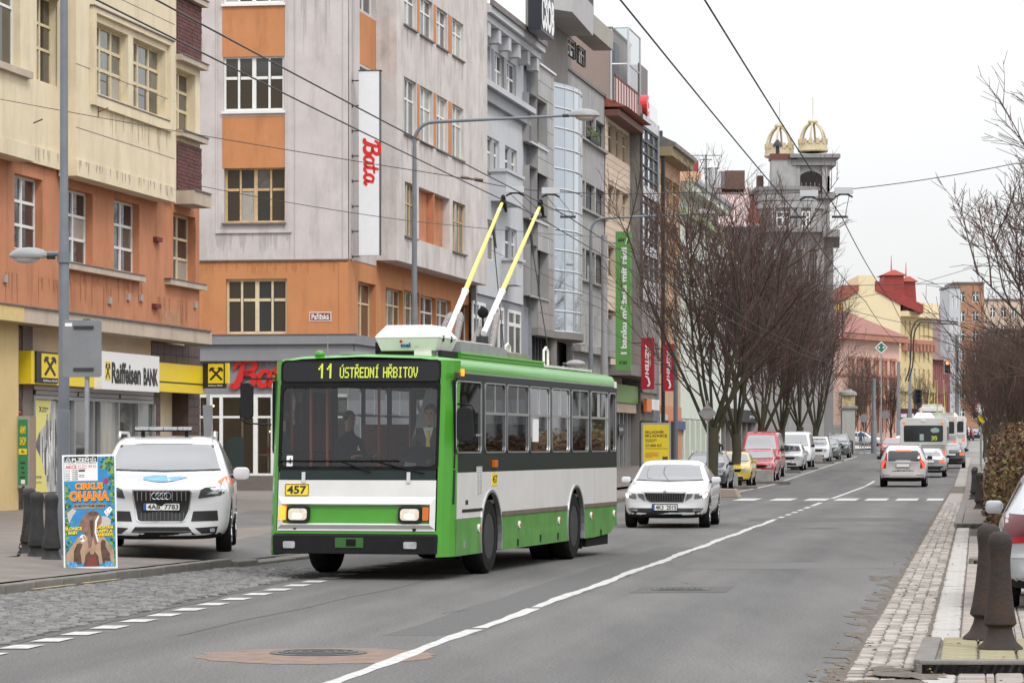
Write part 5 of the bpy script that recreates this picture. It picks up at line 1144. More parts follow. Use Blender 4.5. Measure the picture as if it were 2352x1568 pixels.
# red script signs
def bata(b, M_, sc):
 """The script word, drawn as thick strokes in a box about 3.3 wide and 1.1 high."""
 S = lambda pts: [(q.x * sc, q.y * sc) for q in spline([(x, y, 0) for x, y in pts], 5)]
 def st(pts, w0, w1=None):
  p = S(pts); n = len(p); ws_ = [1.22 * (w0 + ((w1 or w0) - w0) * math.sin(math.pi * k / (n - 1))) * sc for k in range(n)]; b.M = M_; stroke_poly(b, p, ws_, -.05, 0)
 st([(.02, .12), (.10, .02), (.28, .10), (.42, .45), (.56, .98)], .06, .12)
 st([(.14, .72), (.30, .95), (.62, 1.06), (.98, 1.02), (1.02, .80), (.82, .62), (.55, .56)], .05, .10)
 st([(.55, .56), (.88, .54), (1.02, .36), (.90, .10), (.60, .02), (.48, .14)], .06, .11)
 for x in (1.18, 2.40):
  st([(x + .46, .58), (x + .22, .64), (x + .02, .38), (x + .06, .08), (x + .28, .06), (x + .46, .36)], .05, .09); st([(x + .52, .66), (x + .44, .24), (x + .54, .05), (x + .72, .20)], .06, .09)
 st([(2.06, 1.0), (1.96, .50), (1.92, .14), (2.06, .03), (2.30, .18)], .06, .09); st([(1.78, .66), (2.34, .70)], .05, .06); st([(1.88, .20), (1.95, .30)], .03)
us = FL.Uo(531); zz = FL.Zo(887, 0); b = MB(); sgb = thing('shop_sign', 'red raised script sign on the grey fascia of the shoe shop', 'sign', tuple(P0 + U * uc), BA)
bata(b, lambda x, y, z: FL.M(us + x, -.06 + y, zz + z), 1.02 * (FL.Uo(632) - us) / 1.9); b.build('script_lettering', mat('sign_red', (.60, .018, .016), .35), sgb)
fbox(sgb, FL, 'wall_fixing', PLASTIC, us + .2, us + 2.6, 0, .06, zz + .3, zz + .34)
# vertical sign on the corner
vs = thing('vertical_sign', 'tall white box sign with red script hung on the corner of the lilac house', 'sign', tuple(P0 + U * uc), BA); FV = Flank(uc, uc + .5)
va, vb = FV.Uo(826), FV.Uo(873); vz0, vz1 = FV.Zo(587, 0), FV.Zo(165, 0)
fbox(vs, FV, 'sign_box', mat('sign_box_white', (.70, .71, .73), .5, var=.03), va, vb, -.12, .12, vz0, vz1); fbox(vs, FV, 'sign_cap', DARKMETAL, va - .02, vb + .06, -.14, .14, vz1, vz1 + .03)
fbox(vs, FV, 'sign_edge', DARKMETAL, vb, vb + .02, -.13, .13, vz0, vz1)
b = MB(); h_ = FV.Zo(322, 0) - FV.Zo(428, 0); k_ = h_ / 3.1; xm = FV.Uo(838); zt_ = FV.Zo(320, 0); bata(b, lambda x, y, z: FV.M(xm + z * 1.0, -.12 + y * .3, zt_ - x), k_); b.build('script_lettering', mat('sign_red', (.60, .018, .016), .35), vs)
for k in range(8): z = FV.Zo(186 + k * 57.6, 0); b = MB(FV.M); b.box(va - .30, va, -.02, .02, z - .02, z + .02); b.box(va - .30, va - .26, -.03, .03, z - .06, z + .06); b.build('bracket', DARKMETAL, vs)
# street name plate
pn = thing('street_name_plate', 'small dark red street name plate reading Pařížská on the orange wall', 'sign', tuple(P0 + U * uc), BA)
ua, ub, z0, z1 = FL.Uo(711), FL.Uo(761), FL.Zo(737, 0), FL.Zo(716, 0)
fbox(pn, FL, 'plate', WHITE, ua, ub, 0, .02, z0, z1); fbox(pn, FL, 'red_field', mat('plate_red', (.22, .05, .05), .5), ua + .025, ub - .025, .02, .024, z0 + .025, z1 - .025); text(pn, 'Pařížská', WHITE, ua + .08, ub - .08, z0 + .06, z1 - .05, -.027, FL.M, bold=.02)
# street front of the corner house
wS = wn(B, 823, 848, 645, 770, cols=2, rows=(.62,), fm=CREAMP, rec=.25)
lows = [wn(B, 886, 916, 659, 760, fm=CREAMP, cols=3, rec=.17), wn(B, 928, 954, 665, 760, fm=CREAMP, cols=3, rec=.17), wn(B, 966, 992, 677, 770, rec=.17), wn(B, 1003, 1027, 684, 770, rec=.17), wn(B, 1047, 1068, 695, 775, rec=.17)]
for w in lows: w['z0'] = lows[0]['z0']
zu = B.Zo(612, B.Uo(905)) + .05
wall(HB, B, 'orange_storey', ORANGE2, uc, ur, zc, max(za, zu + .04), 0, [wS] + lows); fbox(HB, B, 'cornice', GREYB, uc, ur, 0, .32, FL.Zo(790, 0), zc + .02); fbox(HB, B, 'cornice', GREYB, uc, ur, 0, .24, FL.Zo(828, 0), FL.Zo(790, 0) - .003)
wall(HB, B, 'shop_front', GREYB, uc, ur, -.2, FL.Zo(828, 0), 0)
orE, orS = .78, B.Uo(911, .78)
wu1 = wn(B, 825, 850, -10, 20, rec=.2); wu1['z1'] = wu1['z0'] + 1.8; wu2 = wn(B, 825, 850, 152, 300, rec=.2)
wall(HB, B, 'lilac_wall', LILAC, uc, orS, za + .04, ztop, .02, [wu1, wu2], ends=False); fbox(HB, B, 'orange_panel', ORANGE2, wu2['a'], wu2['c'], .02, .03, wu2['z1'] + .1, wu1['z0'] - .1)
b = MB(B.M); b.box(B.Uo(807), B.Uo(807) + .05, -.07, -.02, za, ztop); b.build('downpipe', mat('faded_conduit', (.42, .40, .39), .8), HB)
ow = []
for (cs, yts, ybs) in (([(928, 949), (965, 987), (1003, 1021), (1039, 1058)], 175, 306), ([(928, 949), (965, 987), (1003, 1021), (1039, 1058)], -38, 55)):
 for (x0, x1) in cs: w = wn(B, x0, x1, 0, 0, orE, rec=.12, fw=.06, rows=(.64,), pm=CURTAIN); uu = B.Uo(928, orE); w['z0'] = B.Zo(ybs, uu, orE); w['z1'] = B.Zo(yts, uu, orE); ow.append(w)
lo = [wn(B, 930, 949, 416, 541, orE, rec=.12, fm=WOODP, cols=3, fw=.05), wn(B, 1040, 1063, 416, 541, orE, rec=.12, fm=WOODP, cols=3, fw=.05)]
uu = B.Uo(930, orE)
for w in lo: w['z0'] = B.Zo(541, uu, orE); w['z1'] = B.Zo(416, uu, orE)
hole = (B.Uo(962, orE), B.Uo(1033, orE), lo[0]['z0'], lo[0]['z1'])
wall(HB, B, 'oriel', FRONTW, orS, ur, zu, ztop, orE, ow + lo, holes=[hole])
b = MB(B.M); b.box(hole[0] + .01, hole[1] - .01, .3 - orE, .36 - orE + .02, hole[2], hole[3]); b.box((hole[0] + hole[1]) / 2 - .08, (hole[0] + hole[1]) / 2 + .08, -orE + .02, .3 - orE, hole[2], hole[3]); b.build('loggia', ORANGE, HB)
for k in (0, 4):
 for w, v in zip(ow[k:k + 3], ow[k + 1:k + 4]): fbox(HB, B, 'orange_panel', ORANGE2, w['c'] + .15, v['a'] - .15, orE, orE + .012, w['z0'], w['z1'])
for k in (0, 4):
 for w in ow[k:k + 4]: fbox(HB, B, 'sill', TIN, w['a'] - .1, w['c'] + .1, orE, orE + .08, w['z0'] - .06, w['z0'])
for w in lo: fbox(HB, B, 'sill', TIN, w['a'] - .1, w['c'] + .1, orE, orE + .08, w['z0'] - .06, w['z0'])
fbox(HB, B, 'downpipe', GALV, ur - .05, ur + .18, .1, .3, -.2, ztop)
# rain streaks below sills and ledges
def streaks(root, fr, u0, u1, z, off, n, ln, m, sd):
 r_ = random.Random(sd); b = MB(fr.M)
 for k in range(n):
  u = r_.uniform(u0, u1); w = r_.uniform(.02, .09); h = ln * r_.uniform(.3, 1); y = -off - .002 - k * .00003; t = r_.uniform(-.4, .4) * w
  b.poly([(u - w, y, z), (u + w, y, z), (u + w * .7 + t, y, z - h * .45), (u + t * 1.5, y, z - h), (u - w * .6 + t, y, z - h * .5)])
 o = b.build('rain_streaks', m, root); o['kind'] = 'stuff'
SB, SO, SL_ = plaster('beige_streak', (.56, .48, .34)), plaster('orange_streak', (.40, .17, .095)), plaster('lilac_streak', (.43, .395, .38))
streaks(HA, A, -10, A.Uo(174), zb + .28, .125, 26, .4, SB, 1); streaks(HA, A, o2a, o2e, zb + .15, .535, 30, .38, LEDGE, 2); streaks(HA, A, w1['a'] - .4, w2['c'] + .4, w1['z0'] - .27, .505, 16, .9, SB, 3); streaks(HA, A, 0, ue - .2, zl + .9, .004, 40, .9, SO, 4)
streaks(HA, A, A.Uo(158), A.Uo(335), A.Zo(600, A.Uo(152)) - .22, .004, 18, .8, SO, 5)
streaks(HB, FL, FL.Uo(498), FL.Uo(668), FL.Zo(534, 0), .024, 20, .75, SL_, 6); streaks(HB, FL, FL.Uo(460), FL.Uo(800), za - .03, .004, 34, .5, plaster('orange_streak_two', (.44, .19, .085)), 7); streaks(HB, FL, FL.Uo(690), -.1, ztop - 2, .024, 14, 3.5, SL_, 8)
for w in ow + lo: streaks(HB, B, w['a'], w['c'], w['z0'] - .07, orE + .002, 7, 1.0, SL_, int(w['a'] * 7))
streaks(HB, FL, FL.Uo(465), -.05, FL.Zo(830, 0), .012, 30, .5, plaster('grey_streak', (.19, .19, .20)), 9)
# ---------------------------------------------------------------- the rest of the terrace
def near(u): return A.Uo(u)
GWP = plaster('pale_grey_plaster', (.50, .51, .53), .04, .10); GWD = plaster('mid_grey_plaster', (.27, .28, .30), .05, .1); PANEL = [mat('grey_stone_cladding_%d' % k, c, .6, var=.06, scale=.8) for k, c in enumerate(((.33, .325, .32), (.36, .35, .345), (.31, .305, .30)))]
PANELB = [mat('brown_stone_cladding_%d' % k, c, .6, var=.06, scale=.8) for k, c in enumerate(((.27, .24, .23), (.29, .26, .25)))]
OLDG = plaster('old_grey_plaster', (.33, .325, .315), .12, .3); PEACH = plaster('peach_plaster', (.56, .45, .35), .04, .06); CONC2 = plaster('bare_concrete', (.22, .205, .19), .08, .12)
SALM = plaster('salmon_plaster', (.52, .34, .22), .08, .2); MINT = plaster('mint_plaster', (.60, .635, .56), .04, .06); REDR = mat('red_roof_paint', (.26, .035, .03), .5, var=.2, scale=1); REDT = mat('red_tile_roof', (.30, .09, .06), .8, var=.25, scale=3)
BLUEGL = mat('curtain_wall_glass', (.52, .57, .62), .05, spec=1., metal=.85); DKFR = mat('dark_window_frame', (.06, .06, .065), .5)
DRED = mat('dark_red_rail', (.15, .03, .025), .6)
def clad(root, fr, ua, um, z0, z1, nx, nz, off, ms, wins, name):
 r_ = random.Random(3); us = [ua + (um - ua) * k / nx for k in range(nx + 1)]
 for k in range(nz):
  za, zb = z0 + (z1 - z0) * k / nz, z0 + (z1 - z0) * (k + 1) / nz
  for p, q in zip(us, us[1:]):
   pc = [(p, q)]
   for w in wins:
    if w['z0'] - .05 < (za + zb) / 2 < w['z1'] + .05: pc = [(x, y) for s_, e_ in pc for x, y in ((s_, min(e_, w['a'] - .05)), (max(s_, w['c'] + .05), e_)) if y - x > .08]
   for s_, e_ in pc: piece(name, r_.choice(ms(za)), root, s_ + .012 - fr.u0, e_ - .012 - fr.u0, -off - r_.uniform(0, .005), -off + .028, za + .012, zb - .012)
# pale grey house
ua, ub = A.Uo(1079), A.Uo(1206); G = Street(ua); HG = bld('grey_house', 'pale grey plastered house with a corbelled cornice and two box balconies', ua); body(HG, G, GWD, ua, ub, 21, d0=.5)
def colsz(fr, spans, yt, yb, off=0, rec=.14, ref=None, **k):
 out = []; u0 = fr.Uo(ref or spans[0][0], off); z0, z1 = fr.Zo(yb, u0, off), fr.Zo(yt, u0, off)
 for x0, x1 in spans: w = wn(fr, x0, x1, 0, 0, off, rec=rec, **k); w['z0'] = z0; w['z1'] = z1; out.append(w)
 return out
ws = colsz(G, [(1107, 1119), (1137, 1150), (1164, 1179)], 97, 200, .25, fw=.08) + colsz(G, [(1086, 1093), (1116, 1127), (1132, 1140), (1160, 1168), (1172, 1181)], 293, 385, .25, cols=1, fw=.08) + colsz(G, [(1087, 1094), (1119, 1132), (1160, 1168), (1174, 1181)], 490, 585, .25, cols=1, fw=.08)
zk = G.Zo(672, ua, .25)
wall(HG, G, 'front', GWP, ua + .4, ub - 2.0, zk, 19.8, .25, ws); wall(HG, G, 'pier', GWD, ub - 2.0, ub, -.2, 20.0, .1); wall(HG, G, 'pier', GWP, ua, ua + .4, -.2, 20.0, .1)
lw = colsz(G, [(1089, 1116), (1137, 1158), (1170, 1197)], 690, 790, .3, cols=2, rows=(.68,), fw=.14, rec=.04)
wall(HG, G, 'bay', GWD, ua, ub, -.2, zk - .02, .18);
for w in lw: w['z0'] -= .2; window(HG, G, w, .3)
fbox(HG, G, 'cornice', GWP, ua - .1, ub + .1, .0, .75, 19.9, 20.2); fbox(HG, G, 'cornice', GWP, ua - .1, ub + .15, 0, .95, 20.22, 20.6); fbox(HG, G, 'gutter', TIN, ua - .1, ub + .15, .9, 1.05, 20.5, 20.75)
for k in range(6): u = ua + .8 + k * (ub - ua - 1.4) / 5.; fbox(HG, G, 'corbel', GWP, u - .35, u + .35, .25, .72, 19.3, 19.88)
fbox(HG, G, 'string_course', GWP, ua + .3, ub - 1.0, .25, .70, G.Zo(182, G.Uo(1085)) - .25, G.Zo(182, G.Uo(1085))); fbox(HG, G, 'string_course', GWD, ua + .3, ub - 1.3, .25, .50, G.Zo(215, G.Uo(1085)) - .2, G.Zo(195, G.Uo(1085)))
for w in ws[:3]: fbox(HG, G, 'pilaster_panel', GWD, w['a'] - .9, w['a'] - .25, .25, .28, w['z0'], w['z1'])
z0, z1 = G.Zo(462, G.Uo(1116)), G.Zo(396, G.Uo(1116))
b = MB(G.M); b.box(G.Uo(1114), G.Uo(1198, .9) , -.95, -.25, z0, z1); b.box(G.Uo(1114) - .1, G.Uo(1200, .9), -1.02, -.2, z1 + .003, z1 + .14); b.build('balcony', GWP, HG)
z0, z1 = G.Zo(655, G.Uo(1143)), G.Zo(600, G.Uo(1143))
b = MB(G.M); b.box(G.Uo(1140), G.Uo(1200, .9), -.9, -.25, z0, z1); b.box(G.Uo(1140) - .1, G.Uo(1203, .9), -.98, -.2, z1 + .003, z1 + .14); b.build('balcony', GWP, HG)
for q in (.45, .72): fbox(HG, G, 'balcony_opening', GWD, G.Uo(1143) + (G.Uo(1198, .9) - G.Uo(1143)) * q, G.Uo(1143) + (G.Uo(1198, .9) - G.Uo(1143)) * (q + .15), .9, .906, z0 + .9, z1 - .25)
fbox(HG, G, 'downpipe', GALV, ub - .1, ub + .12, .1, .3, -.2, 20)
# stone clad bank house with a rounded glass bay
ua, ub = A.Uo(1207), A.Uo(1300); Cf = Street(ua); HC = bld('bank_house', 'grey stone clad bank house with a rounded glass bay and blue rooftop sign', ua); body(HC, Cf, CONC2, ua, ub, 20.4, d0=.7)
um = Cf.Uo(1272, .6); zt, zm, zb = Cf.Zo(148, ua, .6), Cf.Zo(590, ua, .6), Cf.Zo(752, ua, .6)
cw = colsz(Cf, [(1217, 1238)], 212, 324, .6, rec=.4, fm=DKFR, cols=3, rows=(.5,), fw=.07) + colsz(Cf, [(1218, 1239)], 379, 500, .6, rec=.4, fm=DKFR, cols=3, rows=(.5,), fw=.07) + colsz(Cf, [(1220, 1241)], 560, 678, .6, rec=.4, fm=DKFR, cols=3, rows=(.5,), fw=.07)
wall(HC, Cf, 'cladding_backing', PANEL[2], ua, um, zb, zt, .57, cw)
clad(HC, Cf, ua, um, zb, zt, 7, 17, .60, lambda z: PANEL if z > zm - 1 else PANELB, cw, 'stone_panel')
for w in cw: fbox(HC, Cf, 'sill', SILVER, w['a'] - .05, w['c'] + .05, .55, .68, w['z0'] - .08, w['z0'])
b = MB(Cf.M); bb = MB(Cf.M); rr = (ub - um) ; cx = um + .2
arc = [(um + (ub - .3 - um) * k / 6, .6 + 1.1 * math.sin(math.pi * (.12 + .76 * k / 6)) - .4) for k in range(7)]
for (p, d), (q, e) in zip(arc, arc[1:]):
 for k in range(12): za_, zb_ = zb - .1 + (zt - .2 - zb) * k / 12, zb - .1 + (zt - .2 - zb) * (k + 1) / 12; b = MB(Cf.M); b.poly(((p, -d, za_), (q, -e, za_), (q, -e, zb_), (p, -d, zb_))); b.build('pane', BLUEGL, HC)
 bb.tube([(p, -d, zb - .1), (p, -d, zt - .3)], .05, 5)
for k in range(13):
 z = zb + (zt - .5 - zb) * k / 12; bb.tube([(p, -d - .01, z) for p, d in arc], .05, 5)
bb.build('bay_mullions', SILVER, HC)
b = MB(Cf.M); b.prism([(p, -d - .12) for p, d in arc] + [(ub, 0), (ua, 0), (ua, -.6)], 'z', zb - .35, zb); b.build('soffit', CONC2, HC)
fbox(HC, Cf, 'recess_glazing', DARKGLASS, ua, um + 1, .0, .05, -.1, zb - .35); b = MB(Cf.M); b.lathe([(.32, -.2), (.32, zb - .35)], 16, (um + .5, -.35, 0)); b.build('column', CONC2, HC, smooth=True)
for k in range(6): u = ua + .2 + k * (um - ua) / 5; fbox(HC, Cf, 'mullion', DKFR, u - .05, u + .05, .05, .12, -.1, zb - .35)
fbox(HC, Cf, 'coping', WHITE, ua - .1, um + .1, .5, .72, zt, zt + .08)
tw = wn(Cf, 1204, 1234, 75, 148, .1, cols=2, rows=(.4,), fm=SILVER, rec=.1); wall(HC, Cf, 'terrace_wall', CONC2, ua, ub, zt - .5, zt + 3.2, .1, [tw])
b = MB(Cf.M); b.prism([(ua + 1, -.1), (ub, -.1), (ub, -1.4), (ua + 3.5, -1.7)], 'z', zt + 2.9, zt + 4.4); b.build('overhang', plaster('pale_overhang', (.42, .41, .41)), HC)
cs = thing('rooftop_sign', 'black and blue rooftop bank sign with white letters above the rounded glass bay', 'sign', tuple(P0 + U * ua), BA)
z0 = Cf.Zo(85, Cf.Uo(1245, 1.75)); ua2, ub2 = Cf.Uo(1243, 1.75), Cf.Uo(1272, 1.75)
fbox(cs, Cf, 'sign_box', mat('sign_navy', (.012, .014, .022), .4), ua2, ub2, 1.15, 1.75, z0 + .25, z0 + 4.8); fbox(cs, Cf, 'blue_panel', mat('sign_sky_blue', (.16, .36, .75), .4), ua2 + .1, ub2, 1.75, 1.77, z0 + 2.6, z0 + 5)
text(cs, 'ČSOB', WHITE, ua2 + .05, ub2 - .05, z0 + .35, z0 + 2.4, -1.78, Cf.M, bold=.05); FS = Flank(ua, ua2); fbox(cs, FS, 'blue_side', mat('sign_blue', (.02, .09, .32), .4), 1.2, 1.70, .0, .02, z0 + 2.6, z0 + 4.7)
# old grey house
ua, ub = A.Uo(1301), A.Uo(1388); O = Street(ua); HO = bld('grey_house', 'old plain grey plastered house with a projecting concrete balcony and dark eaves', ua); body(HO, O, OLDG, ua, ub, O.Zo(160, ua) + .5)
cc = [(1322, 1335), (1346, 1358), (1369, 1381)]
ws = colsz(O, cc, 242, 307, 0, rec=.2, fm=DKFR, fw=.06) + colsz(O, cc, 405, 470, 0, rec=.2, fm=DKFR, fw=.06) + colsz(O, cc, 563, 636, 0, rec=.2, fm=DKFR, fw=.06)
lw = colsz(O, [(1316, 1335), (1371, 1383)], 738, 790, .35, rec=.4, fm=DKFR, fw=.08)
zo = O.Zo(158, ua); wall(HO, O, 'front', OLDG, ua, ub, O.Zo(715, ua), zo, 0, ws); wall(HO, O, 'lower_front', OLDG, ua, ub, -.2, O.Zo(712, ua), .35, lw)
for w in ws: fbox(HO, O, 'sill', CONCRETE, w['a'] - .2, w['c'] + .2, 0, .2, w['z0'] - .12, w['z0'])
for k in range(5): b = MB(O.M); b.lathe([(.5, O.Zo(790, ua)), (.5, O.Zo(714, ua))], 14, (ua + 1.2 + k * (ub - ua - 2) / 4, -.3, 0)); b.build('half_column', OLDG, HO, smooth=True)
fbox(HO, O, 'string_course', CONCRETE, ua, ub, .35, .75, O.Zo(795, ua) - .25, O.Zo(792, ua))
fbox(HO, O, 'parapet', TIN, ua - .1, ub + .1, -.2, .1, zo, zo + .15); fbox(HO, O, 'attic_wall', OLDG, ua, ub, -2.0, -1.8, zo, zo + 4.5)
fbox(HO, O, 'balcony', plaster('balcony_concrete', (.36, .34, .30)), ua, ub - 1.5, -.4, .7, zo + 2.4, zo + 3.4)
aw = colsz(O, [(1303, 1320), (1330, 1342)], 82, 122, -.6, rec=.08, fm=WHITEP); wall(HO, O, 'attic_front', TIN, ua, ub, zo + 3.4, zo + 5.6, -.6, aw, ends=False)
fbox(HO, O, 'eaves', TIN, ua, ub + .3, -3, 1.3, zo + 5.7, zo + 6.0); fbox(HO, O, 'red_gable', REDR, ua + .2, ua + 2.8, -2, .3, zo + 6.0, zo + 7.6); b = MB(O.M); b.tube([(ua, -1.3, zo + 5.8), (ub + .3, -1.3, zo + 5.8)], .14, 8); b.build('gutter', GALV, HO)
us = O.Uo(1350);
fp = thing('flower_box', 'window box of yellow-green plants on the grey house', 'flower box', tuple(P0 + U * ua), BA); w = ws[1]
fbox(fp, O, 'box', PLASTIC, w['a'], w['c'], .02, .25, w['z0'], w['z0'] + .2); b = MB(O.M); r_ = random.Random(2)
for k in range(260):
 c = Vector((r_.uniform(w['a'] - .1, w['c'] + .1), -r_.uniform(.0, .4), w['z0'] + .2 + r_.random() * .55)); a = Vector((r_.uniform(-1, 1), r_.uniform(-1, 1), r_.uniform(-1, 1))) * .09; d = Vector((r_.uniform(-1, 1), r_.uniform(-1, 1), r_.uniform(-1, 1))) * .09; b.poly((c, c + a, c + d))
b.build('foliage', mat('window_plant', (.11, .13, .03), .7, var=.3), fp)
# peach panelled house
ua, ub = A.Uo(1389), A.Uo(1446); Q = Street(ua); HQ = bld('peach_house', 'peach panelled house with narrow recessed windows and a red roof railing', ua); body(HQ, Q, PEACH, ua, ub, Q.Zo(266, ua))
cc = [(1396, 1405), (1412, 1420), (1427, 1436)]; ws = []
for yt, yb in ((279, 349), (421, 491), (563, 636), (706, 776)): ws += colsz(Q, cc, yt, yb, 0, rec=.25, fm=CREAMP, cols=1, fw=.06)
zq = Q.Zo(266, ua); wall(HQ, Q, 'front', PEACH, ua, ub, Q.Zo(835, ua), zq, 0, ws)
PCH = [mat('peach_panel_%d' % k, c, .85, var=.04, scale=1, spec=.2) for k, c in enumerate(((.56, .45, .35), (.58, .47, .37), (.54, .43, .33)))]; clad(HQ, Q, ua, ub, Q.Zo(835, ua), zq, 3, 36, .03, lambda z: PCH, ws, 'cladding_panel')
fbox(HQ, Q, 'eaves', mat('brown_eaves', (.16, .07, .05), .7), ua, ub + .3, -.5, .8, zq, zq + .35); b = MB(Q.M); b.prism([(-1.25, zq + .5), (3, zq + 2.3), (3, zq + .5)], 'x', ua, ub + .5); b.build('roof', REDT, HQ)
for k in range(9): fbox(HQ, Q, 'railing_post', DRED, ua + .2 + k * 1.15, ua + .3 + k * 1.15, .5, .6, zq + .5, zq + 2.3)
for z in (zq + .7, zq + 2.2): fbox(HQ, Q, 'railing', DRED, ua, ub - .5, .52, .58, z, z + .12)
fbox(HQ, Q, 'railing_panel', mat('pale_pink_panel', (.55, .42, .40), .6), ua, ub - .5, .54, .56, zq + .85, zq + 2.15)
fbox(HQ, Q, 'shop_canopy', CONC2, ua - 1, ub, 0, 1.6, Q.Zo(862, ua), Q.Zo(838, ua)); fbox(HQ, Q, 'green_fascia', mat('fresh_green_sign', (.17, .36, .05), .4), ua, ub, .0, .5, Q.Zo(922, ua), Q.Zo(880, ua)); fbox(HQ, Q, 'pale_fascia', PEACH, ua, ub, 0, .4, Q.Zo(945, ua), Q.Zo(923, ua))
fbox(HQ, Q, 'shop_glass', SHOPGL, ua, ub, -.1, -.05, -.1, Q.Zo(945, ua))
for px in (1419, 1428, 1437, 1444): u = Q.Uo(px); fbox(HQ, Q, 'shop_post', ALU, u - .08, u + .08, -.05, .1, -.1, Q.Zo(945, ua))
fbox(HQ, Q, 'door_sign', BLACKP, Q.Uo(1416), Q.Uo(1427), .1, .14, Q.Zo(1000, ua), Q.Zo(972, ua)); text(HQ, 'bank', WHITE, Q.Uo(1417), Q.Uo(1426), Q.Zo(988, ua), Q.Zo(978, ua), -.145, Q.M)
# brown lift block and glass lift shaft on the roof behind
ul_, vv = A.Uo(1404), A.Uo(1400)
FT = Flank(ua, A.Uo(1474)); HT = bld('lift_tower', 'brown rooftop block with a glass lift shaft behind the peach house', ua); k0, k1, k2 = FT.Uo(1335), FT.Uo(1404), FT.Uo(1443)
fbox(HT, FT, 'block', plaster('brown_render', (.27, .215, .19), .05), k0 - 6, k1, -9, 0, 8, FT.Zo(66, k1)); fbox(HT, FT, 'coping', TIN, k0 - 6, k1 + .1, -9, .1, FT.Zo(66, k1), FT.Zo(62, k1))
fbox(HT, FT, 'shaft_core', mat('dark_lift_core', (.05, .055, .055), .5, var=.5, scale=1), k1 + .05, k2 - .9, -2.6, -.6, 8, FT.Zo(95, k1)); b = MB(FT.M); zt = FT.Zo(64, k1)
for (p, q, r_, s_) in ((k1, 0, k2, 0), (k2, 0, k2, 5.5)): b.poly(((p, q, 9), (r_, s_, 9), (r_, s_, zt), (p, q, zt)))
b.build('glass_shaft', glassy('lift_glass', (.72, .80, .80), .16), HT); b = MB(FT.M)
for p, q in ((k1, 0), (k2, 0), (k2, 5.5)): b.tube([(p, q, 9), (p, q, zt)], .07, 5)
for z in (zt, zt - 2.2, zt - 5, zt - 8): b.tube([(k1, 0, z), (k2, 0, z), (k2, 5.5, z)], .06, 5)
b.build('shaft_frame', SILVER, HT); FT2 = Flank(ua, FT.u1 + 5); fbox(HT, FT2, 'rear_block', plaster('blue_render', (.33, .34, .40), .05), FT2.Uo(1448), FT2.Uo(1468), -4, 0, 9, FT2.Zo(148, 0)); fbox(HT, FT2, 'rear_edge', TIN, FT2.Uo(1466), FT2.Uo(1469), -4, .2, 9, FT2.Zo(145, 0))
# grey concrete house with curtain wall
ua, ub = A.Uo(1447), A.Uo(1509, .7); K = Street(ua); HK = bld('office_house', 'grey concrete house with a narrow glazed curtain wall front', ua); FK = Flank(ua, ua)
zk = FK.Zo(241, 0); b = MB(K.M); b.box(ua, ub, -.62, 10, -.3, zk); b.build('concrete_flank', CONC2, HK)
b = MB(K.M); zk0, zk1 = K.Zo(690, ua, .7), K.Zo(262, ua, .7); n = 15
for j in range(3):
 for k in range(n): piece('pane', BLUEGL, HK, (ub - ua) * j / 3, (ub - ua) * (j + 1) / 3, -.65, -.65 + rnd.uniform(.002, .02), zk0 + (zk1 - zk0) * k / n, zk0 + (zk1 - zk0) * (k + 1) / n)
for k in range(4): u = ua + (ub - ua) * k / 3; b.box(u - .07, u + .07, -.75, -.66, zk0, zk1)
for k in range(n + 1): z = zk0 + (zk1 - zk0) * k / n; b.box(ua, ub, -.74, -.67, z - .05, z + .05)
b.build('curtain_mullions', DKFR, HK); bn = mat('dotted_spandrel', (.50, .50, .52), .5, var=.35, scale=4)
for yt, yb in ((262, 288), (423, 447), (560, 582), (640, 690)): fbox(HK, K, 'spandrel', bn, ua + .02, ub - .02, .76, .80, K.Zo(yb, ua, .7), K.Zo(yt, ua, .7))
fbox(HK, K, 'corner_post', GALV, ub - .05, ub + .25, -.6, .82, -.2, zk1); fbox(HK, K, 'lower_front', CONC2, ua, ub, .62, .72, K.Zo(900, ua), zk0 - .02); fbox(HK, K, 'shop_glass', DARKIN, ua, ub, .62, .70, -.2, K.Zo(965, ua)); fbox(HK, K, 'orange_sign', mat('orange_sign', (.65, .14, .02), .4), ua, ua + 2.2, .8, 1.0, K.Zo(945, ua), K.Zo(915, ua)); fbox(HK, K, 'pale_sign', WHITE, ua + 2.5, ua + 6, .8, 1.0, K.Zo(940, ua), K.Zo(915, ua))
sr = thing('rooftop_sign', 'red disc and white lettered panel sign on top of the curtain wall house', 'sign', tuple(P0 + U * ua), BA)
z = K.Zo(262, ua, .7); b = MB(K.M); b.lathe([(.62, -.9), (.62, -.5)], 20, (ua + 1.3, 0, z + .62), 'y'); b.build('red_disc', REDP, sr); text(sr, 'C', WHITE, ua + .95, ua + 1.65, z + .25, z + 1.0, -.91, K.M, bold=.04)
fbox(sr, K, 'white_panel', WHITE, ua + 3, ub - .5, .4, .8, z - .1, z + .9)
for k in range(6): fbox(sr, K, 'strut', DKFR, ua + .8 + k * 2., ua + .95 + k * 2., -.1, .6, z - .8, z + .05)
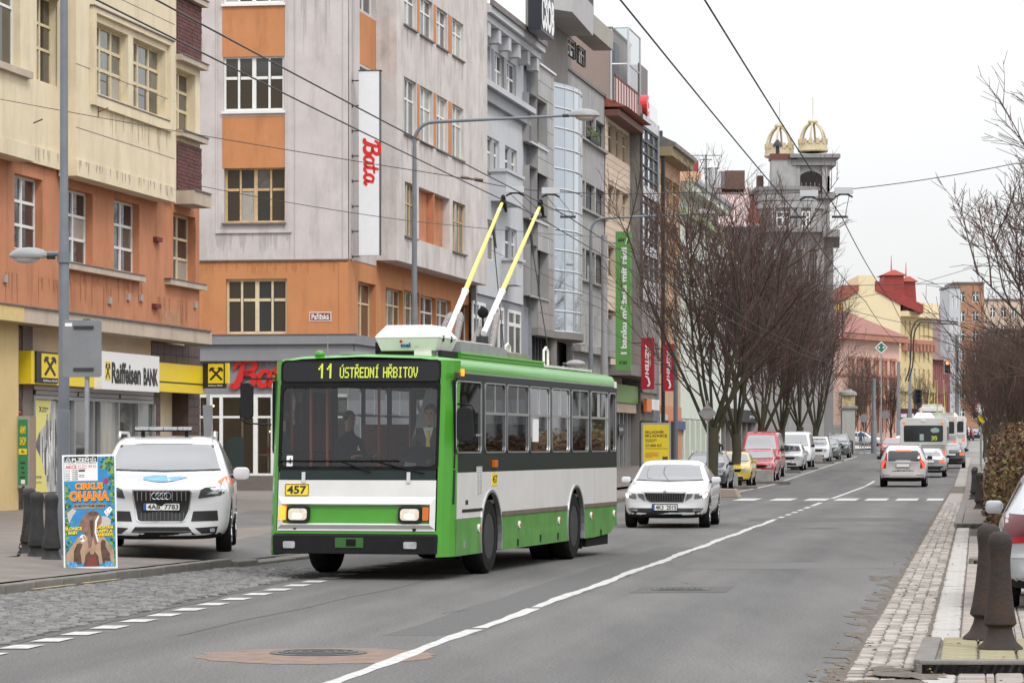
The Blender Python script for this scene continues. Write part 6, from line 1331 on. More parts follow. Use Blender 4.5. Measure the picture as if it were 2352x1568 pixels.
# air bank banner and red banners
gb = thing('bank_banner', 'tall green bank banner with white upward lettering on the peach house', 'banner', tuple(P0 + U * A.Uo(1400)), BA); FBn = Flank(A.Uo(1400), A.Uo(1400, .9))
va, vb, z0, z1 = FBn.Uo(1415), FBn.Uo(1450), FBn.Zo(850, 0), FBn.Zo(533, 0); fbox(gb, FBn, 'panel', mat('banner_green', (.12, .30, .075), .55, var=.06, scale=.4), va, vb, 0, .2, z0, z1)
text(gb, 'I banku můžete mít rádi', WHITE, va + .28 * (vb - va), va + .74 * (vb - va), z0 + .115 * (z1 - z0), z0 + .885 * (z1 - z0), -.205, FBn.M, bold=.035, rot=-1)
text(gb, 'air', BLACKP, va + .13, va + .55, z1 - .55, z1 - .33, -.205, FBn.M, bold=.03); text(gb, 'bank', BLACKP, va + .62, vb - .12, z1 - .66, z1 - .44, -.205, FBn.M, bold=.03); text(gb, '/', WHITE, va + .52, va + .66, z1 - .70, z1 - .34, -.205, FBn.M)
text(gb, 'air bank', BLACKP, va + .2, vb - .2, z0 + .3, z0 + .55, -.205, FBn.M, bold=.02)
b = MB(FBn.M); b.tube([(va - .7, -.1, z1 - .6), (va, -.1, z1 - .6)], .03, 6); b.tube([(va - .7, -.1, z0 + 3), (va, -.1, z0 + 3)], .03, 6); b.build('bracket', GALV, gb)
BRED = mat('banner_crimson', (.36, .012, .03), .5, var=.1, scale=.6)
for px0, px1, yt, yb, uu, lab in ((1473, 1503, 776, 894, A.Uo(1474, 1.6), 'nearer and taller of two crimson banners with white lettering on the concrete house'), (1524, 1549, 790, 898, A.Uo(1524, 1.6), 'farther crimson banner with white lettering in front of the salmon house')):
 rb = thing('red_banner', lab, 'banner', tuple(P0 + U * uu), BA, 'crimson banners'); FR = Flank(uu, uu); va, vb, z0, z1 = FR.Uo(px0), FR.Uo(px1), FR.Zo(yb, 0), FR.Zo(yt, 0)
 fbox(rb, FR, 'panel', BRED, va, vb, 0, .15, z0, z1); text(rb, 'AZITEH', WHITE, va + .32 * (vb - va), va + .60 * (vb - va), z0 + .28 * (z1 - z0), z1 - .4, -.155, FR.M, bold=.04, rot=1, shear=.15);
 b = MB(FR.M); stroke_poly(b, [(va + .35 * (vb - va), z0 + .26 * (z1 - z0)), (va + .55 * (vb - va), z0 + .22 * (z1 - z0)), (va + .66 * (vb - va), z0 + .12 * (z1 - z0)), (va + .60 * (vb - va), z0 + .07 * (z1 - z0)), (va + .48 * (vb - va), z0 + .07 * (z1 - z0))], .05, -.16, -.152); b.build('swoosh', WHITE, rb)
 text(rb, 'AZI TEH', WHITE, va + .66 * (vb - va), va + .74 * (vb - va), z0 + .45 * (z1 - z0), z1 - .7, -.155, FR.M, rot=1); b = MB(FR.M); b.tube([(va - .5, -.05, z1 - .3), (va, -.05, z1 - .3)], .03, 5); b.tube([(va - .5, -.05, z0 + .4), (va, -.05, z0 + .4)], .03, 5); b.build('bracket', DARKMETAL, rb)
# salmon and mint houses
ua, ub = A.Uo(1511, .6), A.Uo(1562, .6); S_ = Street(ua); HS = bld('salmon_house', 'salmon plastered house with deep eaves beside the curtain wall house', ua); body(HS, S_, SALM, ua, ub, S_.Zo(350, ua), d0=.9)
cc = [(1517, 1523), (1530, 1537), (1545, 1553)]; ws = []
for yt, yb in ((398, 463), (500, 565), (600, 665), (700, 765), (800, 860)): ws += colsz(S_, cc, yt, yb, .6, rec=.2, fm=CREAMP, cols=1, fw=.08)
zs = S_.Zo(345, ua); wall(HS, S_, 'front', SALM, ua, ub, S_.Zo(930, ua), zs, .6, ws); b = MB(S_.M); b.prism([(-1.7, zs + .2), (-1.7, zs + .45), (4, zs + 3.2), (4, zs + .2)], 'x', ua, ub); b.build('roof', TIN, HS); fbox(HS, S_, 'eaves', plaster('ochre_eaves', (.30, .23, .14)), ua, ub, .6, 1.5, zs - .35, zs + .2)
fbox(HS, S_, 'shop_front', mat('orange_shop_front', (.55, .22, .11), .7), ua, ub, .55, .7, -.2, S_.Zo(930, ua)); fbox(HS, S_, 'blue_sign', mat('sign_navy_blue', (.02, .03, .14), .4), S_.Uo(1534, .8), S_.Uo(1571, .8), .8, .9, S_.Zo(985, ua), S_.Zo(964, ua)); fbox(HS, S_, 'red_sign', mat('sign_vermilion', (.5, .07, .03), .4), S_.Uo(1534, .9), S_.Uo(1550, .9), .91, .95, S_.Zo(985, ua), S_.Zo(964, ua)); b = MB(S_.M); b.tube([(ua + .2, -.9, -.2), (ua + .2, -.9, zs)], .12, 6); b.build('downpipe', DARKMETAL, HS)
for px in (1513, 1526): u = S_.Uo(px, .75); fbox(HS, S_, 'shop_window', SHOPGL, u, u + 2.0, .70, .74, .3, S_.Zo(950, ua))
ua, ub = A.Uo(1563, .6), A.Uo(1650, .6); T = Street(ua); HM = bld('mint_house', 'pale mint house with pillared ground floor half hidden by the trees', ua); body(HM, T, MINT, ua, ub, T.Zo(420, ua), d0=.9); ws = []
for yt, yb in ((505, 550), (590, 645), (690, 750), (790, 850)): ws += colsz(T, [(1583, 1592), (1602, 1610), (1619, 1626), (1634, 1641)], yt, yb, .6, rec=.2, cols=2, fw=.08)
zt = T.Zo(430, ua); wall(HM, T, 'front', MINT, ua, ub, T.Zo(960, ua), zt, .6, ws); fbox(HM, T, 'cornice', MINT, ua, ub, .6, 1.6, zt - .3, zt + .4); fbox(HM, T, 'gutter', GALV, ua, ub, 1.6, 1.75, zt + .2, zt + .5); fbox(HM, T, 'string_course', plaster('green_band', (.36, .42, .26)), ua, ub, .6, 1.0, T.Zo(492, ua), T.Zo(478, ua))
for k in range(8): u = ua + .5 + k * (ub - ua - 1) / 7; fbox(HM, T, 'pillar', MINT, u - .45, u + .45, .2, .8, -.2, T.Zo(962, ua));
fbox(HM, T, 'dark_green_shop', mat('green_shop_wood', (.18, .26, .13), .6), ua, ub, .0, .25, -.2, T.Zo(962, ua))
ua, ub = A.Uo(1652, .6), A.Uo(1760, .6); T = Street(ua); HW = bld('white_house', 'white rendered house with shop fronts behind the street trees', ua); body(HW, T, GWP, ua, ub, T.Zo(560, ua), d0=.9); ws = []
for yt, yb in ((690, 740), (770, 820), (850, 900)): ws += colsz(T, [(1664, 1672), (1684, 1691), (1703, 1710), (1721, 1727), (1738, 1743)], yt, yb, .6, rec=.2, cols=2, fw=.08)
wall(HW, T, 'front', plaster('white_render', (.58, .58, .57), .05), ua, ub, T.Zo(940, ua), T.Zo(560, ua), .6, ws); fbox(HW, T, 'black_fascia', BLACKP, ua, ub, .6, .8, T.Zo(965, ua), T.Zo(935, ua)); fbox(HW, T, 'shop_glass', SHOPGL, ua, ub, .1, .2, -.2, T.Zo(966, ua)); text(HW, 'prodejna', WHITE, T.Uo(1722, .8), T.Uo(1745, .8), T.Zo(957, ua), T.Zo(945, ua), -.81, T.M)
for k in range(10): u = ua + k * (ub - ua) / 9; fbox(HW, T, 'shop_post', CONC2, u - .3, u + .3, .2, .6, -.2, T.Zo(966, ua))
# ---------------------------------------------------------------- the corner house with crowns and the far end of the street
def cam_bld(name, label, Y, px, rz=0):
 return thing(name, label, 'building', (*at(px, HY, Y)[:2], 0), rz)
class Card:                       # a front facing the street's near end at distance Y, turned by rz; u rightwards in metres from px0
 def __init__(s, px0, Y, rz=0): s.px0, s.Y, s.rz = px0, Y, rz; s.o = at(px0, HY, Y); s.c, s.s_ = math.cos(rz), math.sin(rz)
 def Uo(s, px, off=0):
  t = (px - CX) / F; ox, oy = s.o.x + s.s_ * off, s.o.y - s.c * off; return (t * oy - ox) / (s.c - t * s.s_)
 def Zo(s, py, u, off=0): return EYE - (py - HY) / F * (s.o.y + s.s_ * u - s.c * off)
 def M(s, u, d, z): return (u, d, z)
 def root(s, name, label, cat='building', group=None): return thing(name, label, cat, (s.o.x, s.o.y, 0), s.rz, group)
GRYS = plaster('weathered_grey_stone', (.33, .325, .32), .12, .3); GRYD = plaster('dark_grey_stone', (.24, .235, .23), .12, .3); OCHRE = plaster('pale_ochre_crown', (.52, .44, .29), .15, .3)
CRM = plaster('cream_gable', (.72, .61, .40), .03, .04); YELB = plaster('yellow_front', (.60, .49, .27), .06, .1); PNK = plaster('pink_front', (.62, .42, .35), .06, .1); PNKT = plaster('terracotta_trim', (.40, .19, .14), .1); PURP = plaster('dusky_rose_front', (.33, .14, .13), .08); PNK2 = plaster('pale_pink_front', (.60, .43, .40), .04)
def rowwin(root, fr, u0, u1, n, z0, z1, off=0, ww=.95, fm=None, cols=2, frac=.5):
 out = []
 for k in range(n):
  c = u0 + (u1 - u0) * (k + .5) / n; h = (u1 - u0) / n * frac / 2; out.append(dict(a=c - h, c=c + h, z0=z0, z1=z1, cols=cols, rows=(.65,), fm=fm or WHITEP, rec=.18, fw=.09, pm=None, one=True, mid=None))
 return out
# grey corner house: the flank faces the camera, the street front runs on towards the junction
D = Card(1738, 262); HD = D.root('crowned_corner_house', 'grey stone corner house with two openwork golden crowns on its towers')
x = D.Uo; zc_ = D.Zo(500, 0) if False else EYE + (HY - 520) / F * 262
z = lambda py: EYE + (HY - py) / F * 262
uL, uR = x(1676), x(1893)
ws = rowwin(HD, D, x(1690), x(1885), 6, z(640), z(572), frac=.42) + rowwin(HD, D, x(1690), x(1885), 6, z(760), z(690), frac=.42) + rowwin(HD, D, x(1690), x(1885), 6, z(880), z(810), frac=.42)
for w in ws: w['fm'] = DKFR
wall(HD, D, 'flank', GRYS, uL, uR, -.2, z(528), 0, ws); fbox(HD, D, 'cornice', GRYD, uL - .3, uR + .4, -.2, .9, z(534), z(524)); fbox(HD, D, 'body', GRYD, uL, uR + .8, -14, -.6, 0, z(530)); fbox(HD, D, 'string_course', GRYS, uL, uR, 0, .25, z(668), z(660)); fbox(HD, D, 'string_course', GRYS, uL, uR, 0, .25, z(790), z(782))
# street front seen at a grazing angle
FD = Street(0)
b = MB(); c0 = (uR, 0); c1 = (x(1928) , 14)
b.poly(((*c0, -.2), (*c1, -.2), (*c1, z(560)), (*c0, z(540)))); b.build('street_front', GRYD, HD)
for k in range(5):
 for za, zb in ((640, 575), (760, 690), (880, 810)):
  t0, t1 = .1 + k * .18, .19 + k * .18; p = lambda t: (c0[0] + (c1[0] - c0[0]) * t + .06, c0[1] + (c1[1] - c0[1]) * t - .06)
  b = MB(); b.poly(((*p(t0), z(za)), (*p(t1), z(za)), (*p(t1), z(zb)), (*p(t0), z(zb)))); w = b.build('window', DARKGLASS, HD); bb = MB(); q0, q1 = p(t0 - .02), p(t1 + .02); bb.box(q0[0], q1[0] + .25, q0[1] - .1, q1[1], z(zb) + .05, z(zb) + .35); bb.build('lintel', GRYS, HD)
b = MB(); b.prism([(c0[0] - .2, -1), (c0[0] + 1.2, -.6), (c1[0] + 1.4, c1[1]), (c1[0], c1[1] + 1)], 'z', z(545), z(528)); b.build('cornice', GRYD, HD); fbox(HD, D, 'corner_pier', GRYS, x(1905), x(1928), -14, -9, -.2, z(655))
# rounded upper storey, tower and chimney block
ru = x(1790); rw_ = (x(1890) - x(1745)) / 2; rc = (x(1890) + x(1745)) / 2
prof = [(math.cos(a), math.sin(a)) for a in [math.pi + math.pi * k / 12 for k in range(13)]]
def drum(name, m, cx, w, dep, za, zb_, d0=1.2):
 b = MB(D.M); b.prism([(cx + w * q[0], d0 + dep * q[1]) for q in prof] + [(cx + w, d0 + 6), (cx - w, d0 + 6)], 'z', za, zb_); return b.build(name, m, HD)
drum('attic_storey', GRYS, rc, rw_, 1.5, z(530), z(462)); drum('attic_band', GRYS, rc, rw_ + .25, 1.75, z(478) , z(470)); drum('attic_crown', GRYS, rc - .2, rw_ * .95, 1.4, z(460), z(432)); drum('attic_band', GRYD, rc - .2, rw_ * .97 + .2, 1.6, z(436), z(428))
for px0, px1 in ((1782, 1813), (1840, 1860)):
 w = dict(a=x(px0), c=x(px1), z0=z(522), z1=z(486), cols=2, rows=(.6,), fm=WHITEP, rec=-.32, fw=.1, pm=None, one=True, mid=None); window(HD, D, w, 0)
for px in (1776, 1819, 1834, 1866): fbox(HD, D, 'pilaster', GRYS, x(px) - .15, x(px) + .15, .28, .45, z(526), z(474))
ta, tb = x(1832), x(1911); tz = z(400)
wall(HD, D, 'tower', GRYS, ta, tb, z(530), tz, -1.9, ends=False); fbox(HD, D, 'tower_body', GRYS, ta, tb, -8, -1.92, z(600), tz - .2); fbox(HD, D, 'tower_cornice', GRYD, ta - .4, tb + .5, -8.4, -1.5, z(452), z(440)); fbox(HD, D, 'tower_cornice', GRYD, ta - .3, tb + .5, -8.4, -1.5, z(376), z(360)); fbox(HD, D, 'tower_cornice', GRYD, ta - .5, tb + .8, -8.6, -1.2, z(359), z(350)); fbox(HD, D, 'tower_top', GRYS, ta, tb, -8, -1.9, z(440), z(377))
ac, arx = (x(1838) + x(1896)) / 2, (x(1896) - x(1838)) / 2
b = MB(D.M); b.prism([(ac - arx, z(438)), (ac + arx, z(438))] + [(ac + arx * math.cos(math.pi * k / 12), z(412) + arx * .80 * math.sin(math.pi * k / 12)) for k in range(13)], 'y', 1.84, 1.92); b.build('arched_opening', DARKIN, HD)
for k in range(5): fbox(HD, D, 'arch_bar', GRYD, ac - arx + (k + .7) * arx * .35, ac - arx + (k + .85) * arx * .35, -1.83, -1.80, z(438), z(415))
for px in (1836, 1899): fbox(HD, D, 'tower_pier', GRYS, x(px) - .2, x(px + 6), -1.9, -1.7, z(440), z(377))
ca, cb = x(1776), x(1832); fbox(HD, D, 'chimney_block', plaster('stained_chimney', (.34, .33, .33), .15, .3), ca, cb, -3.5, -1.6, z(440), z(362)); fbox(HD, D, 'chimney_cap', mat('brown_brick_cap', (.13, .05, .035), .8), ca - .1, cb + .1, -3.6, -1.5, z(362), z(349))
def crown(px, py0, w, dY, h):
 cx = D.Uo(px, -dY); cz = D.Zo(py0, 0, -dY); cy = dY; r = w; grp = tag(bpy.data.objects.new('golden_crown', None)); COL.objects.link(grp); grp.parent = HD; b = MB(D.M)
 b.lathe([(r, cz), (r * 1.06, cz + h * .04), (r * 1.02, cz + h * .08), (r * .98, cz + h * .25), (r * .86, cz + h * .25), (r * .86, cz)], 24, (cx, cy, 0)); b.build('crown_ring', OCHRE, grp, smooth=True)
 for k in range(12):
  a = 2 * math.pi * k / 12 + .26; b = MB(D.M); b.box(-.14, .14, -.12, .12, 0, h * .16)
  for i, v in enumerate(b.v): xx, yy = v[0], v[1]; b.v[i] = (cx + math.cos(a) * r * .92 + xx * math.sin(a) + yy * math.cos(a), cy + math.sin(a) * r * .92 - xx * math.cos(a) + yy * math.sin(a), cz + h * .24 + v[2])
  b.build('crown_point', OCHRE, grp)
 for k in range(6):
  a = 2 * math.pi * k / 6 + .26; b = MB(D.M)
  b.tube([(cx + math.cos(a) * r * .95 * math.cos(t), cy + math.sin(a) * r * .95 * math.cos(t), cz + h * .22 + h * .68 * math.sin(t)) for t in [math.pi / 2 * q / 8 for q in range(9)]], .095, 6); b.build('crown_rib', OCHRE, grp)
 b = MB(D.M); b.lathe([(.35, cz + h * .88), (.42, cz + h * .93), (.36, cz + h * .98), (.12, cz + h * 1.02)], 12, (cx, cy, 0)); b.tube([(cx, cy, cz + h), (cx, cy, cz + h + 1.8)], .025, 4); b.build('crown_finial', OCHRE, grp)
crown(1867, 350, 1.18, 3.6, 2.65); crown(1790, 362, 1.18, 5.6, 2.75)
b = MB(D.M); b.lathe([(.4, z(330)), (.35, z(324)), (.08, z(314))], 8, (x(1792), 2.6, 0)); b.box(x(1788), x(1796), 2.4, 2.8, z(349), z(331)); b.build('lantern', DARKMETAL, HD)
# pink metal roofs and brown chimneys in front of it
rf = MB(D.M); zr0, zr1 = z(524), z(416)
HP = D.root('pink_roofed_house', 'house with a pale pink sheet metal roof and brown chimneys by the crowned house')
rf.prism([(-2, zr0), (-2, zr0 + .1), (8, zr1), (8, zr0)], 'x', x(1606), x(1740)); rf.build('metal_roof', mat('pink_sheet_roof', (.60, .46, .45), .6, var=.1, scale=.5), HP); b = MB(D.M)
for k in range(24): u = x(1606) + (x(1740) - x(1606)) * k / 23; b.tube([(u, -2.02, zr0 + .1), (u, 7.98, zr1 + .05)], .05, 4)
b.build('roof_seam', mat('pink_sheet_roof', (.5, .4, .4), .6), HP); fbox(HP, D, 'front_wall', MINT, x(1606), x(1740), -7, -1, -.2, zr0)
b = MB(D.M); b.prism([(x(1712), zr0), (x(1722), z(455)), (x(1731), z(472)), (x(1742), z(502)), (x(1756), zr0)], 'y', -1.6, -1.2); b.build('red_slope', mat('faded_red_roof', (.26, .075, .06), .7, var=.2), HP)
for px0, px1, yt in ((1670, 1724, 376), (1754, 1768, 388)): fbox(HP, D, 'chimney', mat('brown_chimney', (.12, .075, .06), .8, var=.2), x(px0), x(px1), -8, -6.5, z(420), z(yt))
fbox(HP, D, 'red_attic', REDR, x(1560), x(1606), -4, -1, z(400), z(366)); fbox(HP, D, 'attic_wall', SALM, x(1556), x(1612), -4, -.8, z(450), z(392))
an = thing('roof_antenna', 'thin television antenna mast on the pink sheet roof', 'antenna', (D.o.x, D.o.y, 0)); b = MB(D.M); b.tube([(x(1632), 6, z(418)), (x(1632), 6, z(340))], .06, 5)
for py, w in ((342, 1.2), (352, .5), (372, .4)): b.tube([(x(1632) - w, 6, z(py)), (x(1632) + w, 6, z(py))], .03, 4)
b.build('mast', DARKMETAL, an)
for px, h in ((1650, 370), (1662, 378)): b = MB(D.M); b.lathe([(.55, z(418)), (.55, z(h)), (.3, z(h) + .2)], 10, (x(px), 6.5, 0)); b.build('vent_drum', SILVER, HP)
# vertical restaurant sign at the corner
mc = thing('restaurant_sign', 'narrow dark red vertical sign with yellow arches and white letters at the far corner', 'sign', (*at(1922, HY, 262)[:2], 0)); V = Card(1922, 262); zz = V.Zo
fbox(mc, V, 'panel', mat('sign_dark_red', (.26, .015, .03), .5), 0, V.Uo(1936), 0, .2, z(780), z(697)); w_ = V.Uo(1936)
text(mc, 'M', YELP, .08, w_ - .08, z(712), z(700), -.21, bold=.04)
for k, ch in enumerate("McDonald's"): text(mc, ch, WHITE, w_ * .28, w_ * .72, z(778) + (9 - k) * .235, z(778) + (9 - k) * .235 + .18, -.21, bold=.02)
# pavilion pillar, far houses
pv = thing('stone_pillar', 'pale stone gate pillar with a domed cap at the far junction', 'pillar', (*at(1949, HY, 268)[:2], 0)); V = Card(1949, 268); zf = lambda py, Y: EYE + (HY - py) / F * Y
fbox(pv, V, 'shaft', plaster('pale_stone', (.42, .41, .39), .08, .2), V.Uo(1934), V.Uo(1964), -1.0, 0, 0, zf(937, 268)); fbox(pv, V, 'ledge', CONCRETE, V.Uo(1932), V.Uo(1970), -1.2, .2, zf(937, 268), zf(932, 268)); fbox(pv, V, 'painted_frieze', mat('ochre_frieze', (.45, .36, .2), .8, var=.4), V.Uo(1934), V.Uo(1964), -1.0, -.05, zf(932, 268), zf(907, 268))
b = MB(V.M); b.lathe([(.75, zf(907, 268)), (.7, zf(900, 268)), (.35, zf(896, 268)), (.3, zf(893, 268))], 16, (V.Uo(1949), .5, 0)); b.build('cap', CONCRETE, pv); fbox(pv, V, 'side_wall', CONCRETE, V.Uo(1900), V.Uo(1934), -1.2, -.1, 0, zf(975, 268))
def railing():
 r = thing('railing', 'low grey railing beside the stone pillar', 'railing', (*at(1938, HY, 264)[:2], 0)); V = Card(1938, 264)
 for k in range(14): fbox(r, V, 'bar', GALV, k * .14, k * .14 + .03, 0, .03, .9, 2.0)
 fbox(r, V, 'top_rail', GALV, 0, 1.9, -.01, .04, 2.0, 2.06); fbox(r, V, 'bottom_rail', GALV, 0, 1.9, -.01, .04, .88, .94)
railing()
V = Card(1936, 345, R(62)); HPk = V.root('pink_house', 'pink stuccoed two-storey house with a red tiled hip roof at the junction')
zf2 = lambda py: EYE + (HY - py) / F * 345
ue = V.Uo(2066); ws = rowwin(HPk, V, 1, ue - 1, 6, zf2(905), zf2(830), frac=.36, fm=CREAMP) + rowwin(HPk, V, 1, ue - 1, 6, zf2(985), zf2(925), frac=.36, fm=CREAMP)
wall(HPk, V, 'front', PNK, -8, ue, 0, zf2(775), 0, ws)
for w in ws: fbox(HPk, V, 'window_surround', PNKT, w['a'] - .24, w['a'] - .02, .0, .14, w['z0'] - .3, w['z1'] + .5); fbox(HPk, V, 'window_surround', PNKT, w['c'] + .02, w['c'] + .24, .0, .14, w['z0'] - .3, w['z1'] + .5); fbox(HPk, V, 'window_hood', PNKT, w['a'] - .35, w['c'] + .35, 0, .25, w['z1'] + .3, w['z1'] + .6)
fbox(HPk, V, 'cornice', PNKT, -8, ue + .4, 0, .9, zf2(778), zf2(764)); fbox(HPk, V, 'band', PNKT, -8, ue, 0, .2, zf2(862), zf2(857)); b = MB(V.M); b.prism([(-1.0, zf2(764)), (7, zf2(694)), (15, zf2(764))], 'x', -12, ue + .3); b.build('roof', mat('dull_red_tiles', (.23, .095, .075), .8, var=.2, scale=2), HPk); fbox(HPk, V, 'body', PNK, -8, ue, -12, -.2, 0, zf2(778))
V = Card(1934, 400); HY_ = V.root('yellow_house', 'tall cream and yellow house with a dark red mansard roof and spires'); z4 = lambda py: EYE + (HY - py) / F * 400
b = MB(V.M); xx = V.Uo
b.prism([(xx(1934), 0), (xx(2068), 0), (xx(2068), z4(700)), (xx(2010), z4(667)), (xx(2010), z4(632)), (xx(1972), z4(632)), (xx(1972), z4(668)), (xx(1934), z4(692))], 'y', 0, 14); b.build('gable_wall', CRM, HY_)
b = MB(V.M); b.prism([(xx(1930), z4(692)), (xx(1972), z4(669)), (xx(1972), z4(655)), (xx(1934), z4(655)), (xx(1926), z4(690))], 'y', -.3, 13); b.build('red_roof', REDT, HY_)
b = MB(V.M); b.prism([(xx(2011), z4(667)), (xx(2068), z4(699)), (xx(2120), z4(720)), (xx(2120), z4(700)), (xx(2080), z4(680)), (xx(2034), z4(650)), (xx(2011), z4(645))], 'y', -.2, 13); b.build('mansard_roof', REDR, HY_)
def frus2(b, xa, xb, xc_, xd, za, zb, y0, y1): b.prism([(xa, za), (xb, za), (xd, zb), (xc_, zb)], 'y', y0, y1)
for (a, c, yt, yb, dy) in ((2030, 2084, 630, 695, 2), (2080, 2120, 641, 705, 6)):
 b = MB(V.M); frus2(b, xx(a), xx(c), xx(a + 5), xx(c - 4), z4(yb), z4(yt), dy, dy + 5); b.build('mansard_turret', REDR, HY_); b = MB(V.M); frus2(b, xx(a - 3), xx(c + 3), xx((a + c) / 2 - 3), xx((a + c) / 2 + 3), z4(yt), z4(yt - 12), dy - .3, dy + 5.3); b.tube([(xx((a + c) / 2), dy + 2.5, z4(yt - 10)), (xx((a + c) / 2), dy + 2.5, z4(yt - 48))], [.12, .03], 5); b.build('turret_cap', mat('coral_roof', (.50, .13, .09), .6), HY_)
V2 = Card(2068, 400, R(60)); z5 = z4; ue = V2.Uo(2142); HY2 = HY_
ry = V2.root('yellow_house', 'ornate yellow street front with stacked stucco windows right of the cream gable'); ws = []
for yt, yb in ((735, 775), (790, 830), (845, 880), (900, 945)): ws += rowwin(ry, V2, .8, ue - .6, 6, z4(yb), z4(yt), frac=.34, fm=CREAMP)
wall(ry, V2, 'front', YELB, 0, ue, 0, z4(722), 0, ws); fbox(ry, V2, 'cornice', CRM, 0, ue, 0, .9, z4(726), z4(714)); fbox(ry, V2, 'stucco_band', PNKT, 0, ue, 0, .4, z4(788), z4(778)); fbox(ry, V2, 'stucco_band', YELB, 0, ue, 0, .4, z4(898), z4(888))
for k in range(9): fbox(ry, V2, 'bracket', PNKT, .4 + k * ue / 9, .9 + k * ue / 9, 0, .6, z4(805), z4(789))
for k in range(4): fbox(ry, V2, 'dormer', CRM, 2 + k * ue / 4, 4.2 + k * ue / 4, -1.5, .2, z4(712), z4(690));
fbox(ry, V2, 'roof', REDR, 0, ue, -8, -.6, z4(714), z4(696))
V = Card(2142, 440, R(58)); z6 = lambda py: EYE + (HY - py) / F * 440; hr = V.root('rose_house', 'small dusky rose house with a brown roof in the distance'); ue = V.Uo(2182); ws = rowwin(hr, V, .5, ue - .5, 7, z6(880), z6(835), frac=.4)
wall(hr, V, 'front', PURP, 0, ue, 0, z6(825), 0, ws + rowwin(hr, V, .5, ue - .5, 7, z6(945), z6(905), frac=.4)); b = MB(V.M); b.prism([(-.6, z6(826)), (5, z6(795)), (9, z6(826))], 'x', -.5, ue + .5); b.build('roof', mat('brown_roof', (.14, .08, .07), .8), hr)
for px0, px1, Y, yt, m, lab, nm in ((2120, 2180, 470, 706, PNK2, 'tall blank pale pink house wall in the distance', 'pink_house'), (2180, 2206, 460, 660, GWP, 'narrow pale house wall behind the tram poles', 'pale_house'), (2190, 2260, 520, 652, plaster('brown_block', (.36, .20, .13), .1), 'brown and ochre apartment block beyond the bare tree', 'apartment_block'), (2206, 2290, 720, 742, GWP, 'white modern block far down the street', 'apartment_block'), (2208, 2240, 705, 830, mat('orange_cladding', (.55, .19, .05), .7, var=.05), 'orange clad shop block far down the street', 'shop_block'), (2282, 2420, 430, 760, CONC2, 'grey brown block behind the bare trees on the right', 'apartment_block'), (2240, 2420, 560, 690, PEACH, 'peach block rising behind the right hand trees', 'apartment_block')):
 V = Card(px0, Y); zz = lambda py: EYE + (HY - py) / F * Y; r = V.root(nm, lab); ue = V.Uo(px1); ws = []
 if 'blank' not in lab:
  n = max(2, int(ue / 1.9)); zt = zz(yt) - 1.2;
  while zt > 4: ws += rowwin(r, V, .2, ue - .2, n, zt - 1.7, zt, frac=.5); zt -= 3.1
 wall(r, V, 'front', m, 0, ue, 0, zz(yt), 0, ws); fbox(r, V, 'body', m, 0, ue, -10, -.3, 0, zz(yt) - .1); fbox(r, V, 'roof_edge', TIN, -.1, ue + .1, -10, .2, zz(yt), zz(yt) + .3)
V = Card(2066, 372); r = V.root('kiosk', 'row of small shops with white fascias under dark red awnings at the junction'); zz = lambda py: EYE + (HY - py) / F * 372
fbox(r, V, 'shop_front', mat('dark_kiosk', (.05, .045, .04), .7, var=.6, scale=1), V.Uo(2030), V.Uo(2130), 0, .1, 0, zz(945)); fbox(r, V, 'awning', mat('wine_awning', (.10, .02, .03), .7), V.Uo(2036), V.Uo(2104), .1, 1.2, zz(950), zz(938))
for a, c in ((2043, 2055), (2066, 2080), (2082, 2096)): fbox(r, V, 'white_fascia', WHITE, V.Uo(a), V.Uo(c), 1.2, 1.3, zz(958), zz(950))
fbox(r, V, 'orange_sign', mat('orange_sign', (.65, .14, .02), .4), V.Uo(2074), V.Uo(2082), 1.2, 1.3, zz(967), zz(960))
V = Card(2200, 690); r = V.root('blue_shop', 'dark shop front with a blue sign behind the traffic lights'); zz = lambda py: EYE + (HY - py) / F * 690
fbox(r, V, 'shop_front', DARKIN, V.Uo(2196), V.Uo(2262), 0, .3, 0, zz(936)); fbox(r, V, 'blue_sign', mat('sign_blue', (.02, .09, .32), .4), V.Uo(2200), V.Uo(2250), .3, .5, zz(962), zz(938))
# houses and trees across the street, out of frame, seen mirrored in the bus windows
for k, (Y0, Y1, m, h) in enumerate(((52, 84, FRONTW, 15), (85, 118, SALM, 17), (119, 160, GWP, 16))):
 r = thing('house', 'plastered house across the street, number %d of the side opposite the bank' % (k + 1), 'building', (xc(Y0) + 30, Y0, 0), math.pi / 2 - RA)
 r['label'] = ('stained pale house opposite the bank', 'salmon house on the side opposite the shoe shop', 'pale grey house farther along the side opposite the terrace')[k]; fr = lambda u, d, z: (u, -d, z); b = MB(fr); L0 = Y1 - Y0; hs = [(2 + j * 3.4, 3.6 + j * 3.4, 1.2 + q * 3.7, 3.2 + q * 3.7) for j in range(int(L0 / 3.4) - 1) for q in range(4)]
 wallgrid(b, 0, L0, -.2, h, hs, 0, .2); b.build('front', m, r); b = MB(fr); b.box(0, L0, .2, .4, -.2, h); b.build('window_glass', DARKGLASS, r)
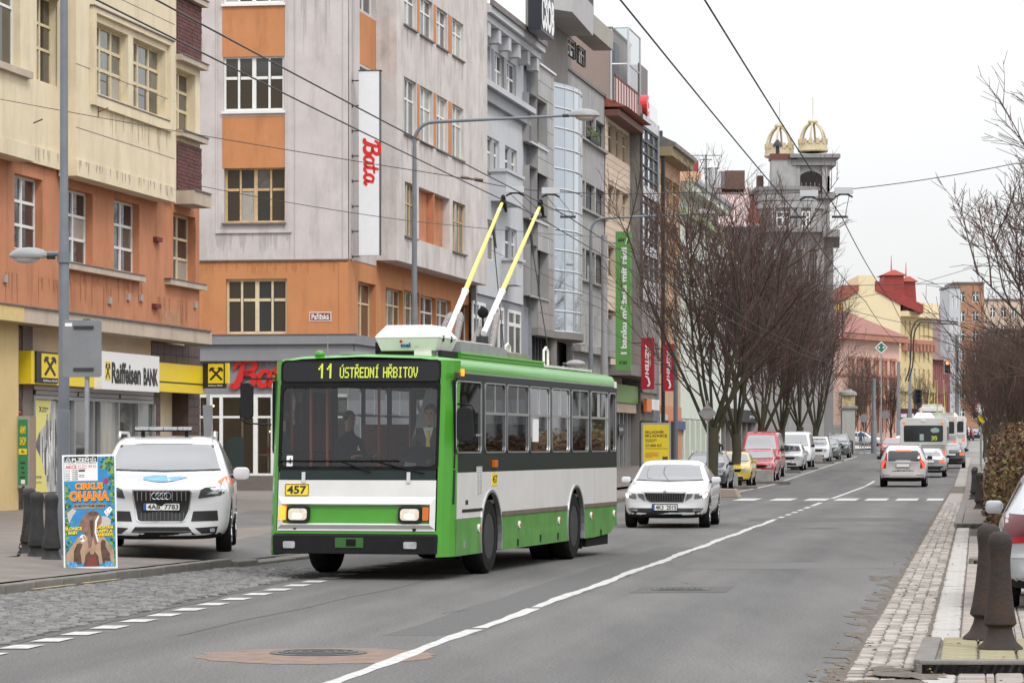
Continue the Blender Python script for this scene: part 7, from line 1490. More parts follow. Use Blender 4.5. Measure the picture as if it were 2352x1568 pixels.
# ---------------------------------------------------------------- cars
CARGL = mat('car_glass', (.035, .038, .04), .03, spec=1., ior=2.1); CARGLD = mat('tinted_car_glass', (.012, .013, .014), .06, spec=.7)
CWHITE = mat('car_white_paint', (.62, .625, .635), .28, coat=.9); CARCH = mat('wheel_arch_liner', (.008, .008, .008), .9)
PLATEW = mat('plate_white', (.75, .75, .72), .4)
TEMPL = dict(
 sedan=[(0, .24, .46, .50, .70, .74, .72, .60), (.012, .17, .50, .555, .86, .90, .87, .72), (.05, .14, .545, .60, .92, .965, .92, .80), (.15, .14, .585, .645, .94, .99, .94, .84), (.255, .14, .62, .685, .94, 1, .95, .86), (.285, .14, .63, .705, .94, 1, .95, .86), (.40, .14, .645, .945, .94, 1, .95, .74), (.45, .14, .65, .99, .94, 1, .95, .71), (.55, .14, .655, 1, .94, 1, .95, .70), (.70, .14, .665, .975, .94, 1, .95, .69), (.79, .14, .675, .90, .94, 1, .95, .70), (.915, .15, .685, .73, .93, .98, .92, .80), (.975, .17, .66, .70, .88, .94, .88, .76), (.995, .22, .58, .64, .80, .86, .80, .66), (1, .27, .5, .58, .68, .76, .70, .56)],
 hatch=[(0, .24, .46, .50, .68, .72, .70, .56), (.014, .16, .50, .555, .86, .90, .86, .70), (.06, .14, .55, .61, .92, .965, .92, .78), (.16, .14, .59, .655, .94, .99, .94, .83), (.235, .14, .62, .69, .94, 1, .95, .85), (.26, .14, .63, .71, .94, 1, .95, .85), (.39, .14, .645, .945, .94, 1, .95, .74), (.44, .14, .65, .99, .94, 1, .95, .71), (.56, .14, .655, 1, .94, 1, .95, .70), (.76, .14, .665, .98, .94, 1, .95, .68), (.88, .14, .675, .94, .94, .99, .94, .66), (.95, .15, .67, .80, .92, .97, .92, .70), (.985, .18, .62, .68, .86, .92, .86, .72), (1, .25, .5, .58, .72, .8, .74, .6)],
 suv=[(0, .20, .48, .53, .72, .76, .74, .62), (.012, .13, .52, .575, .88, .91, .88, .74), (.05, .115, .56, .615, .93, .97, .93, .82), (.14, .12, .59, .645, .95, .99, .95, .86), (.235, .13, .62, .68, .95, 1, .96, .87), (.26, .13, .625, .70, .95, 1, .96, .87), (.385, .13, .64, .945, .95, 1, .96, .78), (.43, .13, .645, .985, .95, 1, .96, .755), (.55, .13, .65, 1, .95, 1, .96, .75), (.78, .13, .66, .985, .95, 1, .96, .73), (.90, .13, .665, .955, .95, .99, .95, .71), (.955, .17, .66, .84, .94, .98, .94, .74), (.985, .20, .63, .69, .90, .94, .90, .78), (1, .28, .52, .60, .78, .84, .78, .66)],
 van=[(0, .22, .40, .44, .76, .80, .78, .66), (.012, .16, .43, .48, .90, .93, .90, .76), (.05, .15, .47, .52, .95, .97, .94, .82), (.12, .15, .50, .56, .96, .99, .95, .86), (.17, .15, .52, .60, .96, 1, .96, .87), (.26, .15, .54, .93, .96, 1, .97, .83), (.30, .15, .545, .985, .96, 1, .97, .82), (.45, .15, .55, 1, .96, 1, .97, .82), (.80, .15, .55, 1, .96, 1, .97, .82), (.97, .15, .55, .98, .96, 1, .97, .82), (.995, .17, .53, .95, .94, .98, .95, .80), (1, .22, .5, .88, .88, .92, .90, .74)])
TEMPL['wagon'] = TEMPL['hatch']
def sub_mesh(b, levels, cuts=None, m2=None):
 me = b.mesh('car_body', CWHITE, weld=True); o = bpy.data.objects.new('tmp', me); COL.objects.link(o)
 s = o.modifiers.new('s', 'SUBSURF'); s.levels = levels; s.render_levels = levels
 c = None
 if cuts:
  cm = cuts.mesh('cut', CARCH); c = bpy.data.objects.new('cut', cm); COL.objects.link(c); c.hide_render = True
  bo = o.modifiers.new('b', 'BOOLEAN'); bo.operation = 'DIFFERENCE'; bo.object = c; bo.solver = 'EXACT'
  try: bo.material_mode = 'TRANSFER'
  except Exception: pass
 dg = bpy.context.evaluated_depsgraph_get(); dg.update(); out = bpy.data.meshes.new_from_object(o.evaluated_get(dg)); bpy.data.objects.remove(o)
 if c: bpy.data.objects.remove(c)
 return out
class Car:
 def __init__(s, name, label, loc, rz, kind, L_, Wd, H, paint_m, group=None, wheelr=.32, wb=(.185, .80), levels=2, cat='car', wheels=True, rim=None, spokes=10, clad=None):
  s.root = thing(name, label, cat, loc, rz, group); s.L, s.W, s.H = L_, Wd / 2, H; b = MB(); rings = []
  for (y, zb, zs, zt, ws, wm, wbb, wt) in TEMPL[kind]:
   W = s.W; P = [(0, zb * H), (.7 * ws * W, zb * H), (ws * W, zb * H + .03), (wm * W, H * (zb + .45 * (zs - zb))), (wm * W * .995, H * (zs - .055)), (wbb * W, H * zs), (W * (wt + (wbb - wt) * .12), H * (zt - .10 * (zt - zs) - .012)), (wt * W * .90, H * zt - .006), (wt * W * .45, H * zt), ]
   full = P[:1] + P[1:] + [(0, H * zt + .004)] + [(-x, z) for x, z in P[:0:-1]]
   ring = []
   for x, z in full:
    q = abs(x) / W; yy = y * L_; f = max(0, 1 - yy / (.16 * L_)); g = max(0, 1 - (L_ - yy) / (.12 * L_)); yy += .055 * L_ * q ** 2.6 * f - .035 * L_ * q ** 2.6 * g
    ring.append(b.p((x, yy, z)))
   rings.append(ring)
  for A, B in zip(rings, rings[1:]):
   n = len(A)
   for k in range(n): b.face((A[k], A[(k + 1) % n], B[(k + 1) % n], B[k]))
  b.face(rings[0]); b.face(rings[-1])
  cuts = MB(); s.wr = wheelr
  for fy in wb:
   for sd in (-1, 1): cuts.lathe([(wheelr * 1.15, sd * (s.W - .30)), (wheelr * 1.15, sd * (s.W + .2))], 22, (0, fy * L_, wheelr), 'x')
  me = sub_mesh(b, levels, cuts); me.materials.clear(); me.materials.append(paint_m); me.materials.append(CARCH)
  for p in me.polygons:
   p.use_smooth = True
   if p.normal.z < -.55 and p.center.z < H * .3: p.material_index = 1
  bm = bmesh.new(); bm.from_mesh(me)
  for e in bm.edges:
   if len(e.link_faces) == 2 and e.calc_face_angle(0) > .75: e.smooth = False
  bm.to_mesh(me); s.bvh = BVHTree.FromBMesh(bm); bm.free()
  s.body = add('body', me, s.root)
  if wheels:
   for fy in wb:
    for sd in (-1, 1): wheel(s.root, (sd * (s.W - .125), fy * L_, wheelr), wheelr, .22, rim or ALLOY, sd, .68, 5, spokes)
 def hit(s, d, a, c):
  if d == 'f': o, v = Vector((a, -3, c)), Vector((0, 1, 0))
  elif d == 'b': o, v = Vector((a, s.L + 3, c)), Vector((0, -1, 0))
  elif d == 'r': o, v = Vector((3, a, c)), Vector((-1, 0, 0))
  elif d == 'l': o, v = Vector((-3, a, c)), Vector((1, 0, 0))
  else: o, v = Vector((a, c, 4)), Vector((0, 0, -1))
  h = s.bvh.ray_cast(o, v)
  return (h[0], v) if h[0] is not None else ((s.bvh.find_nearest(o + v * 3)[0]), v)
 def patch(s, name, m, pts, d='f', out=.006, parent=None, res=.09, holes=None):
  bm = bmesh.new(); f = bm.faces.new([bm.verts.new((p[0], 0, p[1])) for p in pts]); bmesh.ops.triangulate(bm, faces=[f])
  xs = [p[0] for p in pts]; zs = [p[1] for p in pts]
  for lo, hi, no in ((min(xs), max(xs), (1, 0, 0)), (min(zs), max(zs), (0, 0, 1))):
   n = int((hi - lo) / res)
   for k in range(1, n + 1):
    q = lo + (hi - lo) * k / (n + 1); bmesh.ops.bisect_plane(bm, geom=bm.verts[:] + bm.edges[:] + bm.faces[:], plane_co=(q if no[0] else 0, 0, q if no[2] else 0), plane_no=no)
  v = None
  for vt in bm.verts:
   h, v = s.hit(d, vt.co.x, vt.co.z); vt.co = h + v * .012
  r = bmesh.ops.extrude_face_region(bm, geom=bm.faces[:])
  for g in r['geom']:
   if isinstance(g, bmesh.types.BMVert): g.co -= v * (.012 + out)
  bmesh.ops.recalc_face_normals(bm, faces=bm.faces)
  me = bpy.data.meshes.new(name); bm.to_mesh(me); bm.free(); me.materials.append(m)
  for p in me.polygons: p.use_smooth = True
  try: me.set_sharp_from_angle(angle=.7)
  except Exception: pass
  return add(name, me, parent or s.root)
 def sym(s, name, m, pts, d='f', **k):
  return [s.patch(name, m, pts, d, **k), s.patch(name, m, [(-x, z) for x, z in pts][::-1], d, **k)]
 def plate(s, txt, w, z0, z1, d='f', x0=0, eu=True):
  h, v = s.hit(d, x0, (z0 + z1) / 2); y = h.y + (-.025 if d == 'f' else .025); sg = 1 if d == 'f' else -1; b = MB()
  b.box(x0 - w, x0 + w, min(y, h.y), max(y, h.y) + .01, z0, z1); p = b.build('number_plate', PLATEW, s.root)
  b = MB(); ring_prism(b, rrect(x0 - w - .012, x0 + w + .012, z0 - .012, z1 + .012, .012), rrect(x0 - w + .004, x0 + w - .004, z0 + .004, z1 - .004, .01), 'y', y - sg * .004, y + sg * .012); b.build('plate_frame', PLASTIC, p)
  MM = lambda u, yy, zz: (x0 + sg * u, yy, zz)
  b = MB(MM); b.box(-w + .005, -w + .045, y - sg * .003, y, z0 + .006, z1 - .006); b.build('blue_strip', BLUEP, p)
  if txt: text(p, txt, BLACKP, -w + .065, w - .02, z0 + .018, z1 - .018, y - sg * .004, MM, bold=.02)
  return p
 def mirror(s, m, y, z, w=.20, h=.14, out=.02):
  for sd in (-1, 1):
   h_, _ = s.hit('r' if sd > 0 else 'l', y, z); x = h_.x; x0 = x + sd * (.05 if sd > 0 else .05) - (w if sd < 0 else 0); b = MB(); b.prism(rrect(x0, x0 + w, z - h * .42, z + h * .55, h * .34), 'y', y - .07, y + .07); o = b.build('door_mirror', m, s.root, smooth=True, bevel=.03)
   b = MB(); b.box(min(x - sd * .03, x + sd * .12), max(x - sd * .03, x + sd * .12), y - .03, y + .05, z - .055, z - .015); b.build('mirror_foot', PLASTIC, o)
 def glass(s, wsb, wst, zb, zt, gl=None, side=None, sgl=None, wb2=None):
  """windscreen: half widths at the bottom and top and their heights; side: outline list on the flanks."""
  g = s.patch('windscreen', gl or CARGL, [(-wsb, zb), (-wsb * .5, zb - .02), (wsb * .5, zb - .02), (wsb, zb), (wst, zt), (wst * .5, zt + .018), (-wst * .5, zt + .018), (-wst, zt)], 'f', out=.014, res=.06)
  b = s.patch('windscreen_edge', PLASTIC, [(-wsb - .02, zb - .02), (0, zb - .045), (wsb + .02, zb - .02), (wsb, zb + .002), (0, zb - .02), (-wsb, zb + .002)], 'f', out=.016)
  for q in (side or []):
   for d in 'rl': s.patch('side_window', sgl or CARGLD, q, d, out=.003, res=.12)
  return g
 def sides(s, H, kind):
  L_ = s.L
  T = dict(sedan=((.345, .66), (.425, .91), (.56, .925), (.56, .66), (.58, .665), (.58, .925), (.70, .90), (.80, .70), (.76, .675)), hatch=((.325, .665), (.415, .915), (.56, .93), (.56, .665), (.58, .67), (.58, .93), (.80, .90), (.90, .71), (.86, .685)), suv=((.325, .66), (.405, .91), (.55, .93), (.55, .66), (.57, .665), (.57, .93), (.82, .91), (.90, .72), (.87, .68)), van=((.20, .57), (.275, .90), (.40, .92), (.40, .57), (.43, .57), (.43, .92), (.88, .92), (.88, .57), (.86, .56)))
  t = [(y * L_, z * H) for y, z in T[kind]]; return [t[:4], t[4:]]
def generic(name, label, loc, rz, kind, L_, W, H, pm, group=None, plate='', dark=False, back=False, rack=False, wheelr=.31, cat='car', light=None, mir=None):
 c = Car(name, label, loc, rz, kind, L_, W, H, pm, group, wheelr, levels=2, cat=cat); w = c.W; k = 'hatch' if kind == 'wagon' else kind
 zg = H * (.70 if kind != 'van' else .60)
 c.glass(w * .80, w * .66, zg + .03, H * .905, side=c.sides(H, k))
 c.patch('grille', PLASTIC, [(-w * .46, H * .41), (w * .46, H * .41), (w * .52, H * .49), (-w * .52, H * .49)] if kind != 'van' else [(-w * .5, H * .30), (w * .5, H * .30), (w * .54, H * .37), (-w * .54, H * .37)])
 zz = (.40, .51) if kind != 'van' else (.33, .44)
 for h in c.sym('headlight', light or LAMPOFF, [(w * .56, H * zz[0]), (w * .80, H * (zz[0] + .01)), (w * .86, H * (zz[1] + .01)), (w * .62, H * (zz[1] - .015))]): pass
 c.patch('lower_grille', PLASTIC, [(-w * .62, H * .20), (w * .62, H * .20), (w * .58, H * .28), (-w * .58, H * .28)])
 c.plate(plate, .26, H * .30, H * .30 + .11); c.mirror(mir or pm, L_ * (.33 if kind != 'van' else .20), H * (.70 if kind != 'van' else .60))
 c.patch('rear_window', CARGLD, [(-w * .66, H * .72), (w * .66, H * .72), (w * .58, H * .90), (-w * .58, H * .90)], 'b', out=.003)
 for h in c.sym('tail_light', REDLENS, [(w * .68, H * .46), (w * .88, H * .46), (w * .88, H * .62), (w * .70, H * .62)], 'b'): pass
 c.patch('sill_trim', PLASTIC, [(L_ * .27, H * .16), (L_ * .72, H * .16), (L_ * .72, H * .21), (L_ * .27, H * .21)], 'r', out=.004)
 for fy in (.47, .67): c.patch('door_handle', pm, [(L_ * fy, H * .585), (L_ * (fy + .045), H * .585), (L_ * (fy + .045), H * .605), (L_ * fy, H * .605)], 'r', out=.02)
 if rack:
  for sd in (-1, 1): b = MB(); b.tube([(sd * w * .66, L_ * .42, H * .985), (sd * w * .66, L_ * .45, H + .04), (sd * w * .64, L_ * .80, H + .03), (sd * w * .64, L_ * .84, H * .97)], .018, 6); b.build('roof_rail', SILVER, c.root)
 return c
# --- ambulance car
Q7 = Car('ambulance_car', 'white ambulance SUV with roof light bar and blue bonnet emblem', (-4.995, 46.5, .2), R(3.6), 'suv', 5.05, 1.98, 1.70, CWHITE, wheelr=.375, wb=(.19, .785), spokes=10)
qc = lambda pts: [((x - 570) / 789, (1470 - y) / 789) for x, y in pts]
Q7.patch('grille_frame', CHROME, qc([(243, 748), (885, 752), (910, 775), (880, 990), (835, 1095), (805, 1112), (325, 1112), (292, 1092), (245, 800)]), out=.012)
gr = Q7.patch('grille', BLACKP, qc([(255, 762), (880, 764), (895, 785), (868, 990), (826, 1085), (798, 1100), (332, 1100), (305, 1083), (258, 800)]), out=.02)
for cx_ in (300, 348, 398, 447, 693, 745, 795, 843): Q7.patch('grille_slat', SILVER, qc([(cx_ - 4, 772), (cx_ + 4, 772), (cx_ + 4, 872), (cx_ - 4, 872)]), out=.028, parent=gr)
for k in range(12): cx_ = 345 + k * 43; Q7.patch('grille_slat', mat('grille_grey', (.16, .16, .16), .5), qc([(cx_ - 2, 1000), (cx_ + 2, 1000), (cx_ + 2, 1092), (cx_ - 2, 1092)]), out=.028, parent=gr)
for k in range(4):
 cx_, cz_ = (500 + k * 47 - 570) / 789, (1470 - 817) / 789; h, _ = Q7.hit('f', cx_, cz_); b = MB(); n = 20
 b.tube([(cx_ + .048 * math.cos(2 * math.pi * t / n), h.y - .035, cz_ + .048 * math.sin(2 * math.pi * t / n)) for t in range(n + 1)], .006, 5, cap=False); b.build('emblem_ring', CHROME, gr)
Q7.plate('4AB  7783', .26, (1470 - 980) / 789, (1470 - 898) / 789)
for h in Q7.sym('headlight', mat('headlamp_dark', (.06, .06, .065), .15, spec=.8), qc([(980, 845), (1010, 750), (1060, 722), (1270, 708), (1282, 720), (1272, 790), (1230, 812)]), out=.008): pass
for h in Q7.sym('headlight_lens', LAMPOFF, qc([(1070, 800), (1130, 765), (1250, 735), (1255, 775), (1200, 795)]), out=.012): pass
Q7.sym('air_intake', BLACKP, qc([(900, 1105), (925, 990), (1195, 982), (1205, 1097)]), out=.005); Q7.sym('lamp_intake', BLACKP, qc([(942, 1178), (1200, 1160), (1180, 1238), (1020, 1242)]), out=.005); Q7.sym('fog_lamp', LAMPOFF, qc([(1112, 1185), (1165, 1182), (1165, 1222), (1115, 1224)]), out=.012)
Q7.patch('lower_grille', BLACKP, qc([(235, 1215), (275, 1165), (870, 1165), (910, 1215)]), out=.006); Q7.patch('chin', PLASTIC, qc([(190, 1280), (235, 1222), (905, 1222), (1000, 1280)]), out=.006)
Q7.glass(.80, .69, 1.205, 1.555, side=Q7.sides(1.70, 'suv'))
eb = mat('emblem_blue', (.10, .32, .62), .4, var=.3, scale=3)
def topatch(c, name, m, pts, out=.004, parent=None): return c.patch(name, m, pts, 't', out=out, parent=parent)
Q7.patch('emblem_star', eb, [(-.28, 1.095), (-.14, 1.115), (.08, 1.112), (.05, 1.085), (.22, 1.098), (.34, 1.088), (.14, 1.065), (.16, 1.04), (.02, 1.03), (-.04, 1.045), (-.12, 1.035), (-.27, 1.06), (-.2, 1.072), (-.28, 1.08)], 'f', out=.05)
Q7.patch('emblem_snake', WHITE, [(.05, 1.112), (.09, 1.112), (.12, 1.04), (.09, 1.04)], 'f', out=.07)
og = mat('fluorescent_orange', (.75, .16, .03), .5, var=.15, scale=4)
Q7.patch('orange_stripe', og, [(.78, 1.03), (.88, 1.10), (.98, 1.10), (.96, 1.04), (.84, .98)], 'f', out=.02); Q7.patch('orange_stripe', og, [(1.0, .95), (1.9, 1.0), (1.9, 1.08), (1.1, 1.06)], 'r', out=.004); Q7.patch('reflective_stripe', mat('pale_reflective', (.7, .6, .55), .4), [(1.9, .80), (4.2, .82), (4.2, .98), (1.9, .96)], 'r', out=.004)
Q7.mirror(CWHITE, 1.72, 1.12, .24, .19)
for sd in (-1, 1): b = MB(); b.tube([(sd * .70, 1.95, 1.66), (sd * .70, 2.1, 1.74), (sd * .68, 3.9, 1.74), (sd * .67, 4.05, 1.66)], .022, 6); b.build('roof_rail', SILVER, Q7.root)
lb = MB(); lb.prism(rrect(-.50, .36, 1.755, 1.815, .02), 'y', 2.25, 2.55); lo_ = lb.build('light_bar', PLASTIC, Q7.root);
for k in range(4): b = MB(); x = -.49 + k * .213; b.prism(rrect(x, x + .205, 1.775, 1.825, .015), 'y', 2.235, 2.565); b.build('light_lens', mat('clear_light_bar', (.42, .43, .44), .15, metal=.2, var=.3, scale=25), lo_)
for x in (-.4, .25): b = MB(); b.box(x, x + .05, 2.3, 2.5, 1.66, 1.76); b.build('bar_foot', PLASTIC, lo_)
for x0, x1 in ((-.65, -.1), (.12, .62)): Q7.patch('wiper', BLACKP, [(x0, 1.205), (x1, 1.205), (x1, 1.222), (x0, 1.215)], 'f', out=.012)
# --- white liftback behind the bus
OC = Car('white_car', 'white saloon with lit headlights and plate 4K3 2015 following the trolleybus', (3.217, 68.8, 0), R(-7.6), 'sedan', 4.67, 1.82, 1.44, CWHITE, wheelr=.325, wb=(.185, .765), spokes=10)
oc = lambda pts: [((x - 552) / 514, (1537 - y) / 514) for x, y in pts]
OC.patch('grille_frame', CHROME, oc([(318, 1150), (780, 1150), (752, 1258), (395, 1258), (345, 1232)]), out=.008); gr = OC.patch('grille', BLACKP, oc([(330, 1158), (500, 1160), (552, 1178), (604, 1160), (772, 1158), (745, 1250), (400, 1250), (355, 1228)]), out=.014)
for k in range(15): cx_ = 365 + k * 26.5; OC.patch('grille_slat', mat('grille_grey', (.16, .16, .16), .5), oc([(cx_, 1172), (cx_ + 4, 1172), (cx_ + 4, 1246), (cx_, 1246)]), out=.02, parent=gr)
lampd = mat('lamp_housing', (.22, .22, .22), .15, metal=.4, var=.4, scale=30)
for h in OC.sym('headlight', lampd, oc([(872, 1165), (985, 1150), (1003, 1165), (985, 1212), (866, 1222)]), out=.008): pass
OC.sym('headlight', lampd, oc([(790, 1162), (856, 1162), (838, 1200), (768, 1248)]), out=.008); OC.sym('running_light', LAMPON2, oc([(958, 1160), (992, 1154), (1000, 1168), (984, 1206), (958, 1208)]), out=.014)
OC.plate('4K3  2015', .26, (1537 - 1343) / 514, (1537 - 1278) / 514)
OC.patch('lower_grille', BLACKP, oc([(145, 1318), (960, 1318), (970, 1385), (840, 1400), (264, 1400), (135, 1385)]), out=.006); OC.sym('fog_lamp', lampd, oc([(855, 1328), (950, 1328), (950, 1350), (850, 1352)]), out=.012)
OC.patch('bonnet_line', PLASTIC, oc([(250, 1138), (850, 1138), (850, 1143), (250, 1143)]), out=.002)
h, _ = OC.hit('f', 0, .765); b = MB(); b.lathe([(.034, h.y - .008), (.034, h.y + .05)], 16, (0, 0, .765), 'y'); b.build('emblem', GALV, OC.root)
OC.patch('chin', PLASTIC, oc([(280, 1418), (824, 1418), (800, 1448), (300, 1448)]), out=.004)
OC.glass(.71, .60, 1.02, 1.318, side=OC.sides(1.44, 'sedan')); OC.mirror(CWHITE, 1.62, 1.0, .20, .13)
for fy in (.47, .67): OC.patch('door_handle', CWHITE, [(4.67 * fy, .84), (4.67 * fy + .2, .84), (4.67 * fy + .2, .87), (4.67 * fy, .87)], 'r', out=.025)
for x0, x1 in ((-.62, -.05), (.1, .6)): OC.patch('wiper', BLACKP, [(x0, 1.015), (x1, 1.015), (x1, 1.032), (x0, 1.022)], 'f', out=.012)
# --- silver-white estate driving away
VSIL = mat('pale_silver_paint', (.56, .55, .53), .3, coat=.8, metal=.1)
VO = Car('silver_suv', 'pale silver SUV driving away with red brake lights lit above plate 6P7 8504', (16.98, 140.9, 0), R(180 - 8.15), 'suv', 4.95, 1.96, 1.76, VSIL, wheelr=.36, wb=(.19, .79), spokes=10)
vc = lambda pts: [(-(x - 1085) / 930, (1690 - y) / 930) for x, y in pts]
VO.patch('rear_window', CARGLD, vc([(515, 330), (560, 275), (1640, 275), (1690, 340), (1690, 680), (1420, 672), (1350, 635), (850, 635), (750, 672), (515, 672)]), 'b', out=.012, res=.06); VO.patch('brake_light', REDON, vc([(795, 245), (1405, 245), (1405, 300), (795, 300)]), 'b', out=.03)
for sg in (1, -1):
 f = (lambda q: q) if sg > 0 else (lambda q: [(-x, z) for x, z in q][::-1])
 VO.patch('tail_light', REDLENS, f(vc([(1692, 350), (1735, 350), (1790, 610), (1905, 730), (1930, 800), (1915, 950), (1740, 960), (1780, 890), (1765, 770), (1725, 690), (1692, 660)])), 'b', out=.006)
 VO.patch('lit_lamp', AMBERON if False else REDON, f(vc([(1735, 660), (1775, 640), (1890, 740), (1910, 780), (1910, 930), (1850, 940), (1840, 800), (1790, 760)])), 'b', out=.012)
 VO.patch('bumper_slot', BLACKP, f(vc([(1600, 1205), (1880, 1212), (1870, 1232), (1600, 1222)])), 'b', out=.004)
VO.plate('6P7  8504', .27, (1690 - 905) / 930, (1690 - 785) / 930, 'b'); VO.patch('tailgate_crease', SILVER, vc([(500, 735), (1720, 735), (1720, 748), (500, 748)]), 'b', out=.004)
VO.patch('lower_bumper', PLASTIC, vc([(330, 1470), (440, 1400), (1740, 1400), (1850, 1470), (1800, 1530), (380, 1530)]), 'b', out=.006)
h, _ = VO.hit('b', 0, .70); text(VO.root, 'www.MACHMOTORS.cz', BLACKP, -.46, .46, .66, .725, h.y + .012, lambda u, y, z: (-u, y, z), bold=.03)
VO.glass(.78, .68, 1.24, 1.64, side=VO.sides(1.76, 'suv')); VO.mirror(PLASTIC, 1.65, 1.21, .22, .16)
for sd in (-1, 1): b = MB(); b.tube([(sd * .72, 2.0, 1.72), (sd * .72, 2.2, 1.79), (sd * .69, 3.9, 1.77), (sd * .68, 4.2, 1.70)], .02, 6); b.build('roof_rail', SILVER, VO.root)
# --- silver estate parked at the right edge
MSIL = mat('silver_paint', (.44, .45, .46), .28, metal=.55, coat=.6)
ME = Car('silver_estate', 'silver estate car parked in the paved bay behind the bollards', (6.69, 38.55, .02), R(180 - 9.2), 'hatch', 4.82, 1.80, 1.47, MSIL, wheelr=.32, wb=(.19, .775), spokes=10)
ME.glass(.76, .62, 1.06, 1.36, side=ME.sides(1.47, 'hatch')); ME.mirror(MSIL, 1.62, 1.02, .20, .15)
for sg in (1, -1):
 f = (lambda q: q) if sg > 0 else (lambda q: [(-x, z) for x, z in q][::-1])
 ME.patch('tail_light', mat('smoked_red_lens', (.10, .012, .015), .15, spec=.7), f([(.48, .72), (.86, .70), (.88, .92), (.80, 1.02), (.52, 1.0)]), 'b', out=.010, res=.06); ME.patch('lit_lamp', REDLENS, f([(.50, .72), (.86, .705), (.865, .77), (.50, .78)]), 'b', out=.014, res=.06)
ME.patch('bumper_strip', SILVER, [(-.80, .56), (.80, .56), (.80, .60), (-.80, .60)], 'b', out=.015); ME.patch('rear_window', CARGLD, [(-.62, 1.05), (.62, 1.05), (.54, 1.33), (-.54, 1.33)], 'b', out=.004); ME.patch('lower_bumper', PLASTIC, [(-.78, .23), (.78, .23), (.78, .34), (-.78, .34)], 'b', out=.004)
ME.patch('sill_trim', PLASTIC, [(1.3, .22), (3.5, .22), (3.5, .30), (1.3, .30)], 'r', out=.006)
ME.plate('', .26, .78, .89, 'b')
# --- cars parked along the left kerb
def prow(px, Y): return ((px - CX) / F * Y, Y, .03 + rise(Y))
G1 = 'cars parked along the left kerb'
DG = paint('dark_grey_car_paint', (.055, .058, .062)); GOLD = paint('yellow_gold_car_paint', (.50, .37, .05)); CRED = paint('red_car_paint', (.36, .025, .035)); VRED = paint('red_van_paint', (.42, .035, .045)); CSIL = mat('light_silver_paint', (.50, .515, .53), .3, coat=.7, metal=.3); CDK = paint('anthracite_paint', (.07, .075, .08)); BLU = paint('dark_blue_paint', (.04, .06, .12))
ang = R(-8.3)
c = generic('parked_car', 'dark grey estate car parked first in the row at the kerb', prow(1615, 122.5), ang, 'hatch', 4.5, 1.76, 1.46, DG, G1, rack=True, mir=PLASTIC)
generic('parked_car', 'yellow hatchback parked behind the dark grey estate car', prow(1678, 136.5), ang, 'hatch', 4.0, 1.70, 1.47, GOLD, G1)
generic('parked_car', 'red car parked in front of the red van', prow(1735, 149.0), ang, 'hatch', 4.3, 1.77, 1.50, CRED, G1)
generic('parked_van', 'red van parked behind the red car', prow(1744, 157.5), ang, 'van', 5.0, 1.95, 2.25, VRED, G1, cat='van', mir=PLASTIC)
generic('parked_car', 'light silver estate with roof rails parked between the two vans', prow(1806, 178), ang, 'suv', 4.6, 1.80, 1.53, CSIL, G1, rack=True)
generic('parked_van', 'white and grey van parked behind the silver estate', prow(1823, 188), ang, 'van', 5.2, 1.98, 2.12, mat('white_van_paint', (.62, .63, .64), .35, coat=.5), G1, cat='van', mir=PLASTIC)
generic('parked_car', 'white off-roader parked behind the white van', prow(1873, 212), ang, 'suv', 4.4, 1.80, 1.70, CWHITE, G1)
generic('parked_car', 'dark fronted estate parked behind the white off-roader', prow(1896, 222), ang, 'suv', 4.6, 1.80, 1.56, CDK, G1)
generic('parked_car', 'last parked SUV of the row with white roof rails near the junction', prow(1922, 235), ang, 'suv', 4.5, 1.82, 1.72, CDK, G1, rack=True)
# --- traffic in the right lane
def lane_(px, Y): return ((px - CX) / F * Y, Y, rise(Y))
def rearcar(name, label, px, Y, kind, L_, W, H, pm, lit=True, rz=180 - 8.15):
 c = Car(name, label, lane_(px, Y), R(rz), kind, L_, W, H, pm, 'traffic waiting in the right lane', .31, levels=1); w = c.W
 c.glass(w * .8, w * .66, H * .73, H * .92, side=c.sides(H, 'sedan' if kind == 'sedan' else 'hatch')); c.patch('rear_window', CARGL, [(-w * .66, H * .72), (w * .66, H * .72), (w * .56, H * .91), (-w * .56, H * .91)], 'b', out=.004)
 c.sym('tail_light', REDON if lit else REDLENS, [(w * .58, H * .50), (w * .88, H * .50), (w * .88, H * .60), (w * .60, H * .60)], 'b', out=.008); c.plate('', .25, H * .50, H * .50 + .10, 'b'); c.patch('rear_bumper', PLASTIC, [(-w * .9, H * .20), (w * .9, H * .20), (w * .9, H * .38), (-w * .9, H * .38)], 'b', out=.006); c.mirror(PLASTIC, L_ * .34, H * .70)
 return c
rearcar('silver_saloon', 'older silver saloon with dark bumper between the SUV and the white bus', 2137, 164, 'sedan', 4.4, 1.70, 1.40, MSIL)
rearcar('red_car', 'dark red hatchback driving away far ahead beyond the buses', 2222, 420, 'hatch', 4.0, 1.7, 1.5, CRED, False); rearcar('dark_car', 'dark car with red lights just right of the far red hatchback', 2240, 428, 'sedan', 4.4, 1.75, 1.45, BLU)
for k, (px, Y, m, lab) in enumerate(((2216, 520, CWHITE, 'white car beyond the far red hatchback'), (2232, 560, CSIL, 'silver car far up the street'), (2206, 600, CWHITE, 'white car in the left file far up the street'), (2226, 640, CDK, 'dark car farthest up the street'), (2244, 600, BLU, 'dark blue car in the right file far up the street'))): rearcar('car', lab, px, Y, 'hatch', 4.1, 1.75, 1.5, m, k % 2 == 0)
for px, Y, m, lab, rz in ((2049, 232, CRED, 'pale-roofed red car facing us left of the white bus', -8), (2027, 330, CSIL, 'silver car turning at the far junction', 75), (2087, 300, CDK, 'dark SUV beyond the white bus', 172), (2080, 262, CWHITE, 'white car behind the dark SUV at the junction', 170)): generic('car', lab, lane_(px, Y), R(rz), 'hatch' if rz != 172 else 'suv', 4.2, 1.76, 1.5, m, 'cars at the junction')
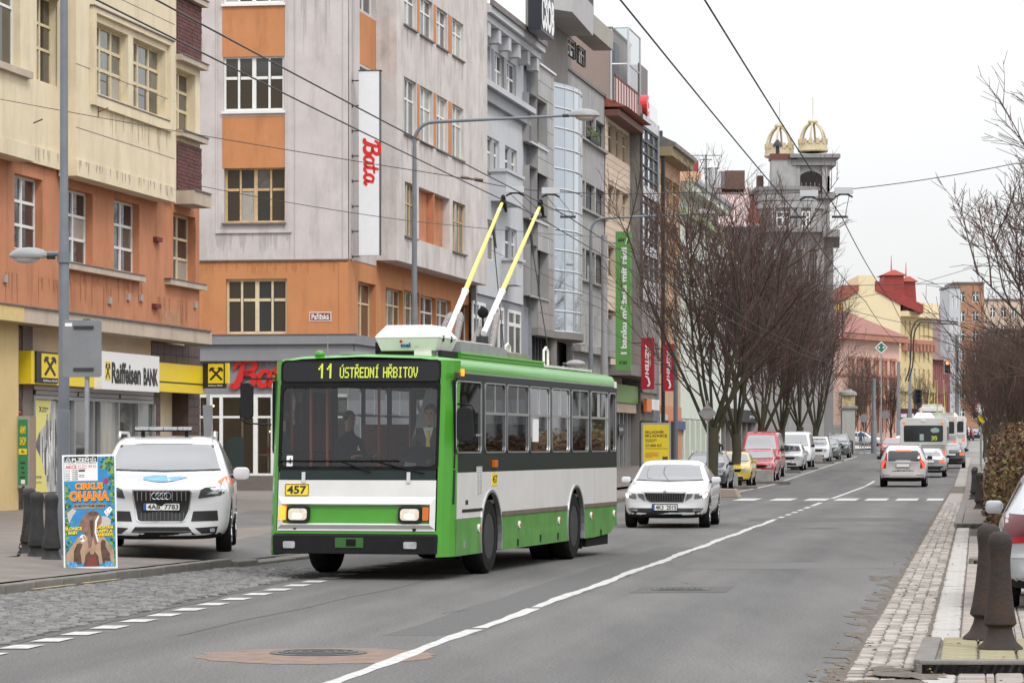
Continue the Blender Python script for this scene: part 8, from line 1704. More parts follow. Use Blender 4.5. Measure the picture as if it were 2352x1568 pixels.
c = rearcar('grey_car', 'small grey car at the right kerb beside the white bus', 2186, 192, 'hatch', 3.9, 1.65, 1.45, CDK)
# ---------------------------------------------------------------- trees and hedge
BARK = mat('mossy_bark', (.052, .042, .03), .95, var=.4, scale=3, bump=.6, var2=(.045, .047, .02)); TWIG = mat('brown_twigs', (.080, .048, .038), .9, var=.3, scale=2)
def tree_mesh(seed, h=11, trunk=2.6, r0=.24, limbs=8, tilt=(14, 46), reach=.62, n2=11, n3=8, n4=3, droop=0., fine=.009):
 r_ = random.Random(seed); tb, cb = MB(), MB()
 def branch(p, d, ln, r, lev, curl):
  seg = 4 if lev < 3 else (3 if lev == 3 else 1); pts = [p.copy()]; q = p.copy(); dd = d.copy()
  for k in range(seg):
   dd = (dd + Vector((r_.gauss(0, .10), r_.gauss(0, .10), curl + r_.gauss(0, .06)))).normalized(); q = q + dd * (ln / seg); pts.append(q.copy())
  (tb if lev < 2 else cb).tube(pts, [max(fine * .8, r * (1 - .72 * k / seg)) for k in range(seg + 1)], 6 if lev < 2 else 3, cap=False)
  if lev >= 4: return
  n = (0, n2, n3, n4)[lev] if lev else 0
  for k in range(n):
   t = .18 + .8 * (k + r_.random()) / n if lev > 1 else .22 + .78 * (k + r_.random() * .8) / n
   i = min(seg - 1, int(t * seg)); f = t * seg - i; o = pts[i].lerp(pts[i + 1], f); ax = (pts[i + 1] - pts[i]).normalized()
   s_ = ax.cross(Vector((r_.uniform(-1, 1), r_.uniform(-1, 1), r_.uniform(-1, 1)))).normalized(); a = R(r_.uniform(24, 52)); nd = (ax * math.cos(a) + s_ * math.sin(a))
   nd.z += (.18 if not droop else -droop * .3); nd.normalize()
   branch(o, nd, ln * r_.uniform(.34, .60) * (1.15 - .5 * t), max(fine, r * .46), lev + 1, curl * .6)
 tp = [Vector((0, 0, -.1)), Vector((.02, .02, trunk * .35)), Vector((.06, -.03, trunk * .7)), Vector((.05, .02, trunk))]; tb.tube(tp, [r0 * 1.35, r0 * 1.02, r0 * .95, r0 * 1.0], 12)
 for k in range(limbs):
  a = 2 * math.pi * (k + r_.uniform(-.3, .3)) / limbs; e = R(r_.uniform(*tilt)); d = Vector((math.sin(e) * math.cos(a), math.sin(e) * math.sin(a), math.cos(e)))
  branch(Vector((.05, .02, trunk - r_.uniform(0, .7))), d, (h - trunk) * reach * r_.uniform(.85, 1.12), r0 * r_.uniform(.30, .42), 1, .13)
 return tb.mesh('trunk', BARK, smooth=True), cb.mesh('crown', TWIG)
def tree(ms, label, X, Y, rz, s, group, name='bare_tree', sz=None):
 t = thing(name, label, 'tree', (X, Y, rise(Y)), rz, group); t.scale = (s, s, sz or s); add('trunk', ms[0], t); add('crown', ms[1], t); return t
TA = tree_mesh(11, 12.0, 2.5, .23, 8, (9, 36), .86, 11, 9, 4, fine=.005); TB_ = tree_mesh(23, 11.8, 2.3, .21, 9, (8, 34), .86, 11, 8, 4, fine=.005)
GT = 'bare street trees along the parked cars'
for k, (px, Y, ms, rz, s, lab) in enumerate(((1634, 119, TA, 0, .95, 'nearest bare street tree, its trunk behind the grey give-way sign back'), (1690, 137, TB_, 1.0, .96, 'bare street tree with its trunk left of the red van'), (1752, 163, TA, 2.1, .98, 'bare street tree rising behind the red van'), (1797, 181, TB_, 3.0, .98, 'bare forked street tree in front of the white and grey van'), (1838, 200, TA, 4.2, .95, 'bare street tree behind the white and grey van'), (1873, 219, TB_, 5.0, .95, 'farthest bare street tree, by the white off-roader'))):
 tree(ms, lab, (px - CX) / F * Y, Y, rz, s, GT)
TR = tree_mesh(41, 9.8, 2.3, .13, 9, (14, 60), .66, 11, 8, 4, fine=.006)
tree(TR, 'third bare tree at the right edge, nearest to the parked silver car', 11.6, 60.5, 4.4, 1.0, None)
tree(TR, 'second bare tree at the right edge, behind the spreading one', 13.4, 67, 2.4, 1.0, None)
tree(TR, 'spreading bare tree reaching into the picture from the right edge', 11.0, 56, .6, .92, None)
for k, (X, Y, ms, s, lab) in enumerate(((18.2, 118, TA, .46, 'low bare tree rising behind the brown hedge'), (21.1, 140, TB_, .52, 'bare tree beyond the hedge on the right verge'), (25.5, 172, TA, .56, 'bare tree farther along the right verge'), (30.0, 205, TB_, .62, 'bare tree by the round sign on the right'), (35.5, 245, TA, .7, 'farthest bare tree on the right verge'), (20.2, 128, TA, .55, 'bare tree at the right frame edge beyond the hedge'), (24.6, 160, TB_, .60, 'second bare tree at the right frame edge'))): tree(ms, lab, X, Y, k * 1.3, s, 'bare trees on the right verge')
for k, (px, Y, s, lab) in enumerate(((1985, 340, .75, 'bare tree in front of the pink house'), (2046, 352, .62, 'small bare tree at the junction by the poles'), (2118, 366, .6, 'small bare tree before the yellow house'), (1960, 310, .55, 'small bare tree beside the stone pillar'))): tree(TB_, lab, (px - CX) / F * Y, Y, k, s, 'bare trees at the junction')
for k, Y in enumerate((58, 68, 80, 94)): tree((TA, TB_)[k % 2], ('first', 'second', 'third', 'fourth')[k] + ' bare tree on the verge opposite the terrace', xc(Y) + 11.5, Y, k * 1.7, .9, 'bare trees opposite the terrace')
# hedge: a leafy mass of brown and yellow-green leaves on stems
HL = [mat('hedge_leaf_russet', (.115, .055, .022), .7, var=.3, scale=2), mat('hedge_leaf_brown', (.065, .036, .02), .75, var=.3, scale=2), mat('hedge_leaf_olive', (.14, .115, .035), .7, var=.3, scale=2), mat('hedge_leaf_pale', (.24, .15, .06), .7)]
def hedge(label, Y0, Y1, off, w, h0, h1, n, seed):
 r_ = random.Random(seed); t = thing('hedge', label, 'hedge', (xc(Y0) + off, Y0, 0)); b = MB(); c = MB(); O = Vector(t.location)
 for k in range(n):
  Y = r_.uniform(Y0, Y1); u = r_.uniform(-1, 1); hh = lerp(h0, h1, (Y - Y0) / (Y1 - Y0)) * (1 + .16 * noise.noise((Y * .5, u * 2, seed)) + .1 * noise.noise((Y * 2.2, u * 3, 5)))
  v = r_.random() ** .6; lim = 1 - .35 * v ** 3 + .2 * noise.noise((Y * .9, v * 3, 3.3)); uu = u * lim
  if r_.random() < .55: uu = lim * (1 if u > 0 else -1) * r_.uniform(.8, 1.0)
  X = xc(Y) + off + w / 2 + uu * w / 2; s_ = r_.uniform(.035, .075); q = Vector((X, Y, .12 + hh * v + r_.gauss(0, .05))) - O; a = Vector((r_.gauss(0, 1), r_.gauss(0, 1), r_.gauss(0, 1))).normalized() * s_; d = a.cross(Vector((r_.gauss(0, 1), r_.gauss(0, 1), r_.gauss(0, 1)))).normalized() * s_ * .55
  m = noise.noise((Y * .45, v * 2.5, u + seed)); b.k = 2 if m > .18 and r_.random() < .7 else (r_.choice((0, 0, 1)) if r_.random() < .93 else 3); b.poly((q - a, q + d, q + a, q - d))
 for k in range(int((Y1 - Y0) * 14)):
  Y = r_.uniform(Y0, Y1); X = xc(Y) + off + w / 2 + r_.uniform(-.4, .4) * w; hh = lerp(h0, h1, (Y - Y0) / (Y1 - Y0)); p = Vector((X, Y, .1)) - O; c.tube([p, p + Vector((r_.gauss(0, .12), r_.gauss(0, .12), hh * .55)), p + Vector((r_.gauss(0, .25), r_.gauss(0, .25), hh * r_.uniform(.9, 1.12)))], [.02, .012, .004], 3, cap=False)
 c.build('stem', TWIG, t); o = b.build('foliage', HL, t); return t
hedge('dense russet and olive clipped hedge beside the parked silver car', 57, 78, 5.0, 3.2, 1.45, 1.8, 26000, 3)
hedge('taller brown hedge behind the russet one along the right pavement', 79, 120, 5.1, 4.0, 1.95, 2.3, 26000, 8)
# ---------------------------------------------------------------- other buses, street furniture, wires, people
def citybus(name, label, px, Y, rz, H, back, cat='bus', poles=False, num=None, L_=11):
 t = thing(name, label, cat, lane_(px, Y), R(rz)); b = MB(); b.prism(rrect(-1.25, 1.25, .35, H, .22, 3), 'y', 0, L_); b.build('body', BWHITE, t, bevel=.03)
 b = MB(); b.prism(rrect(-1.05, 1.05, H * .56, H * .86, .08), 'y', -.012, .02); rw = b.build('rear_window', CARGLD, t)
 for sd in (-1, 1):
  b = MB(); b.box(sd * 1.25, sd * 1.262, .4, L_ - .3, H * .48, H * .84); b.build('side_glazing', DARKGLASS, t); b = MB(); b.box(sd * 1.04 - .11, sd * 1.04 + .11, -.025, .02, .95, 1.16); b.build('tail_light', REDON, t)
  b = MB(); b.ball((sd * 1.02, 0, H - .24), .075, 8); b.build('marker_lamp', mat('orange_marker', (.6, .12, .02), .3, emit=(1, .3, .05), est=.5), t)
  for y in (2.6, 8.6): wheel(t, (sd * 1.08, y, .5), .5, .28, RIM, sd, nuts=6)
 b = MB(); b.box(-1.22, 1.22, .3, L_ - .3, .22, .5); b.build('underbody', BLACK, t); b = MB(); b.box(-1.2, 1.2, -.02, .05, .36, .62); b.build('rear_bumper', back, t)
 for k in range(4): b = MB(); b.box(-1.15, 1.15, -.015, .01, H * .40 + k * .09, H * .40 + .035 + k * .09); b.build('vent_slat', mat('bus_vent_grey', (.25, .25, .25), .5), t)
 b = MB(); b.box(-.24, .16, -.02, .01, H * .33, H * .37); b.build('yellow_plate', YELP, t)
 b = MB(); frus(b, -.62, .62, 1, 3, H - .02, H + .30, 0, .25); b.build('roof_vent', BWHITE, t); b = MB(); b.box(-.1, .1, -.03, .02, H - .2, H - .08); b.build('camera_housing', WHITE, t)
 if num: b = MB(); led(b, num, .42, .72, H * .59, H * .66, lambda z: -.022); b.build('route_number', LED, rw)
 if num: b = MB(); b.box(-.2, .02, -.02, -.01, H * .58, H * .70); b.prism(disc_pts(.62, H * .77, .24, .14, 12, .1), 'y', -.018, -.012); b.build('window_sticker', mat('pale_sticker', (.35, .45, .43), .5), rw)
 if poles:
  b = MB(); b.box(-1.0, 1.0, .6, 5, H - .02, H + .28); b.build('roof_equipment', mat('mossy_roof_box', (.42, .42, .35), .7, var=.3), t)
  for x in (-.3, .3): b = MB(); b.tube([(x, 5, H + .3), (x * .8, -.6, 5.75)], [.05, .03], 6); b.build('trolley_pole', YPOLE, t)
 return t
citybus('city_bus', 'white city bus seen from behind with a lit green 35 in its rear window', 2121, 176, -8.2, 2.92, REDP, num='35')
citybus('trolleybus', 'white trolleybus with yellow plates queueing ahead of the 35 bus', 2160, 250, -8.2, 3.05, REDP, 'trolleybus', True)
citybus('trolleybus', 'white trolleybus leading the queue at the traffic lights', 2184, 272, -8.2, 3.05, BWHITE, 'trolleybus')
tb = citybus('trolleybus', 'dark fronted trolleybus with raised yellow poles beyond the junction', 2142, 330, -6, 3.1, BLACKP, 'trolleybus', True); tb.location.z += .9
IRONG = mat('bollard_iron', (.034, .033, .033), .75, spec=.3, var=.35, scale=5, bump=.3, bscale=30); IRONR = mat('rusty_bollard_iron', (.028, .0265, .026), .8, spec=.3, var=.5, scale=4, var2=(.05, .031, .023), bump=.4, bscale=25)
BP = [(.19, 0), (.185, .014), (.14, .055), (.108, .13), (.100, .175), (.136, .205), (.137, .216), (.120, .30), (.099, .48), (.087, .66), (.085, .74), (.091, .80), (.100, .86), (.100, .90), (.086, .94), (.05, .965), (.01, .97)]
def bollard(label, X, Y, z, s, m, group, lean=(0, 0)):
 t = thing('bollard', label, 'bollard', (X, Y, z), rnd.uniform(0, 3), group); t.rotation_euler = (*lean, 0); b = MB(); b.lathe([(r * s, h * s) for r, h in BP[:6]], 24); b.build('foot', m, t, smooth=True); b = MB(); b.lathe([(r * s, h * s) for r, h in BP[5:]], 24); b.build('post', m, t, smooth=True); return t
bollard('front one of two rusty iron bollards on the kerbed island at the right', (2297 - CX) / F * 26.2, 26.2, .12, .97, IRONR, 'iron bollards'); bollard('rear one of two rusty iron bollards on the kerbed island at the right', (2263 - CX) / F * 27.5, 27.5, .12, 1.0, IRONR, 'iron bollards', (0, R(2)))
bollard('dark iron bollard nearest to the circus poster', (118 - CX) / F * 45.1, 45.1, .13, .99, IRONG, 'iron bollards'); bl2 = bollard('dark iron bollard with a chain, left of the pair by the poster', (85 - CX) / F * 45.9, 45.9, .14, .99, IRONG, 'iron bollards'); bollard('dark iron bollard half hidden behind the chained one', (68 - CX) / F * 47.0, 47.0, .16, 1.0, IRONG, 'iron bollards')
for px, Y, lab in ((2250, 84, 'rusty bollard against the hedge, left of the silver car mirror'), (2238, 100, 'first dark bollard of the row along the hedge'), (2239, 106, 'second dark bollard of the row along the hedge')): bollard(lab, (px - CX) / F * Y, Y, .1, .98, IRONR if Y < 90 else IRONG, 'iron bollards')
bollard('small bollard at the end of the parking row by the junction', (1957 - CX) / F * 262, 262, rise(262), 1.05, IRONG, 'iron bollards')
ch = thing('chain', 'rusty chain hanging from the bollard and lying on the pavement', 'chain', (-6.80, 45.7, .14)); p0 = [Vector((.02, -.10, .62)), Vector((-.03, -.14, .35)), Vector((-.08, -.16, .08)), Vector((-.16, -.2, .03)), Vector((-.34, -.22, .03)), Vector((-.22, -.3, .04)), Vector((-.1, -.26, .05))]; sp_ = spline(p0, 5)
for k, (a, c) in enumerate(zip(sp_, sp_[1:])):
 m_ = (a + c) / 2; d = (c - a).normalized(); s_ = d.cross(Vector((0, 1, 0) if k % 2 else (1, 0, .2))).normalized() * .018; b = MB(); b.tube([a - d * .01 + s_, c + d * .01 + s_, c + d * .01 - s_, a - d * .01 - s_, a - d * .01 + s_], .007, 5); b.build('link', IRONR, ch)
def pole(name, label, X, Y, h, r0, r1, m=GREYPOLE, z0=None, group=None, sleeve=2.6):
 t = thing(name, label, 'lamp post' if 'lamp' in name else 'pole', (X, Y, rise(Y) + (z0 or 0)), 0, group); b = MB(); b.lathe([(r0 * 1.18, -.2), (r0 * 1.18, sleeve), (r0 * 1.02, sleeve + .06)], 16); b.build('sleeve', m, t, smooth=True); b = MB(); b.lathe([(r0, sleeve + .05), (r0 * .92, h * .55), (r0 * .78, h * .56), (r1, h)], 16); b.build('shaft', m, t, smooth=True); return t
LHEAD = mat('lamp_head_grey', (.26, .26, .26), .45, var=.06); LDIFF = mat('lamp_diffuser', (.52, .46, .42), .3)
def head(t, c, ax=1, s=1.):
 b = MB(); b.ball((0, 0, 0), 1, 16, (.40 * s, .19 * s, .17 * s)); b.v = [(v[0] + c[0], v[1] + c[1], max(v[2], -.03) + c[2]) for v in b.v]; h = b.build('lamp_head', LHEAD, t, smooth=True); b = MB(); b.ball((c[0] + ax * .05 * s, c[1], c[2] - .035), 1, 12, (.27 * s, .15 * s, .11 * s)); b.build('diffuser', LDIFF, h, smooth=True); b = MB(); b.tube([(c[0] - ax * .52 * s, c[1], c[2]), (c[0] - ax * .36 * s, c[1], c[2])], .05, 8); b.build('neck', DARKMETAL, h)
lp = pole('lamp_post', 'thick grey lamp post in the left foreground with a small lamp on its left', (147 - CX) / F * 46.6, 46.6, 8.4, .078, .055, z0=.15, sleeve=2.05)
b = MB(); b.tube([(0, 0, 4.48 - .15), (-.28, 0, 4.48 - .15)], .035, 8); b.tube([(0, 0, 4.35), (0, 0, 4.2)], .095, 14); b.build('bracket', GREYPOLE, lp); head(lp, (-.50, 0, 4.30), -1, .72)
for px, Y, x2, yt, lab in ((952, 92, 1345, 264, 'tall curved lamp post rising behind the trolleybus roof'), (1357, 132, 1622, 490, 'curved lamp post farther along beside the thick wire pole'), (1552, 168, 1698, 604, 'third curved lamp post half hidden by the trees')):
 X = (px - CX) / F * Y; h = hz(yt, Y); t = pole('street_lamp', lab, X, Y, h - 1.0, .10, .06, z0=.1, group='curved street lamps', sleeve=h * .42); b = MB(); ln = (x2 - px) / F * Y; b.tube([(0, 0, h - 1.25)] + [(.55 - .55 * math.cos(a), 0, h - .75 + .55 * math.sin(a) - .1) for a in [R(k * 15) for k in range(7)]] + [(ln - .5, 0, h - .12)], [.06] + [.05] * 7 + [.035], 8); b.build('arm', GREYPOLE, t, smooth=True); head(t, (ln - .05, 0, h - .12), 1, 1.15)
pole('wire_pole', 'thick pale wire pole beside the second curved lamp', (1388 - CX) / F * 134, 134, hz(546, 134), .16, .13, LHEAD, .1, sleeve=4.2)
lp2 = thing('wall_lamp', 'small grey lamp on a short arm above the trolleybus tail', 'lamp', (*at(1322, HY, 105)[:2], 0)); b = MB(); b.tube([(-.5, 0, hz(836, 105) - 2.2), (-.5, 0, hz(836, 105) - .15), (-.3, 0, hz(836, 105))], .03, 6); b.build('arm', GALV, lp2); head(lp2, (0, 0, hz(836, 105)), 1, .8)
for px, Y, yt, lab in ((2007, 268, 868, 'grey pole at the far left corner of the junction'), (2064, 330, 830, 'tall pole beyond the round signs'), (2090, 320, 845, 'second tall pole beyond the round signs'), (2198, 290, 770, 'wide pale pole right of the traffic light'), (2024, 290, 800, 'thin pole under the green diamond sign')): pole('wire_pole', lab, (px - CX) / F * Y, Y, hz(yt, Y) - rise(Y), .20 if 'thin' not in lab else .07, .16 if 'thin' not in lab else .06, group='poles at the junction')
# signs
def sgn(name, label, X, Y, z0, hpole, shape, m, r=.03, cat='road sign', face=None, **k):
 t = thing(name, label, cat, (X, Y, rise(Y) + z0)); b = MB(); b.lathe([(r, -.1), (r, hpole)], 10); b.build('post', GALV, t, smooth=True); b = MB(); b.prism(shape, 'y', -.03 - r, -.01 - r); p = b.build('plate', m, t, bevel=.004)
 if face: b = MB(); b.prism([(x * .8, (z - face[1]) * .8 + face[1]) for x, z in shape], 'y', -.036 - r, -.030 - r); b.build('face', face[0], p)
 return t
X = (200 - CX) / F * 45.6; s1 = sgn('road_sign', 'grey back of a large square road sign next to the left lamp post', X, 45.6, .15, hz(740, 45.6) - .15, rrect(-.33, .21, hz(866, 45.6) - .15, hz(735, 45.6) - .15, .04), SIGNBACK, .035)
for z in (hz(848, 45.6), hz(752, 45.6)): b = MB(); b.box(-.18, .10, -.085, -.065, z - .17, z - .13); b.build('clamp', DARKMETAL, s1)
b = MB(); b.box(-.30, -.20, -.069, -.066, hz(750, 45.6) - .15, hz(742, 45.6) - .15); b.build('sticker', WHITE, s1); b = MB(); b.box(-.05, .05, -.06, .02, hz(742, 45.6) - .17, hz(736, 45.6) - .13); b.build('post_cap', BLACKP, s1)
X = (478 - CX) / F * 58; s2 = sgn('road_sign', 'road sign turned edge-on behind the ambulance car', X, 58, .2, hz(932, 58), [(-.07, hz(1002, 58) - .2), (.07, hz(1002, 58) - .2), (.09, hz(930, 58) - .2), (-.09, hz(930, 58) - .2)], SIGNBACK)
X = (1625 - CX) / F * 112; z = hz(950, 112); s3 = sgn('priority_sign', 'grey back of a diamond road sign in front of the nearest tree', X, 112, .1, z + .35, [(0, z - .40), (.32, z - .08), (0, z + .24), (-.32, z - .08)], SIGNBACK)
for q in (.12, -.22): b = MB(); b.box(-.16, .16, -.07, -.055, z - .08 + q, z - .05 + q); b.build('clamp', mat('rust', (.2, .08, .03), .8), s3)
for px, Y, py, m, f, lab in ((1985, 262, 960, SIGNBACK, None, 'left one of two round grey sign backs at the junction'), (2034, 268, 952, SIGNBACK, None, 'right one of two round grey sign backs at the junction'), (2252, 190, 937, REDP, WHITE, 'round red rimmed sign on the right verge')): z = hz(py, Y) - rise(Y); sgn('round_sign', lab, (px - CX) / F * Y, Y, 0, z, disc_pts(0, z, .35, .35, 20), m, .035, face=(f, z) if f else None)
z = hz(962, 175) - rise(175); sgn('priority_sign', 'yellow and white diamond priority sign by the hedge', (2254 - CX) / F * 175, 175, 0, z, [(0, z - .34), (.34, z), (0, z + .34), (-.34, z)], WHITE, .03, face=(YELP, z))
z = hz(798, 288) - rise(288); d = sgn('tram_sign', 'green and white diamond direction sign above the junction', (2024 - CX) / F * 288, 288, 0, z, [(0, z - .55), (.55, z), (0, z + .55), (-.55, z)], WHITE, .05, face=(mat('sign_green', (.02, .16, .09), .4), z)); text(d, '• •', WHITE, -.28, .28, z - .08, z + .08, -.10)
# traffic lights
def signal(label, px, Y, py0, py1, board, lit):
 t = thing('traffic_light', label, 'traffic light', (*at(px, HY, Y)[:2], 0), 0, 'traffic lights'); h, z0 = hz(py0, Y) - hz(py1, Y), hz(py1, Y); w = h * .26
 b = MB(); b.box(-w, w, 0, .1, z0, z0 + h); b.build('board', board, t); b = MB(); b.box(-w * .82, w * .82, -.12, 0, z0 + .05 * h, z0 + .95 * h); b.build('housing', BLACKP, t)
 for k in range(3):
  b = MB(); b.lathe([(w * .55, -.15), (w * .55, -.12)], 16, (0, 0, z0 + h * (.2 + .3 * k)), 'y'); b.build('lamp', mat('signal_red', (.8, .1, .05), .3, emit=(1, .16, .06), est=3) if lit and k == 2 else BLACK, t)
  b = MB(); b.tube([(w * .6 * math.cos(R(a)), -.22, z0 + h * (.2 + .3 * k) + w * .6 * math.sin(R(a))) for a in range(0, 181, 30)], .03, 4); b.build('visor', PLASTIC, t)
 b = MB(); b.tube([(0, .1, z0 + h * .5), (.4, .15, z0 + h * .5)], .05, 6) if lit else b.tube([(0, .1, z0), (0, .1, z0 - 2)], .05, 6); b.build('bracket', DARKMETAL, t)
signal('traffic light with a white edged board showing red', 2176, 286, 827, 858, WHITE, True); signal('dark traffic light seen left of the lit red one', 2109, 300, 894, 926, BLACKP, False)
g = thing('lamp_gantry', 'double curved black mast arms above the junction', 'mast arm', (*at(2095, HY, 285)[:2], 0)); zz = lambda py: hz(py, 285); U2 = lambda px: (px - 2095) / F * 285
for dy, dx in ((0, 0), (6, 6)): b = MB(); b.tube(spline([(U2(2080 + dx), 0, zz(875)), (U2(2090 + dx), 0, zz(840)), (U2(2092 + dx), 0, zz(800)), (U2(2094 + dx), 0, zz(760 + dy)), (U2(2105 + dx), 0, zz(738 + dy)), (U2(2125), 0, zz(734 + dy)), (U2(2200), 0, zz(739 + dy))], 4), .07, 6); b.build('mast_arm', DARKMETAL, g)
# poster board
pt = thing('circus_poster', 'tall colourful circus poster board leaning by the left lamp post', 'poster', ((208.5 - CX) / F * 42.9, 42.9, .13), R(3)); pw, ph = .352, 1.50; pt.rotation_euler = (R(-3), R(-1.2), R(3))
b = MB(); b.box(-pw, pw, 0, .02, 0, ph); b.build('board', WHITE, pt); PB = mat('poster_blue', (.03, .17, .42), .45, var=.6, scale=5, var2=(.02, .30, .55)); b = MB(); b.box(-pw + .022, pw - .022, -.003, .0, .03, ph - .03); b.build('print_field', PB, pt); PX = lambda u: -pw + 2 * pw * (u - 483) / 423; PZ = lambda v: ph * (1538 - v) / 880
LEAF = [mat('print_leaf_green', (.05, .20, .02), .5), mat('print_leaf_dark', (.012, .075, .015), .5), mat('print_leaf_lime', (.24, .36, .03), .5)]; lay_ = [0]
def pr_(m, pts, nm='print_shape'): lay_[0] += 1; y = -.0035 - lay_[0] * .00004; b = MB(); b.poly([(PX(u), y, PZ(v)) for u, v in pts]); return b.build(nm, m, pt)
r_ = random.Random(8); b = MB()
for k in range(300):
 sd = r_.choice((0, 1)); u = (496 + abs(r_.gauss(0, 26))) if sd == 0 else (890 - abs(r_.gauss(0, 26))); v = r_.uniform(880 if sd == 0 else 690, 1520)
 if r_.random() < .12: u, v = r_.uniform(780, 888), r_.uniform(680, 770)
 u = min(max(u, 499), 884); s_ = r_.uniform(6, 16); a = r_.uniform(0, 6.3); b.k = r_.randrange(3); y = -.0034 - k * .000003; b.poly([(min(max(PX(u + s_ * math.cos(a + q)), -.325), .325), y, PZ(v + s_ * .9 * math.sin(a + q) * (1 if q % 2 else .6))) for q in (0, 1.2, 2.6, 3.8, 5.1)])
o = b.build('print_leaves', LEAF, pt); o['kind'] = 'stuff'; lay_[0] = 30
PE = mat('print_elephant', (.22, .125, .085), .5, var=.5, scale=9); PD = mat('print_brown', (.09, .05, .03), .5, var=.5, scale=12); PS = mat('print_sand', (.40, .27, .17), .5, var=.3, scale=6); SKY2 = mat('print_pale', (.52, .47, .45), .5)
el = lambda cx, cy, rx, ry, n=16: [(cx + rx * math.cos(2 * math.pi * k / n), cy + ry * math.sin(2 * math.pi * k / n)) for k in range(n)]
pr_(PS, [(505, 1420), (600, 1290), (800, 1290), (880, 1400), (880, 1500), (505, 1500)]); pr_(SKY2, el(800, 1180, 60, 45)); pr_(PE, [(600, 1240), (615, 1180), (660, 1110), (710, 1092), (765, 1105), (790, 1150), (785, 1190), (755, 1220), (745, 1300), (760, 1340), (735, 1360), (715, 1300), (700, 1380), (680, 1380), (672, 1290), (640, 1260)]); pr_(PD, el(720, 1115, 40, 18)); pr_(WHITE, [(735, 1170), (760, 1130), (770, 1135), (750, 1180), (745, 1260), (760, 1330), (750, 1335), (730, 1260)]); pr_(PD, [(690, 1165), (720, 1165), (720, 1290), (700, 1290)])
for pts in ([(560, 1500), (565, 1400), (590, 1345), (615, 1335), (635, 1350), (615, 1400), (625, 1500)], [(790, 1500), (780, 1420), (775, 1340), (790, 1315), (815, 1325), (815, 1370), (845, 1420), (855, 1500)], [(640, 1520), (655, 1430), (690, 1400), (725, 1400), (755, 1440), (765, 1520)]): pr_(PD, pts)
pr_(PS, el(707, 1405, 18, 24)); pr_(mat('print_coat', (.20, .04, .03), .5), [(660, 1520), (680, 1445), (735, 1445), (750, 1520)]); pr_(WHITE, el(637, 1302, 26, 28)); pr_(mat('print_ball_orange', (.7, .22, .03), .5), [(637, 1275), (662, 1296), (655, 1324), (637, 1302)]); pr_(BLUEP, [(637, 1302), (612, 1300), (622, 1322)])
for q in ((505, 1480, 590, 1522), (800, 1480, 882, 1522)): pr_(mat('print_water', (.10, .30, .55), .5, var=.7, scale=30), [(q[0], q[3]), (q[0] + 10, q[1]), (q[2] - 8, q[1] + 6), (q[2], q[3])])
pr_(WHITE, [(805, 1100), (850, 1060), (875, 1085), (830, 1140)])
for u, v in ((825, 1100), (850, 1080), (840, 1115), (830, 1120)): pr_(BLACKP, el(u, v, 4, 4, 8))
pr_(SKY2, [(515, 1110), (560, 1070), (590, 1090), (560, 1130), (530, 1190)]); pr_(WHITE, [(500, 670), (762, 670), (762, 860), (500, 860)]); pr_(BLACKP, [(502, 672), (760, 672), (760, 716), (502, 716)]); pr_(PS, [(568, 1040), (822, 1040), (822, 1074), (568, 1074)]); pr_(mat('print_magenta', (.40, .02, .12), .5), el(826, 865, 18, 24))
def pt_(s, m, u0, u1, v0, v1, **k): lay_[0] += 2; return text(pt, s, m, PX(u0), PX(u1), PZ(v1), PZ(v0), -.0035 - lay_[0] * .00004, **k)
pt_('PLZEŇ', WHITE, 560, 694, 674, 712, bold=.03)
for s, u0, u1, v0, v1 in (('od', 522, 540, 676, 684), ('4.4', 512, 548, 686, 699), ('2018', 508, 554, 702, 713), ('do', 718, 738, 676, 684), ('22.4', 700, 750, 686, 699), ('2018', 704, 750, 702, 713)): pt_(s, WHITE, u0, u1, v0, v1, bold=.04)
pt_('U Jezírka, pod mostem Milenia', BLACKP, 510, 752, 720, 732); pt_('AKCE', REDP, 508, 597, 738, 767, bold=.03); pt_('4.4. 2018', REDP, 606, 676, 738, 750); pt_('Premiera', REDP, 606, 674, 754, 768); pt_('199 Kč', REDP, 686, 752, 738, 760)
for k in range(6): pt_('17:00' if k < 5 else '14:00', BLACKP, 560, 606, 774 + k * 14, 783 + k * 14, bold=.03); pt_(('Středa', 'Čtvrtek', 'Pátek', 'Pátek', 'Sobota', 'Neděle')[k], BLACKP, 508, 545, 775 + k * 14, 783 + k * 14)
pr_(BLACKP, [(612, 774), (662, 774), (662, 788), (612, 788)]); pt_('20:30', BLACKP, 614, 656, 812, 820); pt_('20:30', BLACKP, 614, 656, 825, 833)
ORG = mat('print_orange', (.72, .17, .02), .45); YLG = mat('print_warm_yellow', (.85, .52, .06), .45)
for s, u0, u1, v0, v1 in (('CIRKUS', 582, 804, 874, 928), ('OHANA', 538, 852, 938, 1018)): pt_(s, BLACKP, u0 + 3, u1 + 5, v0 + 2, v1 + 6, bold=.075); pt_(s, YLG, u0, u1, v0, v1, bold=.065); pt_(s, ORG, u0 + 4, u1 - 4, v0 + 4, v1 - 5, bold=.028)
pt_('NA MOTIVY FILMU JUMANJI', BLACKP, 572, 818, 1044, 1070, bold=.03)
for s, u0, u1, v0, v1 in (('SLONICE', 500, 632, 1214, 1240), ('BABY', 524, 600, 1246, 1272), ('LACHTANI', 744, 876, 1208, 1232), ('LAPPY A', 750, 872, 1236, 1262), ('ANDREW', 750, 880, 1264, 1290)): pt_(s, BLACKP, u0 + 2, u1 + 3, v0 + 2, v1 + 3, bold=.06); pt_(s, YELP, u0, u1, v0, v1, bold=.05)
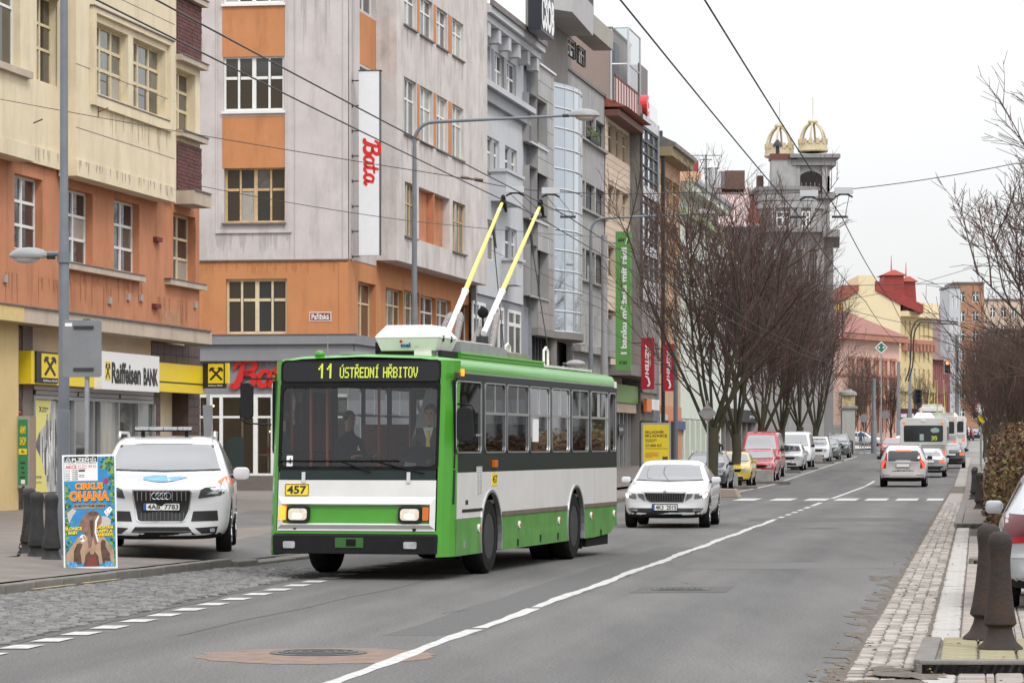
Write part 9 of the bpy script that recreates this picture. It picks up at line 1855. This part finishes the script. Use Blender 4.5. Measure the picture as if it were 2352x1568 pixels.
# advertising board, bin, concrete blocks
Y = 119; ad = thing('advertising_board', 'yellow job advertisement in a pale framed pavement display case', 'advertising board', ((1507 - CX) / F * Y, Y, .12), R(-3)); w = 34 / F * Y; zt, zb = hz(970, Y) - .12, hz(1082, Y) - .12
b = MB(); b.prism(rrect(-w, w, zb, zt, .04), 'y', -.08, .10); b.build('frame', LHEAD, ad); b = MB(); b.box(w, w + .10, -.06, .12, -.1, zt + .04); b.box(-w - .07, -w, -.06, .12, -.1, zt + .04); b.build('side_post', DARKMETAL, ad); b = MB(); b.box(-w * .3, w * .3, 0, .05, -.1, zb); b.build('foot', DARKMETAL, ad)
b = MB(); b.box(-w * .87, w * .88, -.09, -.08, zb + .1, zt - .07); ps = b.build('poster', mat('advert_yellow', (.60, .46, .02), .35, var=.06, scale=2), ad); b = MB(); b.box(-w * .87, w * .88, -.092, -.089, zb + .1, zb + .32); b.build('blue_band', BLUEP, ps)
AX = lambda u: -w + 2 * w * (u - 90) / 1000; AZ_ = lambda v: zt - (v - 180) / F * Y * 1 / 15.16
BRN = mat('advert_brown', (.10, .05, .005), .5); DOR = mat('advert_orange', (.50, .16, .01), .5)
for s, m, u0, u1, v0, v1 in (('SKLADNÍK', BRN, 215, 870, 440, 560), ('SKLADNICE', BRN, 215, 965, 585, 690), ('27.000 Kč', BRN, 230, 780, 920, 1025)): text(ps, s, m, AX(u0), AX(u1), AZ_(v1), AZ_(v0), -.094, bold=.03)
for v, u1, m in ((765, 610, BRN), (805, 620, BRN), (845, 540, BRN), (1085, 970, BRN), (1225, 670, DOR), (1265, 660, DOR), (1305, 670, DOR), (1345, 680, DOR), (1380, 450, DOR)): b = MB(); b.box(AX(225), AX(u1), -.094, -.091, AZ_(v + 9), AZ_(v - 9)); b.build('print_line', m, ps)
b = MB(); b.prism([(AX(810), AZ_(1480)), (AX(985), AZ_(1480)), (AX(985), AZ_(1360)), (AX(800), AZ_(1360))], 'y', -.094, -.091); b.build('print_logo', BRN, ps)
Y = 122; wb_ = thing('waste_container', 'black rounded waste container right of the yellow advertisement', 'waste bin', ((1556 - CX) / F * Y, Y, .1)); b = MB(); b.prism([(-.45, 0), (-.45, .62), (.40, .62), (.34, 0)], 'x', -.26, .20); b.build('bin_body', PLASTIC, wb_, bevel=.03); b = MB(); b.prism([(-.48, .62)] + [(-.48 + .96 * k / 8, .62 + .42 * math.sin(math.pi * (.35 + .65 * k / 8)) ) for k in range(9)], 'x', -.28, .24); b.build('lid', mat('glossy_black', (.02, .02, .022), .2), wb_, bevel=.02)
r_ = random.Random(9)
for k, (px, Y, w, lab) in enumerate(((1676, 129, .30, 'narrow concrete block in front of the yellow hatchback'), (1731, 143.5, .85, 'wide concrete block in front of the red car'), (1789, 172, .40, 'rounded concrete block in front of the silver estate'), (1836, 183, .30, 'mossy concrete block by the white and grey van'), (1873, 207, .42, 'concrete block in front of the white off-roader'), (1899, 217, .36, 'concrete block in front of the dark fronted estate'))):
 X = (px - CX) / F * Y; t = thing('concrete_block', lab, 'concrete block', (X, Y, rise(Y) + .03), R(-8), 'concrete blocks between the parked cars'); b = MB(); b.box(-w, w, 0, .4, .10, .62 + r_.uniform(-.05, .05)); b.build('block', CONCRETE, t, bevel=.03); b = MB(); b.box(-w - .2, w + .75, -.2, .7, 0, .12); b.build('slab', KERB, t, bevel=.02)
rw_ = thing('kerb_ramp_stone', 'small sandy stone block at the start of the parking row', 'stone block', (*gpt(1660, 1142), .0), R(-10)); b = MB(); b.prism([(-.5, 0), (.55, 0), (.42, .28), (-.5, .30)], 'y', -.2, .9); b.build('stone', plaster('sandy_stone', (.30, .25, .20)), rw_, bevel=.02)
# wires
def wire(name, label, pts, r, sag=0., group=None, n=14):
 b = MB(); P = []
 for a, c in zip(pts, pts[1:]):
  for k in range(n): t = k / n; q = Vector(a).lerp(Vector(c), t); q.z -= sag * 4 * t * (1 - t); P.append(q)
 P.append(Vector(pts[-1])); o = Vector((P[0].x, P[0].y, 0)); b.tube([q - o for q in P], r, 5); ob = b.build(name, CABLE, None); ob.location = o; return tag(ob, label, 'wire', group)
GW_ = 'trolley contact wires'
for x0, Y0, lab in ((-.15, 53.6, 'left contact wire over the trolleybus, touched by its left pole'), (.478, 54.3, 'right contact wire over the trolleybus, touched by its right pole'), (1.035, 29.4, 'left contact wire of the pair over the far lane'), (1.78, 29.4, 'right contact wire of the pair over the far lane')):
 f = lambda Y: (x0 + ROAD * (Y - Y0), Y, 5.80 + rise(Y)); wire('contact_wire', lab, [f(-10), f(58), f(92), f(128), f(165), f(205), f(250), f(330)], .0095, .12, GW_)
sx = lambda px, py, Y=58: at(px, py, Y)
def span(label, pts, hang, Yh):
 wire('span_wire', label, pts, .008, .04, 'span wires across the street')
 for px, py, wx in hang:
  p = sx(px, py, Yh); t = thing('wire_hanger', '%s contact wire hanger on the span wire at %d metres' % (wx[1], Yh), 'wire hanger', (p.x, Yh, 0), 0, 'contact wire hangers'); t['label'] = wx[1]; b = MB(); b.box(-.16, .16, -.05, .05, p.z - .04, p.z + .07); b.build('clamp', SILVER, t); b = MB(); X1 = wx[0] - p.x; b.tube([(-.10, 0, p.z - .05), (X1 - .10, .4, 5.85)], .006, 4); b.tube([(.10, 0, p.z - .05), (X1 + .10, .4, 5.85)], .006, 4); b.tube([(-.16, 0, p.z - .1), (-.06, 0, p.z - .05), (.06, 0, p.z - .05), (.16, 0, p.z - .1)], .018, 5); b.build('dropper', CABLE, t); b = MB(); b.tube([(X1 - .14, .4, 5.83), (X1 + .14, .4, 5.83)], .025, 6); b.build('ear', DARKMETAL, t)
span('span wire from the beige house across both pairs of contact wires', [at(0, 228, 76), sx(1075, 411), sx(1270, 440), sx(1590, 441), sx(1858, 441), sx(1938, 436), sx(2330, 376), sx(2500, 360)], [(1183, 437, (.477, 'hanger of the left near contact wire')), (1265, 440, (1.0, 'hanger of the right near contact wire')), (1858, 446, (5.11, 'hanger of the left far-lane contact wire')), (1938, 440, (5.86, 'hanger of the right far-lane contact wire'))], 58)
b = MB(); a, c = sx(1058, 407), sx(1110, 414); b.tube([a, a.lerp(c, .35), a.lerp(c, .4), a.lerp(c, .6), a.lerp(c, .65), c], [.03, .03, .012, .012, .03, .03], 6); o = b.build('insulator', mat('brown_insulator', (.09, .05, .02), .5), None); tag(o, 'brown insulator pair on the span wire above the bus poles', 'insulator')
wire('span_wire', 'thin span wire from the beige house corner past the corner house', [at(459, 427, 95), at(930, 506, 95), at(1388, 545, 134)], .010, .05); wire('span_wire', 'thin span wire from the corner house over the bus poles', [at(1130, 575, 125), at(1388, 690, 134)], .010, .05); wire('span_wire', 'span wire from the thick wire pole through the trees', [at(1388, 560, 134), at(1760, 655, 134), at(2420, 640, 134)], .012, .1); wire('span_wire', 'span wire above the junction near the yellow house', [at(1930, 690, 262), at(2095, 655, 262), at(2400, 560, 262)], .02, .1); wire('span_wire', 'lower span wire across the junction', [at(1920, 702, 268), at(2090, 744, 285), at(2200, 742, 290)], .025, .1)
wire('span_wire', 'span wire over the far queue of buses', [at(1990, 880, 268), at(2090, 905, 320), at(2198, 900, 290), at(2330, 905, 250)], .03, .1)
# people on the pavements
DKC = (.025, .025, .028)
person('man in dark clothes standing on the pavement between the first trees', ((1649 - CX) / F * 165, 165, rise(165) + .15), R(-8), DKC, (.03, .03, .035), h=1.8)
person('pedestrian in a blue jacket walking on the pale pavement of the junction', ((1977 - CX) / F * 300, 300, rise(300) + .12), R(170), (.03, .07, .13), (.03, .03, .035), h=1.75, pose='walk')
for px, Y, top, lab in ((2097, 345, (.45, .05, .06), 'small figure in red at the far junction'), (2106, 345, (.04, .12, .35), 'small figure in blue at the far junction'), (1726, 175, DKC, 'dark haired figure behind the yellow car'), (2222, 395, DKC, 'dark figure on the far right pavement'), (2230, 398, DKC, 'second dark figure on the far right pavement')): person(lab, ((px - CX) / F * Y, Y, rise(Y) + .1), R(px % 90), top, (.03, .03, .035), h=1.72, pose='walk', group='distant pedestrians')
